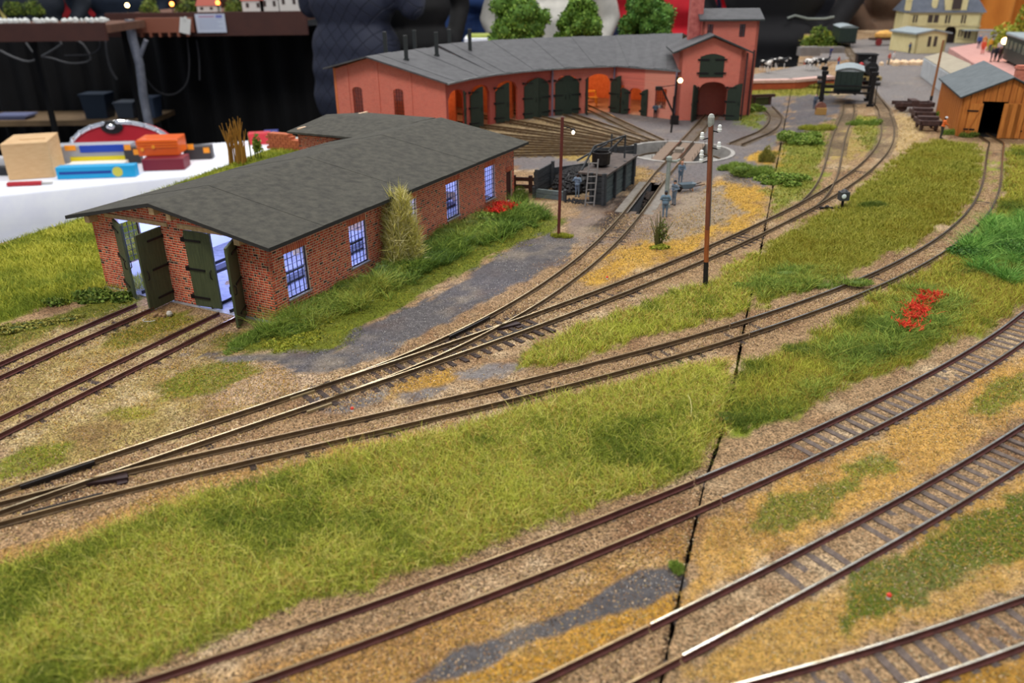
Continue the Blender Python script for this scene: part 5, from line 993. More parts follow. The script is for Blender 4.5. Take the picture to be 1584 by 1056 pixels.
# ------------------------------------------------------------------ poles and lamps
def upto(b, tx, ty): return hgt(b, ty, tx) - GZ
def shift(b, tx, ty):                                         # sideways lean so the top is where it shows
    z = hgt(b, ty, tx); v = ray(tx, ty); t = (b[1]) / v[1]; return v[0] * t - b[0], z - GZ
WPOLE = mat('pole_wood_red', (138, 80, 54), .7, col2=(104, 56, 38), ns=2, stretch=(3, 3, .3)); WPO2 = mat('pole_wood_orange', (170, 96, 46), .7, col2=(140, 74, 34), ns=2, stretch=(3, 3, .3)); TARM = mat('tar_black', (26, 22, 20), .7)
PORC = mat('porcelain', (230, 232, 228), .3); LMPG = mat('pole_cap_grey', (176, 178, 170), .6, col2=(140, 144, 136), ns=3)
b = at(1091, 443); dx, H = shift(b, 1100, 184); tp = thing('telegraph_pole', 'tall reddish wooden telegraph pole with white insulators and tarred foot', 'pole', (*b, GZ)); P_ = lambda f: (dx*f, 0, H*f)
for nm, f0, f1, mt, rr in (('tarred_foot', 0, .16, TARM, .19), ('lower_shaft', .16, .36, WPO2, .185), ('upper_shaft', .36, 1, WPOLE, .175)): m = MB(); m.tube([P_(f0), P_(f1)], [rr, rr*.97], 12); m.obj(nm, mt, tp)
m = MB(); m.lathe([(.02, .4), (.16, .34), (.24, .15), (.21, -.25), (.16, -.5)], P_(1), 10); m.obj('zinc_cap', LMPG, tp)
for f, sx, an in ((.94, 1, .3), (.90, -1, .3), (.845, 1, .3), (.80, -1, .3), (.77, -1, -.2)):
    p = P_(f); a = thing('insulator_arm', None, None); a.parent = tp; bpy.data.objects.remove(a)
    m = MB(); m.tube([p, (p[0]+sx*.5, -.05, p[2]-.12), (p[0]+sx*.58, -.05, p[2]+.05)], .05, 6); br_ = m.obj('insulator_bracket', BLK, tp)
    m = MB(); m.lathe([(.01, .32), (.12, .28), (.14, .12), (.1, .08), (.17, 0), (.15, -.16), (.02, -.16)], (p[0]+sx*.6, -.05, p[2]+.08), 10); m.obj('insulator', PORC, br_)
m = MB(); m.tube([(dx*f + .2, 0, H*f) for f in (1.0, .8, .6, .38)], .03, 5); m.obj('earth_wire', mat('wire_grey', (150,150,140), .5), tp)
b = at(864, 365); dx, H = shift(b, 870, 181); lp_ = thing('yard_lamp', 'thin reddish brown lamp post with a lit bulb beside the ash path', 'lamp post', (*b, GZ)); m = MB(); m.beam((0, 0, 0), (dx, 0, H), .26, .26); m.obj('post', mat('lamp_post_brown', (104, 46, 36), .6, col2=(84, 36, 30), ns=2), lp_)
GLOW = mat('bulb_glow', (255, 226, 190), .4, emit=14); GLOW2 = mat('bulb_glow_orange', (255, 196, 120), .4, emit=18)
m = MB(); m.tube([(dx, 0, H*.93), (dx+.6, 0, H*.915), (dx+.85, 0, H*.90)], .05, 6); m.tube([(dx, 0, H*.9), (dx+.6, 0, H*.915)], .03, 5); m.obj('lamp_arm', BLK, lp_); m = MB(); m.ball((dx+.95, 0, H*.876), .13, 10, (1, 1, 1.3)); m.obj('bulb', GLOW, lp_); m = MB(); m.lathe([(.05, .2), (.2, .05), (.24, 0)], (dx+.93, 0, H*.895), 10); m.obj('lamp_shade', DARKST, lp_)
b = at(1438, 164); v = ray(1460, 60); H = hgt(b, 62, 1460) - GZ; dx = v[0]/v[1]*b[1] - b[0]; tp = thing('telegraph_pole', 'thin leaning pole behind the rusty wheel sets, left of the wooden shed', 'pole', (*b, GZ)); m = MB(); m.tube([(dx*.16, 0, H*.16), (dx, 0, H)], [.22, .18], 8); m.obj('shaft', mat('far_pole_wood', (150,100,62), .7), tp); m = MB(); m.tube([(0,0,0), (dx*.16, 0, H*.16)], .24, 8); m.obj('tarred_foot', TARM, tp)
b = at(1038, 205); dx, H = shift(b, 1048, 118); lp_ = thing('yard_lamp', 'dark lamp post with a bright orange bulb in front of the gabled building', 'lamp post', (*b, GZ)); m = MB(); m.tube([(0,0,0), (dx,0,H)], .14, 8); m.obj('post', BLK, lp_); m = MB(); m.tube([(dx, 0, H*.93), (dx+.35, 0, H*.98)], .05, 6); m.obj('lamp_arm', BLK, lp_); m = MB(); m.ball((dx+.45, 0, H*.925), .34, 12); m.obj('bulb', GLOW2, lp_)
b = at(1040, 192); cr = thing('loading_crane', 'black jib crane with slanting boom beside the bright lamp', 'crane', (*b, GZ)); m = MB(); m.tube([(0,0,0), (0,0,4.2)], .16, 8); m.obj('mast', BLK, cr)
m = MB(); m.beam((.3, 0, 1.2), (-2.1, 0, 5.6), .26); m.beam((-2.1, 0, 5.6), (.2, 0, 5.9), .1); m.obj('boom', BLK, cr); m = MB(); m.cbox((-2.5, 0, 5.4), (.9, .6, .6)); m.obj('pulley_head', DARKST, cr); m = MB(); m.box(-.3, .9, -.4, .4, 0, 1.3); m.obj('winch_box', DARKST, cr)
b = at(1030, 320); H = hgt(b, 246, 1030) - GZ; wc = thing('water_column', 'pale grey water column between the workmen at the ash pit', 'water column', (*b, GZ)); WG = mat('pale_grey_paint', (150, 158, 150), .5, col2=(128, 136, 130), ns=2)
m = MB(); m.tube([(0,0,0), (0,0,H)], [.24,.2], 10); m.lathe([(.45, 0), (.4, .3), (.25, .4)], n=12); m.lathe([(.3, 0), (.3, .3), (.05, .45)], (0, 0, H-.1), 10); m.obj('column', WG, wc); m = MB(); m.tube([(0, 0, H-.2), (.8, .4, H-.3), (1.2, .6, H-.15)], .12, 8); m.obj('spout_arm', WG, wc)
# lantern, markers
b = at(1302, 322); ln_ = thing('point_lantern', 'small black switch lantern with white discs beside the turnout', 'lantern', (*b, GZ)); m = MB(); m.box(-.5, .5, -.3, .3, 0, .1); m.tube([(0,0,.1), (0,0,.9)], .14, 8); m.obj('stand', BLK, ln_); m = MB(); m.box(-.45, .45, -.4, .4, .85, 1.7); m.lathe([(.35, 0), (.2, .2), (.02, .25)], (0, 0, 1.7), 8); m.obj('lamp_housing', mat('housing_grey', (60, 62, 66), .5), ln_)
for x, y in ((-.12, -.42), (.47, 0)): m = MB(); m.ball((x, y, 1.3), .24, 10, (1, .3, 1) if y else (.3, 1, 1)); m.obj('lantern_disc', mat('milk_glass', (226, 236, 236), .3), ln_)
m = MB(); m.box(-2.2, -.4, -.15, .15, .0, .15); m.ball((-1.6, -.3, .2), .25, 6); m.obj('lever', BLK, ln_)
for (x, y), lb in (((545, 636), 'red and white marker post between the two turnouts'), ((939, 432), 'red and white marker post on the ochre ground by the yard line'), ((1374, 926), 'red and white marker in the grass at the bottom right')):
    b = at(x, y); mk = thing('clearance_marker', lb, 'marker', (*b, GZ)); m = MB(); m.tube([(0,0,0), (0,0,.14)], .09, 10); m.obj('marker_base', PORC, mk); m = MB(); m.tube([(0,0,.14), (0,0,.22)], .095, 10); m.lathe([(.095, .22), (.05, .27), (.001, .28)], n=10); m.obj('red_top', mat('marker_red', (214, 60, 40), .5), mk)
b = at(252, 490); st = thing('stone_heap', 'small pale stones and thread between the shed doors', 'stones', (*b, GZ)); m = MB(); m.ball((.5, 0, .25), .22, 8); m.obj('round_stone', mat('stone_pale', (196, 188, 176), .8), st)
m = MB(); r_ = random.Random(2)
for k in range(9): m.ball((r_.uniform(-.6, .5), r_.uniform(-.3, .3), .12), r_.uniform(.08, .2), 6)
m.obj('pebbles', mat('stone_brown', (150, 118, 84), .85), st); m = MB(); m.tube([(-.7+.9*math.cos(a)*.5, -.6+.3*math.sin(a), .04) for a in np.linspace(2.4, 6.0, 10)], .02, 5); m.obj('thread', PORC, st)
# buffer stop
b = at(1178, 162); bf = thing('buffer_stop', 'dark wooden buffer stop with grassy mound at the end of the short siding', 'buffer stop', (*b, GZ), R_(12)); m = MB(); m.box(-2.3, 2.3, -.3, .2, 1.3, 1.8); m.obj('buffer_beam', OLD, bf)
for x in (-1.5, 1.5): m = MB(); m.box(x-.2, x+.2, -.2, .3, 0, 1.5); m.obj('post', OLD, bf)
m = MB(); m.prism([(-1.8, 0), (1.8, 0), (1.8, 2), (-1.8, 2)], 0, 1.2); m.obj('earth_bank', mat('earth_bank', (80, 84, 40), .9, col2=(60, 62, 34), ns=1, bump=1), bf)
# ------------------------------------------------------------------ model figures
SCL = 1/80
BLU = dict(top=(118, 134, 150), leg=(108, 124, 140), hat=(52, 58, 66)); HNDHIP = dict(elR=(-28, 8, 118), wrR=(-16, -10, 104), elL=(28, 8, 118), wrL=(14, -12, 108)); REACH = dict(elR=(-22, -10, 118), wrR=(-16, -30, 112), elL=(22, -10, 118), wrL=(16, -30, 108), lean=.15)
def fig(label, px, py, rz, cols, pose=None, hat=1, sc=1/72, coat=0, g=None, z=GZ): o = person(label, (*at(px, py, z), z), rz, cols, pose, hat, coat, sc, 3.0, g); o.scale = (1.2, 1.2, 1); return o
fig('workman figure in grey blue overalls with flat cap facing the coal heap', 893, 305, R_(150), BLU, HNDHIP, sc=1/68)
fig('workman figure standing behind the wheelbarrow, facing the camera', 1052, 284, R_(10), dict(top=(108,128,148), leg=(104,122,140), hat=(196,140,110)), REACH, sc=1/68)
fig('workman figure in blue with cap just right of the water column', 1042, 317, R_(-60), BLU, HNDHIP, sc=1/68)
fig('workman figure seen from behind, nearest of the three at the ash pit', 1028, 336, R_(170), dict(top=(108,132,148), leg=(104,124,140), hat=(60,74,88)), HNDHIP, sc=1/66)
fig('figure in bright blue standing before the half open roundhouse doors', 835, 177, R_(40), dict(top=(30,66,170), leg=(24,30,54), hair=(120,80,60)), REACH, 0)
fig('left figure of the pair talking by the crane, dark trousers', 1013, 183, R_(170), dict(top=(74,88,104), leg=(30,32,36)), HNDHIP, 0)
fig('pale grey figure beside the dark trousered one by the crane', 1021, 182, R_(20), dict(top=(170,164,156), leg=(150,144,136)), None, 0)
fig('figure in light blue trousers carrying a box by the crane', 1033, 183, R_(60), dict(top=(170,190,206), leg=(120,170,206)), REACH, 0)
fig('figure in an orange jacket with white helmet beside the wooden shed', 1455, 214, R_(75), dict(top=(232,110,40), leg=(50,54,50), hat=(232,232,236), skin=(226,160,110)), REACH, sc=1/58)
fig('small figure in a blue coat walking beside the jacked up van', 1259, 168, R_(20), dict(top=(96,110,130), leg=(80,90,110), hair=(220,210,205)), REACH, 0)
wb = thing('wheelbarrow', 'grey blue wheelbarrow with wooden handles by the workmen', 'wheelbarrow', (*at(1062, 296), GZ), R_(15)); m = MB()
m.add([(-.9,-.5,.9),(.9,-.5,.9),(.9,.5,.9),(-.9,.5,.9),(-.5,-.3,.35),(.5,-.3,.35),(.5,.3,.35),(-.5,.3,.35)], [(4,7,6,5),(0,1,5,4),(1,2,6,5),(2,3,7,6),(3,0,4,7),(0,4,5,1)]); m.obj('tray', mat('tray_grey', (122, 136, 146), .5), wb)
for s in (-.3, .3): m = MB(); m.beam((-.9, s*.5, .35), (1.9, s*1.4, .75), .09); m.obj('handle', OLD, wb); m = MB(); m.beam((.5, s, .4), (.6, s, 0), .09); m.obj('leg', mat('barrow_orange', (176, 112, 50), .7), wb)
m = MB(); m.tube([(-.9, -.06, .3), (-.9, .06, .3)], .3, 12); m.obj('wheel', BLK, wb)
# ------------------------------------------------------------------ far yard
def atd(px, py, yd): d = ray(px, py); t = yd / d[1]; return (d[0]*t, yd, CAM_H + d[2]*t)
VG = mat('van_green', (34, 50, 44), .5, col2=(26, 40, 36), ns=2); VR = mat('van_roof_grey', (150, 160, 164), .6, col2=(132, 142, 146), ns=1); WH = mat('white_paint', (220, 220, 216), .5)
def van(label, b, rz, L_=9.0, w_=4.2, h=4.2, z=1.4, wheels=True):
    v = thing('railway_van', label, 'wagon', (b[0], b[1], GZ), rz); m = MB(); m.box(-w_/2, w_/2, 0, L_, z, z + h)
    m.obj('body', VG, v, bev=.06); m = MB(); n = 8; pr = [(-w_/2 - .15 + (w_+.3)*k/n, z + h + .55*math.sin(math.pi*k/n)) for k in range(n+1)]
    vs = [(x, y, zz) for y in (-.2, L_+.2) for x, zz in pr] + [(x, y, zz + .14) for y in (-.2, L_+.2) for x, zz in pr]; k1 = n+1
    m.add(vs, [(i, i+1, k1+i+1, k1+i) for i in range(n)] + [(2*k1+i, 3*k1+i, 3*k1+i+1, 2*k1+i+1) for i in range(n)] + [(i, 2*k1+i, 2*k1+i+1, i+1) for i in range(n)] + [(k1+i, k1+i+1, 3*k1+i+1, 3*k1+i) for i in range(n)])
    m.add([(x, 0, zz) for x, zz in pr], [tuple(range(n+1))]); m.obj('roof', VR, v)
    for k in range(5): m = MB(); x = -w_/2 + w_*k/5; m.box(x + .04, x + w_/5 - .04, -.08, 0, z + .1, z + h - .05); m.obj('end_plank', VG, v)
    m = MB(); m.box(-w_/2, w_/2, -.2, 0, z - .35, z); m.box(-w_/2+.2, w_/2-.2, 0, L_, z - .4, z); m.obj('underframe', BLK, v)
    for s in (-1, 1): m = MB(); m.tube([(s*w_*.3, -.2, z - .18), (s*w_*.3, -.75, z - .18)], .12, 8); m.tube([(s*w_*.3, -.75, z - .18), (s*w_*.3, -.85, z - .18)], .3, 10); m.obj('buffer', BLK, v)
    if wheels:
        for y in (1.6, L_ - 1.6): m = MB(); m.tube([(-w_*.24, y, .65), (-w_*.24 + .25, y, .65)], .62, 12); m.tube([(w_*.24 - .25, y, .65), (w_*.24, y, .65)], .62, 12); m.tube([(-w_*.24, y, .65), (w_*.24, y, .65)], .12, 8); m.obj('wheelset', BLK, v)
    return v
vb = atd(1308, 155, 146); van('dark green van with pale grey roof raised between lifting jacks', (vb[0], vb[1]), R_(-21), 8.5, 4.5, 3.3, 2.3, wheels=False)
j = thing('lifting_jacks', 'dark lifting jacks with cross beams holding up the green van', 'lifting jack', (vb[0], vb[1], GZ), R_(-19))
for s in (-1, 1):
    for y in (-.8, 6.5):
        m = MB(); m.box(s*4.0-.3, s*4.0+.3, y-.3, y+.3, 0, 5.3); m.box(s*4.0-.6, s*4.0+.6, y-.5, y+.5, 0, .4); m.box(s*4.0-.55, s*4.0+.55, y-.35, y+.35, 5.1, 5.7); m.obj('jack_post', BLK, j)
        m = MB(); m.tube([(s*4.8, y, .2), (s*4.6, y, 3.8)], .08, 6); m.tube([(s*4.1, y, 3.8), (s*5.1, y, 3.8)], .3, 8); m.obj('jack_screw', BLK, j)
for y in (-.8, 6.5): m = MB(); m.box(-4, 4, y-.2, y+.2, 2.0, 2.35); m.box(-4, 4, y-.2, y+.2, 3.2, 3.4); m.obj('cross_beam', BLK, j)
b = at(1268, 177); ws = thing('wheel_crate', 'brown wheel leaning in a yellowish crate left of the lifted van', 'wheel', (*b, GZ)); m = MB(); m.tube([(0,-.15,1.1),(0,.15,1.1)], .9, 14); m.obj('wheel', mat('rust_pink', (140, 96, 84), .8, col2=(110,70,60), ns=2), ws); m = MB(); m.box(-.8, .8, -.7, .2, 0, 1.1); m.obj('crate', mat('crate_ochre', (170, 130, 72), .8), ws)
# steam locomotive facing the camera
lb_ = at(1345, 132); lo = thing('steam_locomotive', 'small black steam locomotive with red and white side facing the yard', 'locomotive', (*lb_, GZ), R_(-13))
m = MB(); m.box(-2.1, 2.1, -.3, 0, 1.0, 1.7); m.box(-2.1, 2.1, 0, 11, 1.5, 1.7); m.obj('running_board', mat('loco_ochre', (150, 130, 80), .6), lo); m = MB(); m.box(-1.2, 1.2, 0, 11, .7, 1.5); m.obj('frame', BLK, lo)
m = MB(); m.tube([(0, .4, 3.1), (0, 7, 3.1)], 1.35, 16); m.tube([(0, .2, 3.1), (0, .42, 3.1)], 1.2, 16); m.obj('boiler', mat('loco_black', (30, 32, 34), .4), lo); m = MB(); m.lathe([(.4, 0), (.35, 1.2), (.5, 1.3), (.5, 1.5)], (0, 1.2, 4.3), 12); m.obj('chimney', BLK, lo); m = MB(); m.lathe([(.55, 0), (.5, .6), (.05, .9)], (0, 3.6, 4.3), 12); m.obj('steam_dome', BLK, lo)
m = MB(); m.box(-1.9, 1.9, 7, 10.2, 1.7, 5.2); m.box(-2.1, 2.1, 6.8, 10.5, 5.2, 5.4); m.obj('cab', BLK, lo); m = MB(); m.box(-2.15, -1.6, .5, 6, 1.7, 3.4); m.obj('side_tank', mat('tank_white', (206, 196, 192), .5), lo); m = MB(); m.box(-2.2, -2.1, .6, 5.9, 1.0, 1.9); m.ball((-1.7, 3, 3.7), .5, 8); m.obj('red_trim', mat('loco_red', (190, 44, 44), .5), lo)
for s in (-1, 1): m = MB(); m.tube([(s*1.3, -.3, 1.35), (s*1.3, -1.0, 1.35)], .13, 8); m.tube([(s*1.3, -1.0, 1.35), (s*1.3, -1.1, 1.35)], .36, 10); m.obj('buffer', BLK, lo)
for y in (1.5, 4, 6.5, 9): m = MB(); m.tube([(-1.2, y, .85), (-.95, y, .85)], .85, 12); m.tube([(.95, y, .85), (1.2, y, .85)], .85, 12); m.obj('wheelset', mat('wheel_red', (130, 40, 38), .6), lo)
b2 = at(1309, 74); van('dark green van with light roof far back on the yard line', b2, R_(-12), 14, 5.0, 4.0, 1.6)
# cattle platform
PV = mat('platform_kerb_pink', (206, 170, 158), .8, col2=(190, 152, 142), ns=.5); PT = mat('platform_grey', (134, 128, 124), .85, col2=(116, 110, 106), ns=.5); PBR = mat('platform_brick', (176, 84, 48), .85, col2=(150, 68, 40), ns=.6)
pa, pb = at(1150, 142), at(1290, 134); bk_ = [atd(1290, 96, 205)[:2], atd(1160, 104, 205)[:2]]
p0, p1 = (pa[0] - 1, pa[1] + 2), (pb[0] + .5, pb[1] + 1.5); pm = (at(1226, 137)[0], at(1226, 137)[1] - 1.2)
plat = thing('cattle_platform', 'raised loading platform with pink kerb slabs and brick front', 'platform', (p0[0], p0[1], GZ)); rel = lambda p: (p[0]-p0[0], p[1]-p0[1])
ol = [rel(p0), rel(pm), rel(p1), rel((p1[0] + 5, p1[1] + 34)), rel((p0[0] + 24, p0[1] + 30)), rel((p0[0] + 4, p0[1] + 9))]
m = MB(); m.prism(ol, 0, 1.5); m.obj('brick_base', PBR, plat); m = MB(); m.prism(ol, 1.5, 1.7); m.obj('paved_top', PT, plat)
for a, c in ((ol[0], ol[1]), (ol[1], ol[2])):
    d, L_ = unit(a, c); nk = max(2, int(L_ / 2.4)); n_ = (-d[1], d[0])
    for k in range(nk): m = MB(); quadblock(m, (a[0] - n_[0]*.2, a[1] - n_[1]*.2), d, n_, L_*k/nk + .04, L_*(k+1)/nk - .04, (1.35, 1.35), (1.85, 1.85), 2.4); m.obj('kerb_slab', PV, plat)
PZ = GZ + 1.85
def cow(label, x, y, rz, k=0):
    key = ('cow', k); C = []
    A = lambda a, b, ra, rb, m: C.append((a, b, ra, rb, m))
    A((0,-60,115), (0,50,118), 26, 25, 'w'); A((0,-30,108), (0,30,106), 28, 27, 'b'); A((0,-58,120), (0,-92,142), 20, 12, 'b'); A((0,-96,146), (0,-120,132), 11.5, 7.5, 'w')
    for s in (-1, 1): A((s*9,-92,156), (s*20,-90,152), 4, 3, 'b'); A((s*5,-90,158), (s*13,-92,168), 2.5, 1.5, 'w')
    for s in (-1, 1):
        A((s*16,-48,100), (s*15,-48,52), 10.5, 6, 'b' if s > 0 else 'w'); A((s*15,-48,52), (s*15,-46,7), 5.5, 4.4, 'w'); A((s*16,44,108), (s*16,34,66), 15, 8, 'b'); A((s*16,34,66), (s*15,52,44), 8, 5.5, 'w'); A((s*15,52,44), (s*15,48,6), 5.2, 4.4, 'w')
    A((0,30,88), (0,34,80), 12, 9, 'p'); A((0,74,128), (0,80,70), 3.2, 3.2, 'b')
    if key not in _bod:
        mb = MB(); [capsule(mb, *c[:4]) for c in C]; me = mb.mesh('t', []); o = bpy.data.objects.new('t', me); COL.objects.link(o); r = o.modifiers.new('r', 'REMESH'); r.mode = 'VOXEL'; r.voxel_size = 4 * S; dg = bpy.context.evaluated_depsgraph_get(); m2 = bpy.data.meshes.new_from_object(o.evaluated_get(dg)); bpy.data.objects.remove(o)
        V = np.empty(len(m2.vertices)*3, np.float32); m2.vertices.foreach_get('co', V); V = V.reshape(-1, 3) / S; cen = np.array([V[list(p.vertices)].mean(0) for p in m2.polygons]); best = np.full(len(cen), 1e9); ix = np.zeros(len(cen), int)
        for c in C:
            a, b = np.array(c[0]), np.array(c[1]); e = b - a; t = np.clip((cen - a) @ e / (e @ e), 0, 1); d = np.linalg.norm(cen - a - t[:, None]*e, axis=1) - (c[2]*(1-t) + c[3]*t); q = d < best; best[q] = d[q]; ix[q] = 'wbp'.index(c[4])
        pt = (vnoise(cen[:, 1] + cen[:, 0]*.5, cen[:, 2], 34, 40 + k) > 0); ix[(ix == 0) & pt & (cen[:, 2] > 70)] = 1; ix[(ix == 1) & ~pt & (cen[:, 2] > 92)] = 0
        m2.vertices.foreach_set('co', (V/62*S).ravel()); m2.polygons.foreach_set('material_index', ix); m2.polygons.foreach_set('use_smooth', [True]*len(ix))
        for mm in (mat('cow_white', (228,224,218), .7), mat('cow_black', (26,26,28), .7), mat('cow_pink', (220,170,160), .7)): m2.materials.append(mm)
        m2.update(); _bod[key] = m2
    me = _bod[key].copy(); me.name = 'cow'; o = bpy.data.objects.new('cow', me); COL.objects.link(o); o.location = (x*S, y*S, PZ*S); o.rotation_euler.z = rz; tag(o, label, 'cow', 'black and white cows on the cattle platform')
for k, (px, py, rz, lb) in enumerate(((1180, 110, 20, 'leftmost black and white cow on the cattle platform'), (1188, 112, -10, 'second cow from the left on the platform, facing the camera'), (1196, 107, 30, 'third cow in the left group on the cattle platform'), (1207, 106, 70, 'mostly black cow at the right of the left group'),
        (1250, 108, 15, 'left cow of the right group, beyond the board joint'), (1259, 108, -15, 'middle cow of the right group beyond the board joint'), (1271, 107, 100, 'black cow turned sideways at the right of the right group'))): cow(lb, *at(px, py, PZ), R_(rz), k % 3)
fig('figure in blue leaning over behind the right cows', 1284, 88, R_(20), dict(top=(40,60,130), leg=(50,60,110)), REACH, 0, z=PZ); fig('figure with red top and bright blue trousers on the cattle platform', 1296, 104, R_(40), dict(top=(200,80,60), leg=(60,140,210)), None, 0, z=PZ)
# ramp blocks behind the cows
for lb, x, y, w_, d_, h in (('grey concrete block at the far left of the platform', 1250, 86, 5, 3, 2), ('long grey trough at the back of the platform', 1280, 82, 8, 2, 1.4)): b = at(x, y, PZ); m = MB(); m.box(-w_/2, w_/2, -d_/2, d_/2, 0, h); m.box(-w_/2+.3, w_/2-.3, -d_/2+.3, d_/2-.3, h, h+.15); tag(m.obj('trough', PT, loc=(b[0], b[1], PZ - .0)), lb, 'trough')
# rusty bogies left of the wooden shed
RUST = mat('rusty_steel', (78, 54, 50), .8, col2=(52, 36, 34), ns=2)
def bogie(label, px, py, rz, L_=5):
    b = at(px, py); t = thing('rusty_truck', label, 'bogie', (*b, GZ), rz)
    for s in (-1.3, 1.3): m = MB(); m.box(s-.15, s+.15, -L_/2, L_/2, .9, 1.5); m.obj('side_frame', RUST, t)
    for y in (-L_*.3, L_*.3): m = MB(); m.tube([(-1.1, y, .8), (-.85, y, .8)], .75, 12); m.tube([(.85, y, .8), (1.1, y, .8)], .75, 12); m.tube([(-1.1, y, .8), (1.1, y, .8)], .14, 6); m.obj('wheelset', RUST, t)
    m = MB(); m.box(-1.4, 1.4, -.6, .6, 1.1, 1.9); m.box(-1.5, 1.5, -L_/2, -L_/2+.4, 1, 1.6); m.obj('bolster', RUST, t)
bogie('rusty wheel truck nearest to the man in orange', 1432, 200, R_(-14)); bogie('rusty wheel truck in the middle of the row', 1424, 186, R_(-14)); bogie('rusty truck frame at the back of the row', 1410, 172, R_(80), 6)
# freight platform, pink station platform
FP = mat('freight_wall', (190, 194, 196), .7, col2=(168, 172, 176), ns=.4); SAND = mat('sand_top', (168, 158, 138), .85, col2=(150, 140, 122), ns=.5); PINK = mat('platform_pink', (196, 148, 140), .8, col2=(182, 134, 126), ns=.5)
f0, f1 = at(1424, 118), at(1478, 160); u_, L_ = unit(f0, f1); fpz = hgt(f0, 88, 1424) - GZ
q = [f0, f1, at(1502, 99, GZ + fpz), at(1460, 80, GZ + fpz)]; fp = thing('freight_platform', 'light grey walled freight platform with sandy top behind the wooden shed', 'platform', (*f0, GZ)); rl = [(a[0]-f0[0], a[1]-f0[1]) for a in q]
m = MB(); m.prism(rl[::-1], 0, fpz - .1); m.obj('wall_block', FP, fp); m = MB(); m.prism(rl[::-1], fpz - .1, fpz); m.obj('sandy_top', SAND, fp)
for k in range(7): m = MB(); quadblock(m, (0, 0), u_, (-u_[1], u_[0]), L_*k/7 + .1, L_*(k+1)/7 - .1, (.1, .1), (fpz - .3, fpz - .3), .12); m.v = [(a + u_[1]*.12*0, b_, c) for a, b_, c in m.v]; m.obj('wall_panel', FP, fp, loc=(u_[1]*.1, -u_[0]*.1, 0))
sp = 1.6; g0, g1, g2, g3 = [at(x, y, sp) for x, y in ((1468, 74), (1545, 122), (1700, 150), (1540, 62))]; pp = thing('station_platform', 'pink paved station platform with waiting passengers', 'platform', (*g0, GZ)); m = MB(); m.prism([(a[0]-g0[0], a[1]-g0[1]) for a in (g0, g1, g2, g3)], 0, sp - GZ); m.obj('paving', PINK, pp)
PSG = [('figure with a blue top at the far end of the pink platform', 1513, 75, (70,100,170), (60,60,90)), ('figure in orange further along the pink platform', 1521, 76, (230,150,70), (70,80,120)), ('figure in red orange on the pink platform', 1519, 84, (226,90,60), (210,80,60)), ('figure in yellow and orange on the pink platform', 1530, 81, (230,170,60), (90,100,110)), ('dark figure left of the trio on the pink platform', 1532, 96, (66,60,80), (40,40,60)), ('dark figure in the middle of the trio on the pink platform', 1538, 95, (50,52,64), (40,36,50)), ('rightmost dark figure of the trio on the pink platform', 1544, 96, (90,60,60), (40,40,44)), ('figure in pale grey beside the dark railcar', 1544, 86, (190,190,196), (60,70,90))]
for lb, x, y, c1, c2 in PSG: fig(lb, x, y, R_(random.uniform(-60, 60)), dict(top=c1, leg=c2), None, 0, sc=1/50, z=sp)
for lb, x, y, c1, c2 in [('figure in red beside a grey cart on the far road', 1374, 100, (190,90,76), (120,120,120)), ('pale figure beside the heap of stones on the road', 1381, 98, (220,220,220), (200,196,190)), ('figure in blue near the small yellow building', 1406, 82, (70,90,140), (60,60,80))]: fig(lb, x, y, R_(30), dict(top=c1, leg=c2), None, 0, sc=1/60)
b = atd(1536, 92, 192)[:2]; bb_ = at(1536, 96, sp)
rc = thing('railcar', 'dark green passenger coach with pale roof at the right edge', 'railcar', (bb_[0] + 3, bb_[1] + 2, sp), R_(62 - 90)); m = MB(); m.box(0, 5, 0, 1, 0, .1)
cdir = math.atan2(*(np.array(at(1600, 118, sp)) - np.array(at(1545, 92, sp)))[::-1]); rc.rotation_euler.z = cdir
m = MB(); m.box(0, 30, 0, 5, .6, 5.6); m.obj('body', VG, rc); m = MB(); m.box(-.3, 30, -.3, 5.3, 5.6, 6.3); m.obj('roof', VR, rc, bev=.3)
for k in range(7): m = MB(); m.box(1.2 + k*4, 3.8 + k*4, -.08, .02, 3.0, 4.8); m.obj('window', mat('coach_window', (70, 84, 80), .2), rc)
for k in range(4): m = MB(); m.tube([(3+k*7, .6, .6), (3+k*7, .9, .6)], .7, 10); m.obj('wheel', BLK, rc)
b = at(1548, 92, sp); pl = thing('platform_lamp', 'brightly lit round lamp above the pink platform', 'lamp post', (*b, sp)); H = hgt(b, 66, 1549) - sp; m = MB(); m.tube([(0,0,0), (0,0,H)], .12, 6); m.obj('post', BLK, pl); m = MB(); m.ball((0, 0, H + .4), .75, 12); m.obj('bulb', GLOW2, pl)
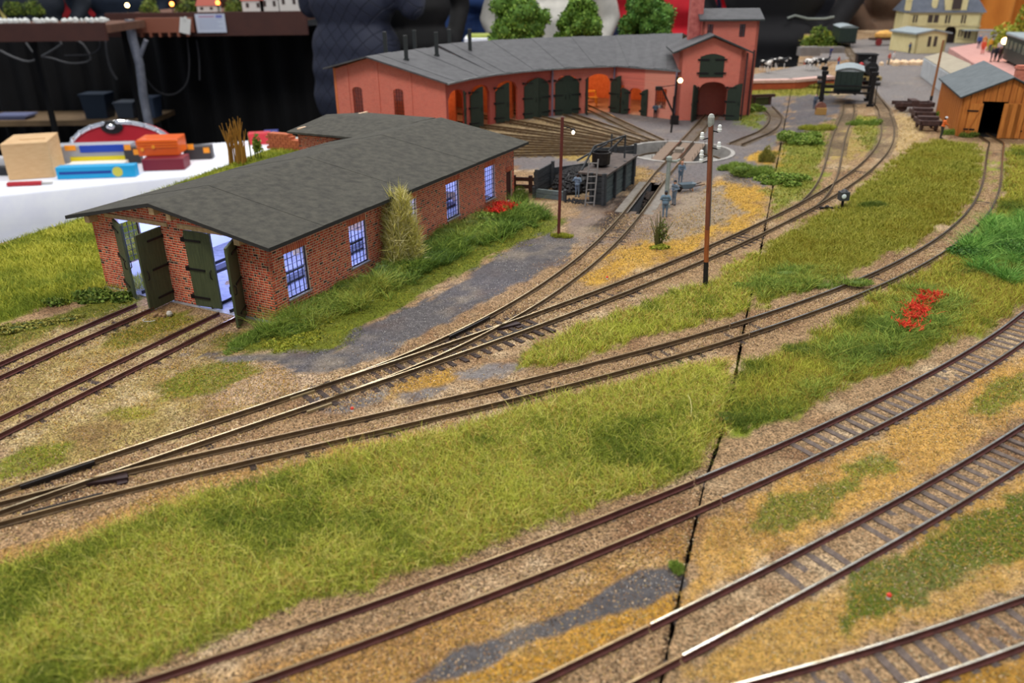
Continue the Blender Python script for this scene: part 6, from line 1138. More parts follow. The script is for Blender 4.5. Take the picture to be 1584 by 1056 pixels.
# station
YW_ = mat('station_cream', (232, 218, 164), .8, col2=(222, 206, 150), ns=.4); SLS = mat('station_slate', (86, 92, 104), .7, col2=(70, 76, 88), ns=.5); WND = mat('station_window', (74, 62, 58), .3)
s0 = at(1394, 66); u_ = (math.cos(R_(-13)), math.sin(R_(-13))); L_ = min(np.linspace(20, 60, 400), key=lambda l: abs(projx((s0[0] + u_[0]*l, s0[1] + u_[1]*l, 0)) - 1510)); st_ = thing('station_building', 'large cream station building with slate roof and arched entrance', 'building', (*s0, GZ), math.atan2(u_[1], u_[0]))
hs = hgt(s0, 19, 1398) - GZ; fx = L_ / 29.0; ea, eb = .55*L_, .71*L_
so_ = [(ea, eb, 0, (lambda s: hs*.38 + hs*.17*math.sqrt(max(0, 1-((s-(ea+eb)/2)/((eb-ea)/2))**2))), 1)]
m = MB(); slab(m, (0, 0), (1, 0), (0, 1), L_, cst(hs), so_, .6); slab(m, (0, 16), (0, -1), (1, 0), 16, cst(hs), [], .6); slab(m, (L_, 0), (0, 1), (-1, 0), 16, cst(hs), [], .6); slab(m, (L_, 16), (-1, 0), (0, -1), L_, cst(hs), [], .6); m.obj('walls', YW_, st_)
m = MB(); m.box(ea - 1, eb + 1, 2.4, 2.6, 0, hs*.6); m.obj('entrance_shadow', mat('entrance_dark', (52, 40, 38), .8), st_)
m = MB(); m.add([(-1,-1,hs),(L_+1,-1,hs),(L_+1,17,hs),(-1,17,hs),(4,8,hs+9),(L_-4,8,hs+9)], [(0,1,5,4),(1,2,5),(2,3,4,5),(3,0,4),(0,3,2,1)]); m.obj('roof', SLS, st_)
for x, z, w_, h in ((.30*L_, hs*.66, .14*L_, hs*.25), (.53*L_, hs*.64, .065*L_, hs*.27), (.74*L_, hs*.64, .06*L_, hs*.27), (.74*L_, hs*.2, .05*L_, hs*.24), (.82*L_, hs*.16, .08*L_, hs*.28), (.1*L_, hs*.66, .06*L_, hs*.25)):
    m = MB(); m.box(x, x + w_, -.15, .1, z, z + h); w1 = m.obj('window', WND, st_); m = MB(); m.box(x - .3, x + w_ + .3, -.3, 0, z - .4, z); m.box(x + w_/2 - .12, x + w_/2 + .12, -.25, 0, z, z + h); m.obj('window_frame', YW_, w1)
m = MB(); m.box(-.3, L_+.3, -.3, .1, hs*.54, hs*.57); m.box(-.3, L_+.3, -.5, .1, hs-.5, hs); m.obj('cornice', mat('station_trim', (206, 190, 146), .8), st_)
m = MB(); m.prism([(.5*L_, -.4), (.78*L_, -.4), (.78*L_, 4), (.5*L_, 4)], hs - .2, hs + 4.2); m.prism([(.53*L_, -.5), (.75*L_, -.5), (.75*L_, 4), (.53*L_, 4)], hs + 4.2, hs + 5.8); gb = m.obj('dormer', YW_, st_); m = MB(); m.box(.58*L_, .7*L_, -.7, -.3, hs + .9, hs + 4.0); m.obj('dormer_window', WND, gb)
m = MB(); m.box(-.6, 1.0, -.5, 1, 0, hs + 3.5); m.lathe([(1.1, 0), (.02, 4)], (.2, .2, hs + 3.5), 8); m.obj('corner_turret', YW_, st_); m = MB(); m.lathe([(.9, 0), (.9, 2.6), (.02, 3.6)], (8, 1, hs + 1), 8); m.obj('roof_vent', YW_, st_)
m = MB(); m.box(.76*L_, L_ + 4, -4, 0, hs*.42, hs*.45); m.box(L_ + 3.4, L_ + 3.7, -3.8, -3.5, 0, hs*.42); m.obj('entrance_canopy', VR, st_)
k0 = at(1414, 83); k1_ = (atd(1461, 78, k0[1] + 1)[0], k0[1] + 1); u_, L_ = unit(k0, k1_); sm = thing('small_outbuilding', 'small yellow gabled outbuilding with grey roof before the station', 'building', (*k0, GZ), math.atan2(u_[1], u_[0])); he = hgt(k0, 52, 1414) - GZ; ha = hgt(((k0[0]+k1_[0])/2, (k0[1]+k1_[1])/2), 50, 1440) - GZ + .4
tg = lambda s: he + (ha - he) * (1 - abs(s - L_/2)/(L_/2)); m = MB(); slab(m, (0,0), (1,0), (0,1), L_, tg, [], .5, brk=(L_/2,)); slab(m, (0, 13), (0,-1), (1,0), 13, cst(he), [], .5); slab(m, (L_, 0), (0,1), (-1,0), 13, cst(he), [], .5); m.obj('walls', YW_, sm)
for x0 in (-.9, L_ + .9): m = MB(); m.add([(x0,-.8,he-.2),(L_/2,-.8,ha+.1),(L_/2,13,ha+.1),(x0,13,he-.2),(x0,-.8,he+.2),(L_/2,-.8,ha+.5),(L_/2,13,ha+.5),(x0,13,he+.2)], [(0,3,2,1),(4,5,6,7),(0,1,5,4),(1,2,6,5),(2,3,7,6),(3,0,4,7)]); m.obj('roof_slope', VR, sm)
for x in (L_*.38, L_*.58): m = MB(); m.box(x, x + L_*.1, -.12, .05, he*.35, he*.85); m.obj('window', WND, sm)
b = at(1367, 70); ct = thing('horse_cart', 'loaded yellow cart on the grey road before the station', 'cart', (*b, GZ), R_(10)); m = MB(); m.box(-4.5, 4.5, -1.6, 1.6, 1.6, 2.2); m.obj('cart_bed', OLD, ct); m = MB(); m.ball((0, 0, 3.0), 1.6, 10, (2.4, 1, .9)); m.obj('load', mat('load_straw', (232, 186, 96), .8, col2=(214,150,80), ns=.6), ct)
for x in (-3, 3): m = MB(); m.tube([(x, -1.8, 1.1), (x, -1.55, 1.1)], 1.1, 12); m.obj('wheel', mat('wheel_red', (130, 40, 38), .6), ct)
b = at(1420, 100); m = MB(); r_ = random.Random(8)
for k in range(60): m.ball((r_.gauss(0, 3.6), r_.gauss(0, 1.0), .3), r_.uniform(.4, 1.1), 6)
tag(m.obj('gravel_heap', mat('heap_cream', (226, 196, 160), .85), loc=(*b, GZ)), 'cream coloured heap of stones left of the freight platform', 'gravel', kind='stuff')
b = at(1262, 70); tuft('bush', 'round olive bush on the far lawn left of the distant van', 'bush', b, 6, 5, 7, 4000, GD, 300, .9, core=(70, 84, 28), lumps=7); b = at(1288, 68); tuft('bush', 'lighter bush beside the distant van', 'bush', b, 5, 4, 5, 3000, GY, 301, .9, core=(110, 120, 44), lumps=6)
b = at(1584, 58, 0); b = atd(1580, 60, 215)[:2]; tuft('bush', 'yellow green bush at the top right edge', 'bush', b, 8, 6, 16, 5000, GY, 302, 1.1, core=(130, 130, 40), lumps=7)
# ------------------------------------------------------------------ hall: floor, far walls, neighbouring tables, visitors
HF = GZ - 108.0
HFL = mat('hall_floor', (86, 84, 84), .5, col2=(70, 68, 68), ns=.05); HW = mat('hall_wall', (120, 118, 116), .9)
m = MB(); m.box(-900, 1100, -300, 1300, HF - 4, HF); tag(m.obj('floor', HFL), kind='structure'); m = MB(); m.box(-900, 1100, 1300, 1310, HF, 420); tag(m.obj('wall_back', mat('hall_wall_dark', (58, 54, 54), .9, col2=(44, 42, 44), ns=.02)), kind='structure')
CLOTH = mat('white_tablecloth', (244, 246, 252), .9, col2=(236, 238, 250), ns=.2)
tz = -30.0; T = [at(-110, 313, tz), at(462, 252, tz), at(462, 212, tz), at(-110, 253, tz)]; dt = thing('display_table', 'sales table covered with a long white cloth', 'table', (*T[0], HF)); q = [(a[0]-T[0][0], a[1]-T[0][1]) for a in T]; tH = tz - HF
m = MB(); m.prism(q, tH - 2.5, tH - .3); m.obj('table_top', OLD, dt)
for a in q: m = MB(); c = (q[0][0]*.1 + sum(z[0] for z in q)/4*.0, 0); m.box(a[0]*.96 + q[2][0]*.02 - 2 + .0, a[0]*.96 + q[2][0]*.02 + 2, a[1]*.92 + 3 - 2, a[1]*.92 + 3 + 2, 0, tH - 2.5); m.obj('leg', DARKST, dt)
m = MB(); nn_ = 60; V = []; 
for k in range(nn_ + 1):                                          # the cloth: flat on top, waving down the front
    t = k / nn_; x = q[0][0]*(1-t) + q[1][0]*t; y = q[0][1]*(1-t) + q[1][1]*t; xb = q[3][0]*(1-t) + q[2][0]*t; yb = q[3][1]*(1-t) + q[2][1]*t; wv = .9*math.sin(t*46) + .5*math.sin(t*91+1)
    V += [(xb, yb, tH), (x, y, tH), (x, y - .5, tH - .6)] + [(x, y - .6 - wv*f, tH - f*tH*.9) for f in (.12, .4, .8)]
m.add(V, [(k*6+j+1, k*6+j, (k+1)*6+j, (k+1)*6+j+1) for k in range(nn_) for j in range(5)]); m.obj('tablecloth_cover', CLOTH, dt, smooth=True)
def on(px, py): b = at(px, py, tz); return b
BW = mat('raw_beech', (218, 182, 134), .6, col2=(206, 166, 118), ns=.4, stretch=(1, 1, 6))
b = on(50, 277); c = cpp(b); m = MB(); w_, h = 54*c, 46*c; bx = thing('wooden_box', 'pale beech wooden box with a slot in the lid', 'box', (*b, tz + .05), R_(17)); m.box(-w_/2, w_/2, 0, w_*1.4, 0, h - .5); m.obj('box_body', BW, bx, bev=.2); m = MB(); t4 = w_/2
m.box(-t4, t4, 0, w_*.5, h-.5, h); m.box(-t4, t4, w_*.62, w_*1.4, h-.5, h); m.box(-t4, -t4*.4, w_*.5, w_*.62, h-.5, h); m.box(t4*.75, t4, w_*.5, w_*.62, h-.5, h); m.obj('slotted_lid', BW, bx)
def pack(name, label, cat, px, py, wpx, hpx, dcm, rz, mt, extra=None):
    b = on(px, py); c = cpp(b); t = thing(name, label, cat, (*b, tz + .05), rz); w_, h = wpx*c, hpx*c; m = MB(); m.box(-w_/2, w_/2, 0, dcm, 0, h); m.obj('pack_body', mt, t, bev=.15)
    if extra: extra(t, w_, h, dcm)
    return t
pm_ = lambda n, c, r=.5: mat(n, c, r)
def blue_ex(t, w_, h, d): m = MB(); m.box(-w_*.46, w_*.2, -.08, 0, h*.4, h*.62); m.obj('printed_band', pm_('print_navy', (20, 60, 150)), t); m = MB(); m.tube([(w_*.28, -.12, h*.5), (w_*.28, .02, h*.5)], h*.42, 16); m.obj('round_badge', pm_('badge_yellow', (206, 200, 80)), t)
pack('tool_packet', 'bright cyan packet with a dark printed band and round badge', 'packet', 150, 276, 102, 16, 3.5, R_(6), pm_('cyan_card', (20, 160, 214)), blue_ex)
def yb(t, w_, h, d): m = MB(); m.box(-w_*.3, w_*.5, -.2, .2, h*.0, h*.35); m.obj('yellow_tray', pm_('yellow_plastic', (226, 208, 30)), t); m = MB(); m.box(-w_*.15, w_*.5, -.25, .1, h*.6, h*1.02); m.obj('blue_label', pm_('label_blue', (30, 70, 180)), t); m = MB(); m.box(-w_*.34, -w_*.2, -.3, .1, h*.75, h*1.05); m.obj('price_tag', pm_('tag_orange', (250, 160, 40)), t)
pack('tool_packet', 'grey blister pack with blue and yellow knives beside the wooden box', 'packet', 146, 251, 98, 22, 6, R_(6), pm_('blister_grey', (160, 164, 172)), yb)
pack('tool_packet', 'white blister packet between the cyan packet and the yellow one', 'packet', 150, 262, 74, 8, 4, R_(6), pm_('blister_white', (226, 222, 210)))
def orb(t, w_, h, d):
    for k in range(3): m = MB(); m.box(-w_/2 - .2, w_/2 + .2, -.3, .1, h*(.5 + .17*k), h*(.6 + .17*k)); m.obj('orange_case_edge', pm_('orange_clear', (240, 112, 30), .3), t)
    for x, z in ((-.38, .42), (-.1, .56)): m = MB(); m.tube([(w_*x, -.5, h*z), (w_*x, -.2, h*z)], h*.11, 10); m.obj('price_sticker', pm_('tag_orange', (250, 160, 40)), t)
pack('case_stack', 'dark red box with orange cases stacked on it', 'case', 254, 264, 56, 16, 7, R_(6), pm_('maroon_box', (120, 26, 44)))
b = on(254, 262); pack('case_stack', 'stack of translucent orange cases on the dark red box', 'case', 250, 259, 54, 22, 9, R_(6), pm_('orange_plastic', (232, 100, 34), .3), orb).location.z = (tz + 16*cpp(b) + .1) * S
def stk(t, w_, h, d):
    for x, z in ((-.2, 1.0), (.34, .7)): m = MB(); m.box(w_*x - .9, w_*x + .9, -.2, .1, h*z - .8, h*z + .8); m.obj('price_sticker', pm_('tag_orange', (250, 160, 40)), t)
pack('tool_packet', 'black and grey packet with orange stickers right of the orange cases', 'packet', 307, 247, 38, 18, 4, R_(8), pm_('pack_black', (60, 58, 60)), stk)
pack('tool_packet', 'small black packet with orange stickers left of the orange cases', 'packet', 207, 253, 20, 22, 3, R_(8), pm_('pack_black', (40, 38, 40)), stk)
pack('tool_packet', 'red packet seen between the reeds and the brick ruin', 'packet', 402, 224, 30, 16, 4, R_(10), pm_('pack_red', (206, 50, 60))); pack('tool_packet', 'blue and red packet further right behind the sapling', 'packet', 420, 219, 20, 14, 4, R_(10), pm_('pack_blue', (40, 50, 130)))
b = on(40, 287); kn = thing('pocket_knife', 'red folding tool lying at the front edge of the white table', 'tool', (*b, tz), R_(8)); m = MB(); m.box(-4.6, 4.2, -.8, .8, 0, 1.1); m.obj('red_handle', pm_('tool_red', (176, 34, 46)), kn, bev=.3); m = MB(); m.box(3.0, 7, -.4, .4, .3, .7); m.obj('blade', pm_('tool_steel', (180, 180, 176), .3), kn)
b = on(8, 272); pl_ = thing('pliers', 'black and white tool heads at the left edge of the white table', 'tool', (*b, tz)); m = MB(); m.box(-4, 2.4, 0, 3, 0, 2.4); m.obj('black_grip', pm_('grip_black', (34, 34, 38)), pl_, bev=.4); m = MB(); m.box(-4, 2, 3, 6, 0, 4.6); m.obj('white_part', pm_('grip_white', (206, 206, 210)), pl_, bev=.4)
# red half round bag with chrome rim
b = on(192, 236); bag = thing('round_red_case', 'half round red case with a sparkling chrome rim and black clasp', 'case', (*b, tz), R_(5)); Rb = 70*cpp(b); ph = Rb*.56
pts = [(Rb*.98*math.cos(a), ph*math.sin(a)) for a in np.linspace(0, math.pi, 25)]; m = MB(); n = len(pts); m.add([(x, 0, z) for x, z in pts] + [(x, 4, z) for x, z in pts], [tuple(range(n)), tuple(range(2*n-1, n-1, -1))] + [(i, n+i, n+(i+1) % n, (i+1) % n) for i in range(n)]); m.obj('red_panel', pm_('bag_red', (176, 22, 40), .6), bag)
m = MB(); m.tube([(x*1.02, -.2, z*1.03) for x, z in pts], .7, 8); m.obj('chrome_rim', mat('chrome', (230, 232, 236), .12, 1.0), bag)
for k in range(2, 23, 2): m = MB(); x, z = pts[k]; m.ball((x*1.03, -.8, z*1.04), .8, 8, (1, .5, 1)); m.obj('rim_stud', mat('chrome', (230, 232, 236), .12, 1.0), bag)
m = MB(); m.ball((-2, -.4, ph*.88), 2.2, 12, (1.6, .5, 1)); cl_ = m.obj('black_clasp', BLK, bag); m = MB(); m.ball((-2, -1.2, ph*.91), 1.1, 12, (1.3, .5, .8)); m.obj('clasp_button', mat('chrome', (230, 232, 236), .12, 1.0), cl_)
# brick ruin beside the sapling
b = at(440, 232); rn = thing('brick_ruin', 'low broken orange brick wall left of the shed extension', 'wall', (*b, GZ), R_(-24)); RO = mat('ruin_brick', (196, 110, 70), .85, col2=(160, 84, 56), ns=1.5)
for r0 in range(6):
    for k in range(9 - r0): m = MB(); m.box(-3 + k*.85 + (r0 % 2)*.4, -3 + k*.85 + .78 + (r0 % 2)*.4, 0, 1.2, r0*.36, r0*.36 + .33); m.obj('brick', RO, rn)
# neighbouring layout on the left
BRN = mat('brown_fascia', (78, 44, 36), .6, col2=(68, 38, 32), ns=.1); BRL = mat('light_brown_box', (140, 84, 64), .6); TOPB = mat('scenery_brown', (110, 74, 56), .9, col2=(90, 60, 46), ns=.3)
def tabl(name, label, x0, x1, y, dep, zt, zb, legs=()):
    t = thing(name, label, 'layout table', ((x0+x1)/2, y, HF)); w_ = (x1-x0)/2; m = MB(); m.box(-w_, w_, 0, 2, zb - HF, zt - HF); m.obj('fascia_board', BRN, t); m = MB(); m.box(-w_, w_, 2, dep, zt - HF - 4, zt - HF - 1); m.obj('scenery_surface', TOPB, t)
    for s in (-1, 1):
        m = MB(); m.box(s*(w_-8)-1, s*(w_-8)+1, dep - 6, dep - 4, 0, zt - HF - 4); m.obj('leg', mat('leg_matt_black', (16, 16, 18), .95), t)
    return t
a0, a1 = atd(-60, 40, 345), atd(160, 38, 345); zb = atd(80, 64, 345)[2]; nt = tabl('neighbour_layout', 'brown edged neighbouring layout module at the top left', a0[0], a1[0], 345, 40, atd(80, 36, 345)[2], zb)
c0, c1 = atd(165, 40, 390), atd(475, 40, 390); nt2 = tabl('neighbour_layout', 'longer brown edged layout module with a paper sign, left of the quilted jacket', c0[0], c1[0], 390, 80, atd(300, 19, 390)[2], atd(300, 56, 390)[2])
r_ = random.Random(12); m = MB()
for k in range(90): m.ball((r_.uniform(a0[0], a1[0]) - (a0[0]+a1[0])/2, r_.uniform(2, 8), 0), r_.uniform(.5, 1.4), 6)
o = m.obj('white_gravel_row', mat('white_chips', (220, 222, 218), .8), nt, loc=(0, 0, atd(80, 33, 345)[2] - HF)); tag(o, kind='stuff')
def hz(px, py, yd): q = atd(px, py, yd); return q
ztp = atd(300, 19, 390)[2] - 1
RROOF = mat('model_roof_red', (170, 88, 74), .8)
for lb, px, w_, h in (('white model house with red roof at the right end of the far layout', 392, 10, 5), ('white model house second from the right on the far layout', 418, 9, 6), ('tall white model house next to the quilted jacket', 448, 10, 8), ('low white model house in the middle of the far layout', 320, 9, 3)):
    q = atd(px, 16, 410); t = thing('model_house', lb, 'model house', (q[0], 410, ztp)); m = MB(); m.box(-w_/2, w_/2, 0, 7, 0, h); m.obj('walls', WH, t); m = MB(); m.add([(-w_/2-.5,-.5,h),(w_/2+.5,-.5,h),(w_/2+.5,7.5,h),(-w_/2-.5,7.5,h),(-w_/2,3.5,h+4),(w_/2,3.5,h+4)], [(0,1,5,4),(1,2,5),(2,3,4,5),(3,0,4),(0,3,2,1)]); m.obj('roof', RROOF, t)
    for x in (-w_*.25, w_*.25): m = MB(); m.box(x-.7, x+.7, -.1, .1, h*.4, h*.8); m.obj('window', WND, t)
for lb, px, py, c in (('white lit lamp on the far layout above the metal leg', 197, 10, (255,220,150)), ('orange lit lamp in the middle of the far layout', 266, 8, (255,140,60)), ('orange lit lamp right of the middle on the far layout', 337, 6, (255,120,50))):
    q = atd(px, py, 400); t = thing('layout_lamp', lb, 'lamp', (q[0], 400, ztp)); m = MB(); m.tube([(0,0,0), (0,0,q[2]-ztp)], .25, 6); m.obj('post', BLK, t); m = MB(); m.ball((0, 0, q[2]-ztp+.5), 1.0, 10); m.obj('bulb', mat('lamp_%d' % c[1], c, .4, emit=8), t)
for k, (px, w_, lb) in enumerate(((25, 9, 'green scenery bush at the left of the neighbouring layout'), (55, 8, 'second green scenery bush on the neighbouring layout'), (232, 10, 'dark scenery bush behind the white lamp'), (290, 12, 'scenery trees in the middle of the far layout'), (360, 12, 'scenery trees left of the red roofed houses'))): q = atd(px, 16, 415); tuft('scenery_bush', lb, 'bush', (q[0], 415), w_*.5, 3, 7, 1200, GD, 400 + k, 1.0, core=(60, 74, 30), zb=ztp, lumps=5)
# comb bracket, tag, paper, trestle leg, cables
q0, q1 = atd(206, 30, 384), atd(292, 28, 384); cb = thing('comb_bracket', 'light brown wooden bracket with a notched lower edge', 'bracket', ((q0[0]+q1[0])/2, 386, 0)); w_ = (q1[0]-q0[0])/2; zt_, zm = atd(250, 28, 384)[2], atd(250, 51, 384)[2]; m = MB(); m.box(-w_, w_, 0, 3, zm, zt_); m.obj('board', BRL, cb)
for k in range(6): m = MB(); x = -w_ + 1 + k*(2*w_-4)/5; m.box(x, x + 1.0, 0, 3, zm - 1.8, zm); m.obj('tooth', BRL, cb)
q = atd(286, 40, 382); m = MB(); m.box(-2.3, 2.3, 0, .3, -3.2, 3.2); m.box(-.6, .6, -.3, .1, 2.4, 3.8); o = tag(m.obj('hang_tag', WH, loc=(q[0], 382, q[2])), 'white tag clipped to the wooden bracket', 'tag'); o.rotation_euler.y = R_(14)
q = atd(326, 36, 388.6); m = MB(); m.box(-6.6, 6.6, 0, .2, -3.9, 3.9); o = tag(m.obj('paper_notice', mat('paper_blueish', (196, 204, 222), .8), loc=(q[0], 388.6, q[2])), 'pale paper notice pinned to the brown fascia', 'notice')
m = MB()
for k in range(5): m.box(-5.4, 5.2 - (k % 2)*2, -.04, 0, 1.4 - k*.9, 1.6 - k*.9)
m.obj('faint_print_lines', mat('print_grey', (150, 160, 190), .8), o); m = MB(); m.box(-5, 2, -.04, 0, 2.4, 3.2); m.obj('faint_heading', mat('print_pink', (180, 150, 176), .8), o); m = MB(); m.box(2.6, 5.4, -.04, 0, 2.2, 3.4); m.obj('faint_heading_block', mat('print_violet', (120, 124, 190), .8), o)
TUBE = mat('grey_tube', (150, 154, 166), .4, .5, col2=(120, 124, 136), ns=.2); tl = thing('trestle_leg', 'grey metal trestle leg standing before the black drape', 'table leg', (atd(215, 200, 376)[0], 376, HF)); x0 = tl.location.x / S
def tp_(px, py, yd=376): q = atd(px, py, yd); return (q[0] - x0, yd - 376, q[2] - HF)
m = MB(); m.tube([tp_(200, 30), tp_(205, 60), tp_(216, 100), tp_(222, 150), tp_(232, 200), (tp_(240, 260)[0], 0, 0)], 1.9, 10); m.obj('main_tube', TUBE, tl); m = MB(); m.tube([tp_(226, 62), tp_(212, 100)], 1.0, 8); m.obj('brace', TUBE, tl)
BD = mat('black_drape', (15, 15, 18), .95, col2=(11, 11, 13), ns=.1); m = MB(); V = []; nn_ = 120; ya = 436
x_a, x_b = atd(-80, 60, ya)[0], atd(560, 60, ya)[0]
for k in range(nn_ + 1): x = x_a + (x_b - x_a)*k/nn_; y = 2.2*math.sin(k*.9) + 1.4*math.sin(k*.37); V += [(x, y, atd(300, 42, 436)[2]), (x + .6*math.sin(k), y*1.5, HF + 2)]
m.add(V, [(2*k, 2*k+1, 2*k+3, 2*k+2) for k in range(nn_)]); tag(m.obj('black_drape', BD, loc=(0, ya, 0), smooth=True), 'black cloth drape under the neighbouring layouts', 'drape')
q0, q1 = atd(-60, 190, 410), atd(246, 178, 410); sh_ = thing('storage_shelf', 'wooden shelf board under the neighbouring layout', 'shelf', ((q0[0]+q1[0])/2, 400, 0)); w_ = (q1[0]-q0[0])/2; zs = atd(120, 186, 400)[2]; m = MB(); m.box(-w_, w_, 0, 30, zs - 2.5, zs); m.obj('board', mat('shelf_wood', (128, 104, 74), .7, col2=(110, 88, 62), ns=.1), sh_)
for s in (-1, 1): m = MB(); m.box(s*w_*.96 - 1.5, s*w_*.96 + 1.5, 12, 15, HF, zs - 2.5); m.obj('upright', BLK, sh_)
for lb, px, w_, h, c in (('dark blue plastic bin on the shelf', 153, 12, 11, (28, 44, 62)), ('pale clear box beside the trestle leg on the shelf', 198, 9, 7, (70, 78, 90)), ('blueish box at the right end of the shelf', 234, 7, 9, (60, 74, 96)), ('flat bluish folder at the left end of the shelf', 20, 16, 1.5, (110, 116, 150))):
    q = atd(px, 184, 406); t = thing('storage_bin', lb, 'bin', (q[0], 404, zs)); m = MB(); m.add([(-w_/2*.85,0,0),(w_/2*.85,0,0),(w_/2*.85,9,0),(-w_/2*.85,9,0),(-w_/2,-.5,h),(w_/2,-.5,h),(w_/2,9.5,h),(-w_/2,9.5,h)], [(0,3,2,1),(4,5,6,7),(0,1,5,4),(1,2,6,5),(2,3,7,6),(3,0,4,7)]); m.obj('bin_body', mat('bin_%d' % c[2], c, .5), t); m = MB(); m.box(-w_/2-.4, w_/2+.4, -1, 10, h - .2, h + .6); m.obj('bin_rim', mat('bin_%d' % c[2], c, .5), t)
CB = mat('cable_grey', (92, 92, 94), .6); CK = mat('cable_black', (48, 48, 52), .6)
for lb, pts, mt, rr in (('grey cable loop at the far left under the neighbouring layout', [(0,78), (20,88), (45,95), (68,85), (95,68), (88,62)], CB, .8), ('grey cable loops sagging below the brown module', [(40,66), (55,84), (80,90), (110,98), (140,92), (128,68), (115,62)], CB, .7), ('thin cable hanging right of the grey loops', [(152,58), (155,72), (140,84), (100,86)], CK, .6), ('grey cable hanging straight down by the brown module corner', [(164,60), (166,85), (172,108), (181,123)], CB, .8), ('black cable looping beside the metal leg', [(210,92), (225,120), (245,142), (268,146), (288,130), (293,100), (290,60)], CK, .6), ('thin cable hanging on the black drape', [(304,62), (308,90), (309,124)], CK, .6)):
    P_ = [atd(x, y, 398) for x, y in pts]; m = MB(); Q = smooth([(p[0], p[2]) for p in P_], 2); m.tube([(x, 0, z) for x, z in Q], rr*.6, 6); tag(m.obj('cable', mt, loc=(0, 398, 0)), lb, 'cable')
# low table and other stands behind the roundhouse
q = atd(738, 55, 330); t = thing('side_table', 'small table with white cloth edge behind the roundhouse vents', 'table', (q[0], 330, HF)); m = MB(); m.box(-5, 14, 0, 18, atd(722, 66, 330)[2] - HF, atd(722, 60, 330)[2] - HF); m.obj('white_top', CLOTH, t); m = MB(); m.box(-4, 8, 4, 16, atd(722, 60, 330)[2] - HF, atd(722, 56, 330)[2] - HF); m.obj('green_mat', mat('green_mat', (150, 160, 70), .8), t)
for s in (-3, 12): m = MB(); m.box(s-1, s+1, 14, 16, 0, atd(722, 66, 330)[2] - HF); m.obj('leg', BLK, t)
STANDH = dict(wrR=(-20, -14, 100), wrL=(20, -14, 100)); POCK = dict(elR=(-27, 6, 116), wrR=(-17, -4, 96), elL=(27, 6, 116), wrL=(17, -4, 96)); HOLD = dict(elR=(-24, -4, 114), wrR=(-10, -28, 118), elL=(24, -4, 114), wrL=(8, -28, 116))
def vis(label, px, yd, rz, cols, pose=POCK, coat=8, sc=1.0, hair='short', fine=1.5): q = atd(px, 10, yd); return person(label, (q[0], yd, HF), rz, cols, pose, None, coat, sc, fine, None, hair=hair)
def quilt():                                                       # stitched diamonds on the big jacket are real relief
    m = mat('quilted_navy', (40, 44, 62), .7); N = m.node_tree.nodes; L = m.node_tree.links; b = N['Principled BSDF']; tc = N.new('ShaderNodeTexCoord'); mp = N.new('ShaderNodeMapping'); mp.inputs['Rotation'].default_value = (0, .785, 0); mp.inputs['Scale'].default_value = (24, 24, 24); ck = N.new('ShaderNodeTexBrick'); ck.inputs['Mortar Size'].default_value = .05; ck.offset = 0; ck.inputs['Scale'].default_value = 1; ck.inputs['Brick Width'].default_value = 1; ck.inputs['Row Height'].default_value = 1; ck.inputs['Mortar Smooth'].default_value = 1
    sp = N.new('ShaderNodeSeparateXYZ'); cx = N.new('ShaderNodeCombineXYZ'); L.new(tc.outputs['Object'], mp.inputs[0]); L.new(mp.outputs[0], sp.inputs[0]); L.new(sp.outputs[0], cx.inputs[0]); L.new(sp.outputs[2], cx.inputs[1]); L.new(cx.outputs[0], ck.inputs['Vector']); bp = N.new('ShaderNodeBump'); bp.invert = True; bp.inputs['Distance'].default_value = .004; L.new(ck.outputs['Fac'], bp.inputs['Height']); L.new(bp.outputs[0], b.inputs['Normal']); return m
p1 = vis('visitor in a dark navy quilted jacket standing behind the brick shed', 545, 335, R_(150), dict(top=(40,44,62), leg=(26,28,36)), HOLD, 46, 1.04); p1.data.materials[5] = quilt()
vis('visitor in black clothes right of the quilted jacket', 638, 392, R_(30), dict(top=(20,20,22), leg=(18,18,22)), POCK, 24)
vis('visitor in a blue jersey holding something small in his hands', 712, 505, R_(-20), dict(top=(36,66,120), leg=(22,22,26)), HOLD, 4, fine=1.1); vis('visitor with a royal blue bag partly hidden by the bright tree', 756, 575, R_(30), dict(top=(30,60,190), leg=(30,40,120)), POCK, 14)
vis('visitor in a white shirt seen between two model trees', 852, 370, R_(0), dict(top=(226,222,212), leg=(210,206,196)), POCK, 26, .96); vis('visitor in a navy jacket behind the smaller model tree', 925, 440, R_(15), dict(top=(32,46,92), leg=(30,36,66)), POCK, 30); vis('visitor in a long red coat left of the tower chimney', 1050, 400, R_(0), dict(top=(206,22,40), leg=(160,20,34)), POCK, 34, .98)
vis('visitor in a black coat right of the brick tower', 1196, 330, R_(-20), dict(top=(24,23,27), leg=(20,20,24)), POCK, 34, 1.05); vis('visitor in dark clothes behind the rope', 1246, 445, R_(20), dict(top=(30,30,38), leg=(26,26,32)), POCK, 24)
vis('child in a red jacket with green sleeves behind the rope', 1258, 560, R_(20), dict(top=(196,40,50), leg=(40,50,100)), HOLD, 6, .66); vis('child in a bright red jacket near the grey display stand', 1318, 630, R_(-30), dict(top=(220,40,40), leg=(80,84,50)), HOLD, 6, .66); vis('visitor in dark trousers right of the child in bright red', 1350, 510, R_(20), dict(top=(70,72,84), leg=(30,34,48)), POCK, 0)
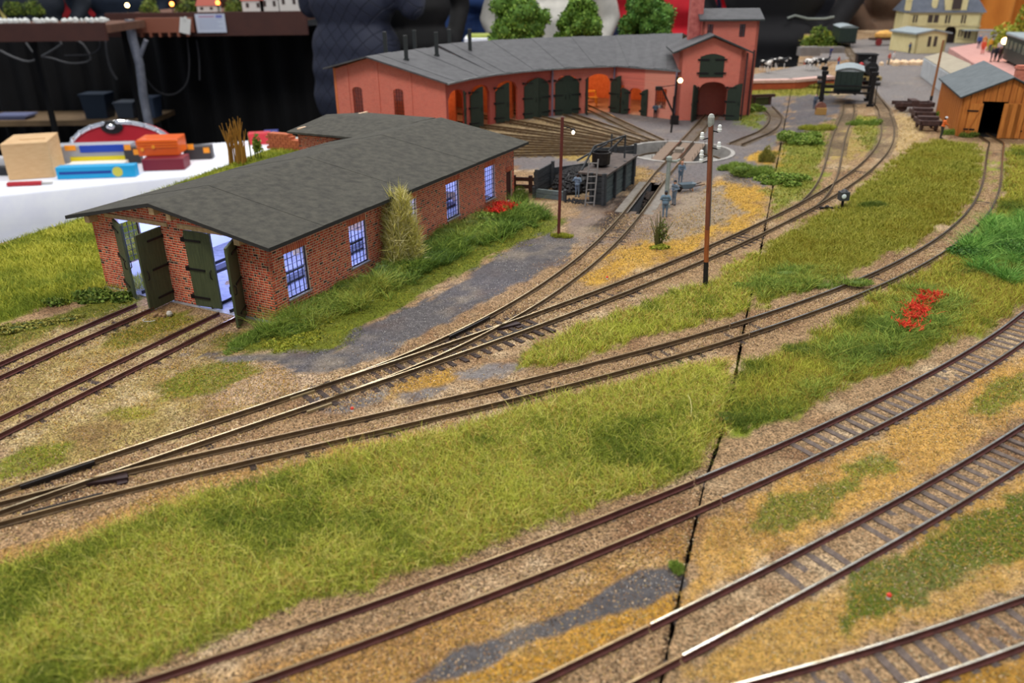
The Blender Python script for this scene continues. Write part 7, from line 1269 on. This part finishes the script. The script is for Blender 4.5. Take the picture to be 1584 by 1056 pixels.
vis('visitor in brown trousers and coat left of the station building', 1392, 380, R_(30), dict(top=(110,84,64), leg=(126,96,70)), POCK, 20, 1.02); vis('visitor in dark clothes far left behind the neighbouring layout', 50, 520, R_(10), dict(top=(44,50,60), leg=(36,42,52)), POCK, 12); vis('visitor in a red jacket behind the neighbouring layout', 130, 590, R_(0), dict(top=(190,24,34), leg=(180,24,32)), POCK, 10, .9); vis('visitor in dark blue behind the white lamp of the far layout', 185, 560, R_(20), dict(top=(40,52,70), leg=(34,44,60)), POCK, 12)
vis('visitor in black behind the middle of the far layout', 245, 660, R_(0), dict(top=(34,32,36), leg=(30,28,32)), POCK, 12); vis('visitor in brown behind the red roofed model houses', 345, 550, R_(0), dict(top=(96,60,44), leg=(60,44,40)), POCK, 12); vis('visitor in pale yellow at the far left edge', 12, 610, R_(0), dict(top=(206,190,110), leg=(190,176,104)), POCK, 20); vis('visitor in charcoal left of the quilted jacket', 440, 500, R_(0), dict(top=(40,42,46), leg=(30,32,38)), POCK, 12); vis('visitor in dark blue behind the tower roof', 1120, 480, R_(0), dict(top=(26,36,70), leg=(26,32,56)), POCK, 20)
q = atd(1288, 60, 385); m = MB(); m.box(-6.5, 6.5, 0, 12, 0, 104); tag(m.obj('display_stand', mat('pillar_grey', (150, 150, 142), .8), loc=(q[0], 385, HF), bev=.6), 'light grey display stand between the two children', 'stand')
P_ = [atd(x, y, 318) for x, y in ((1218, 28), (1230, 24), (1250, 29), (1275, 29), (1290, 26))]; m = MB(); m.tube([(p[0], 0, p[2]) for p in P_], .4, 8); tag(m.obj('barrier_rope', mat('rope_grey', (140, 146, 140), .7), loc=(0, 318, 0)), 'sagging grey barrier rope before the black coat', 'rope')
# ochre curtain at the top right
OC = mat('ochre_curtain', (206, 132, 52), .85, col2=(190, 116, 44), ns=.08); ya = 330; x_a, x_b = atd(1505, 40, ya)[0], atd(1720, 40, ya)[0]; V = []; nn_ = 70; m = MB()
for k in range(nn_ + 1): t = k/nn_; y = 5*math.sin(t*26) + 2*math.sin(t*57); V += [(x_a + (x_b-x_a)*t + 4, y*.6, 60), (x_a + (x_b-x_a)*t, y, 10), (x_a + (x_b-x_a)*t - 3, y*1.2, HF + 2)]
m.add(V, [(3*k+j, 3*k+j+1, 3*k+j+4, 3*k+j+3) for k in range(nn_) for j in (0, 1)]); tag(m.obj('ochre_curtain', OC, loc=(0, ya, 0), smooth=True), 'ochre brown cloth hanging in folds at the top right', 'curtain')
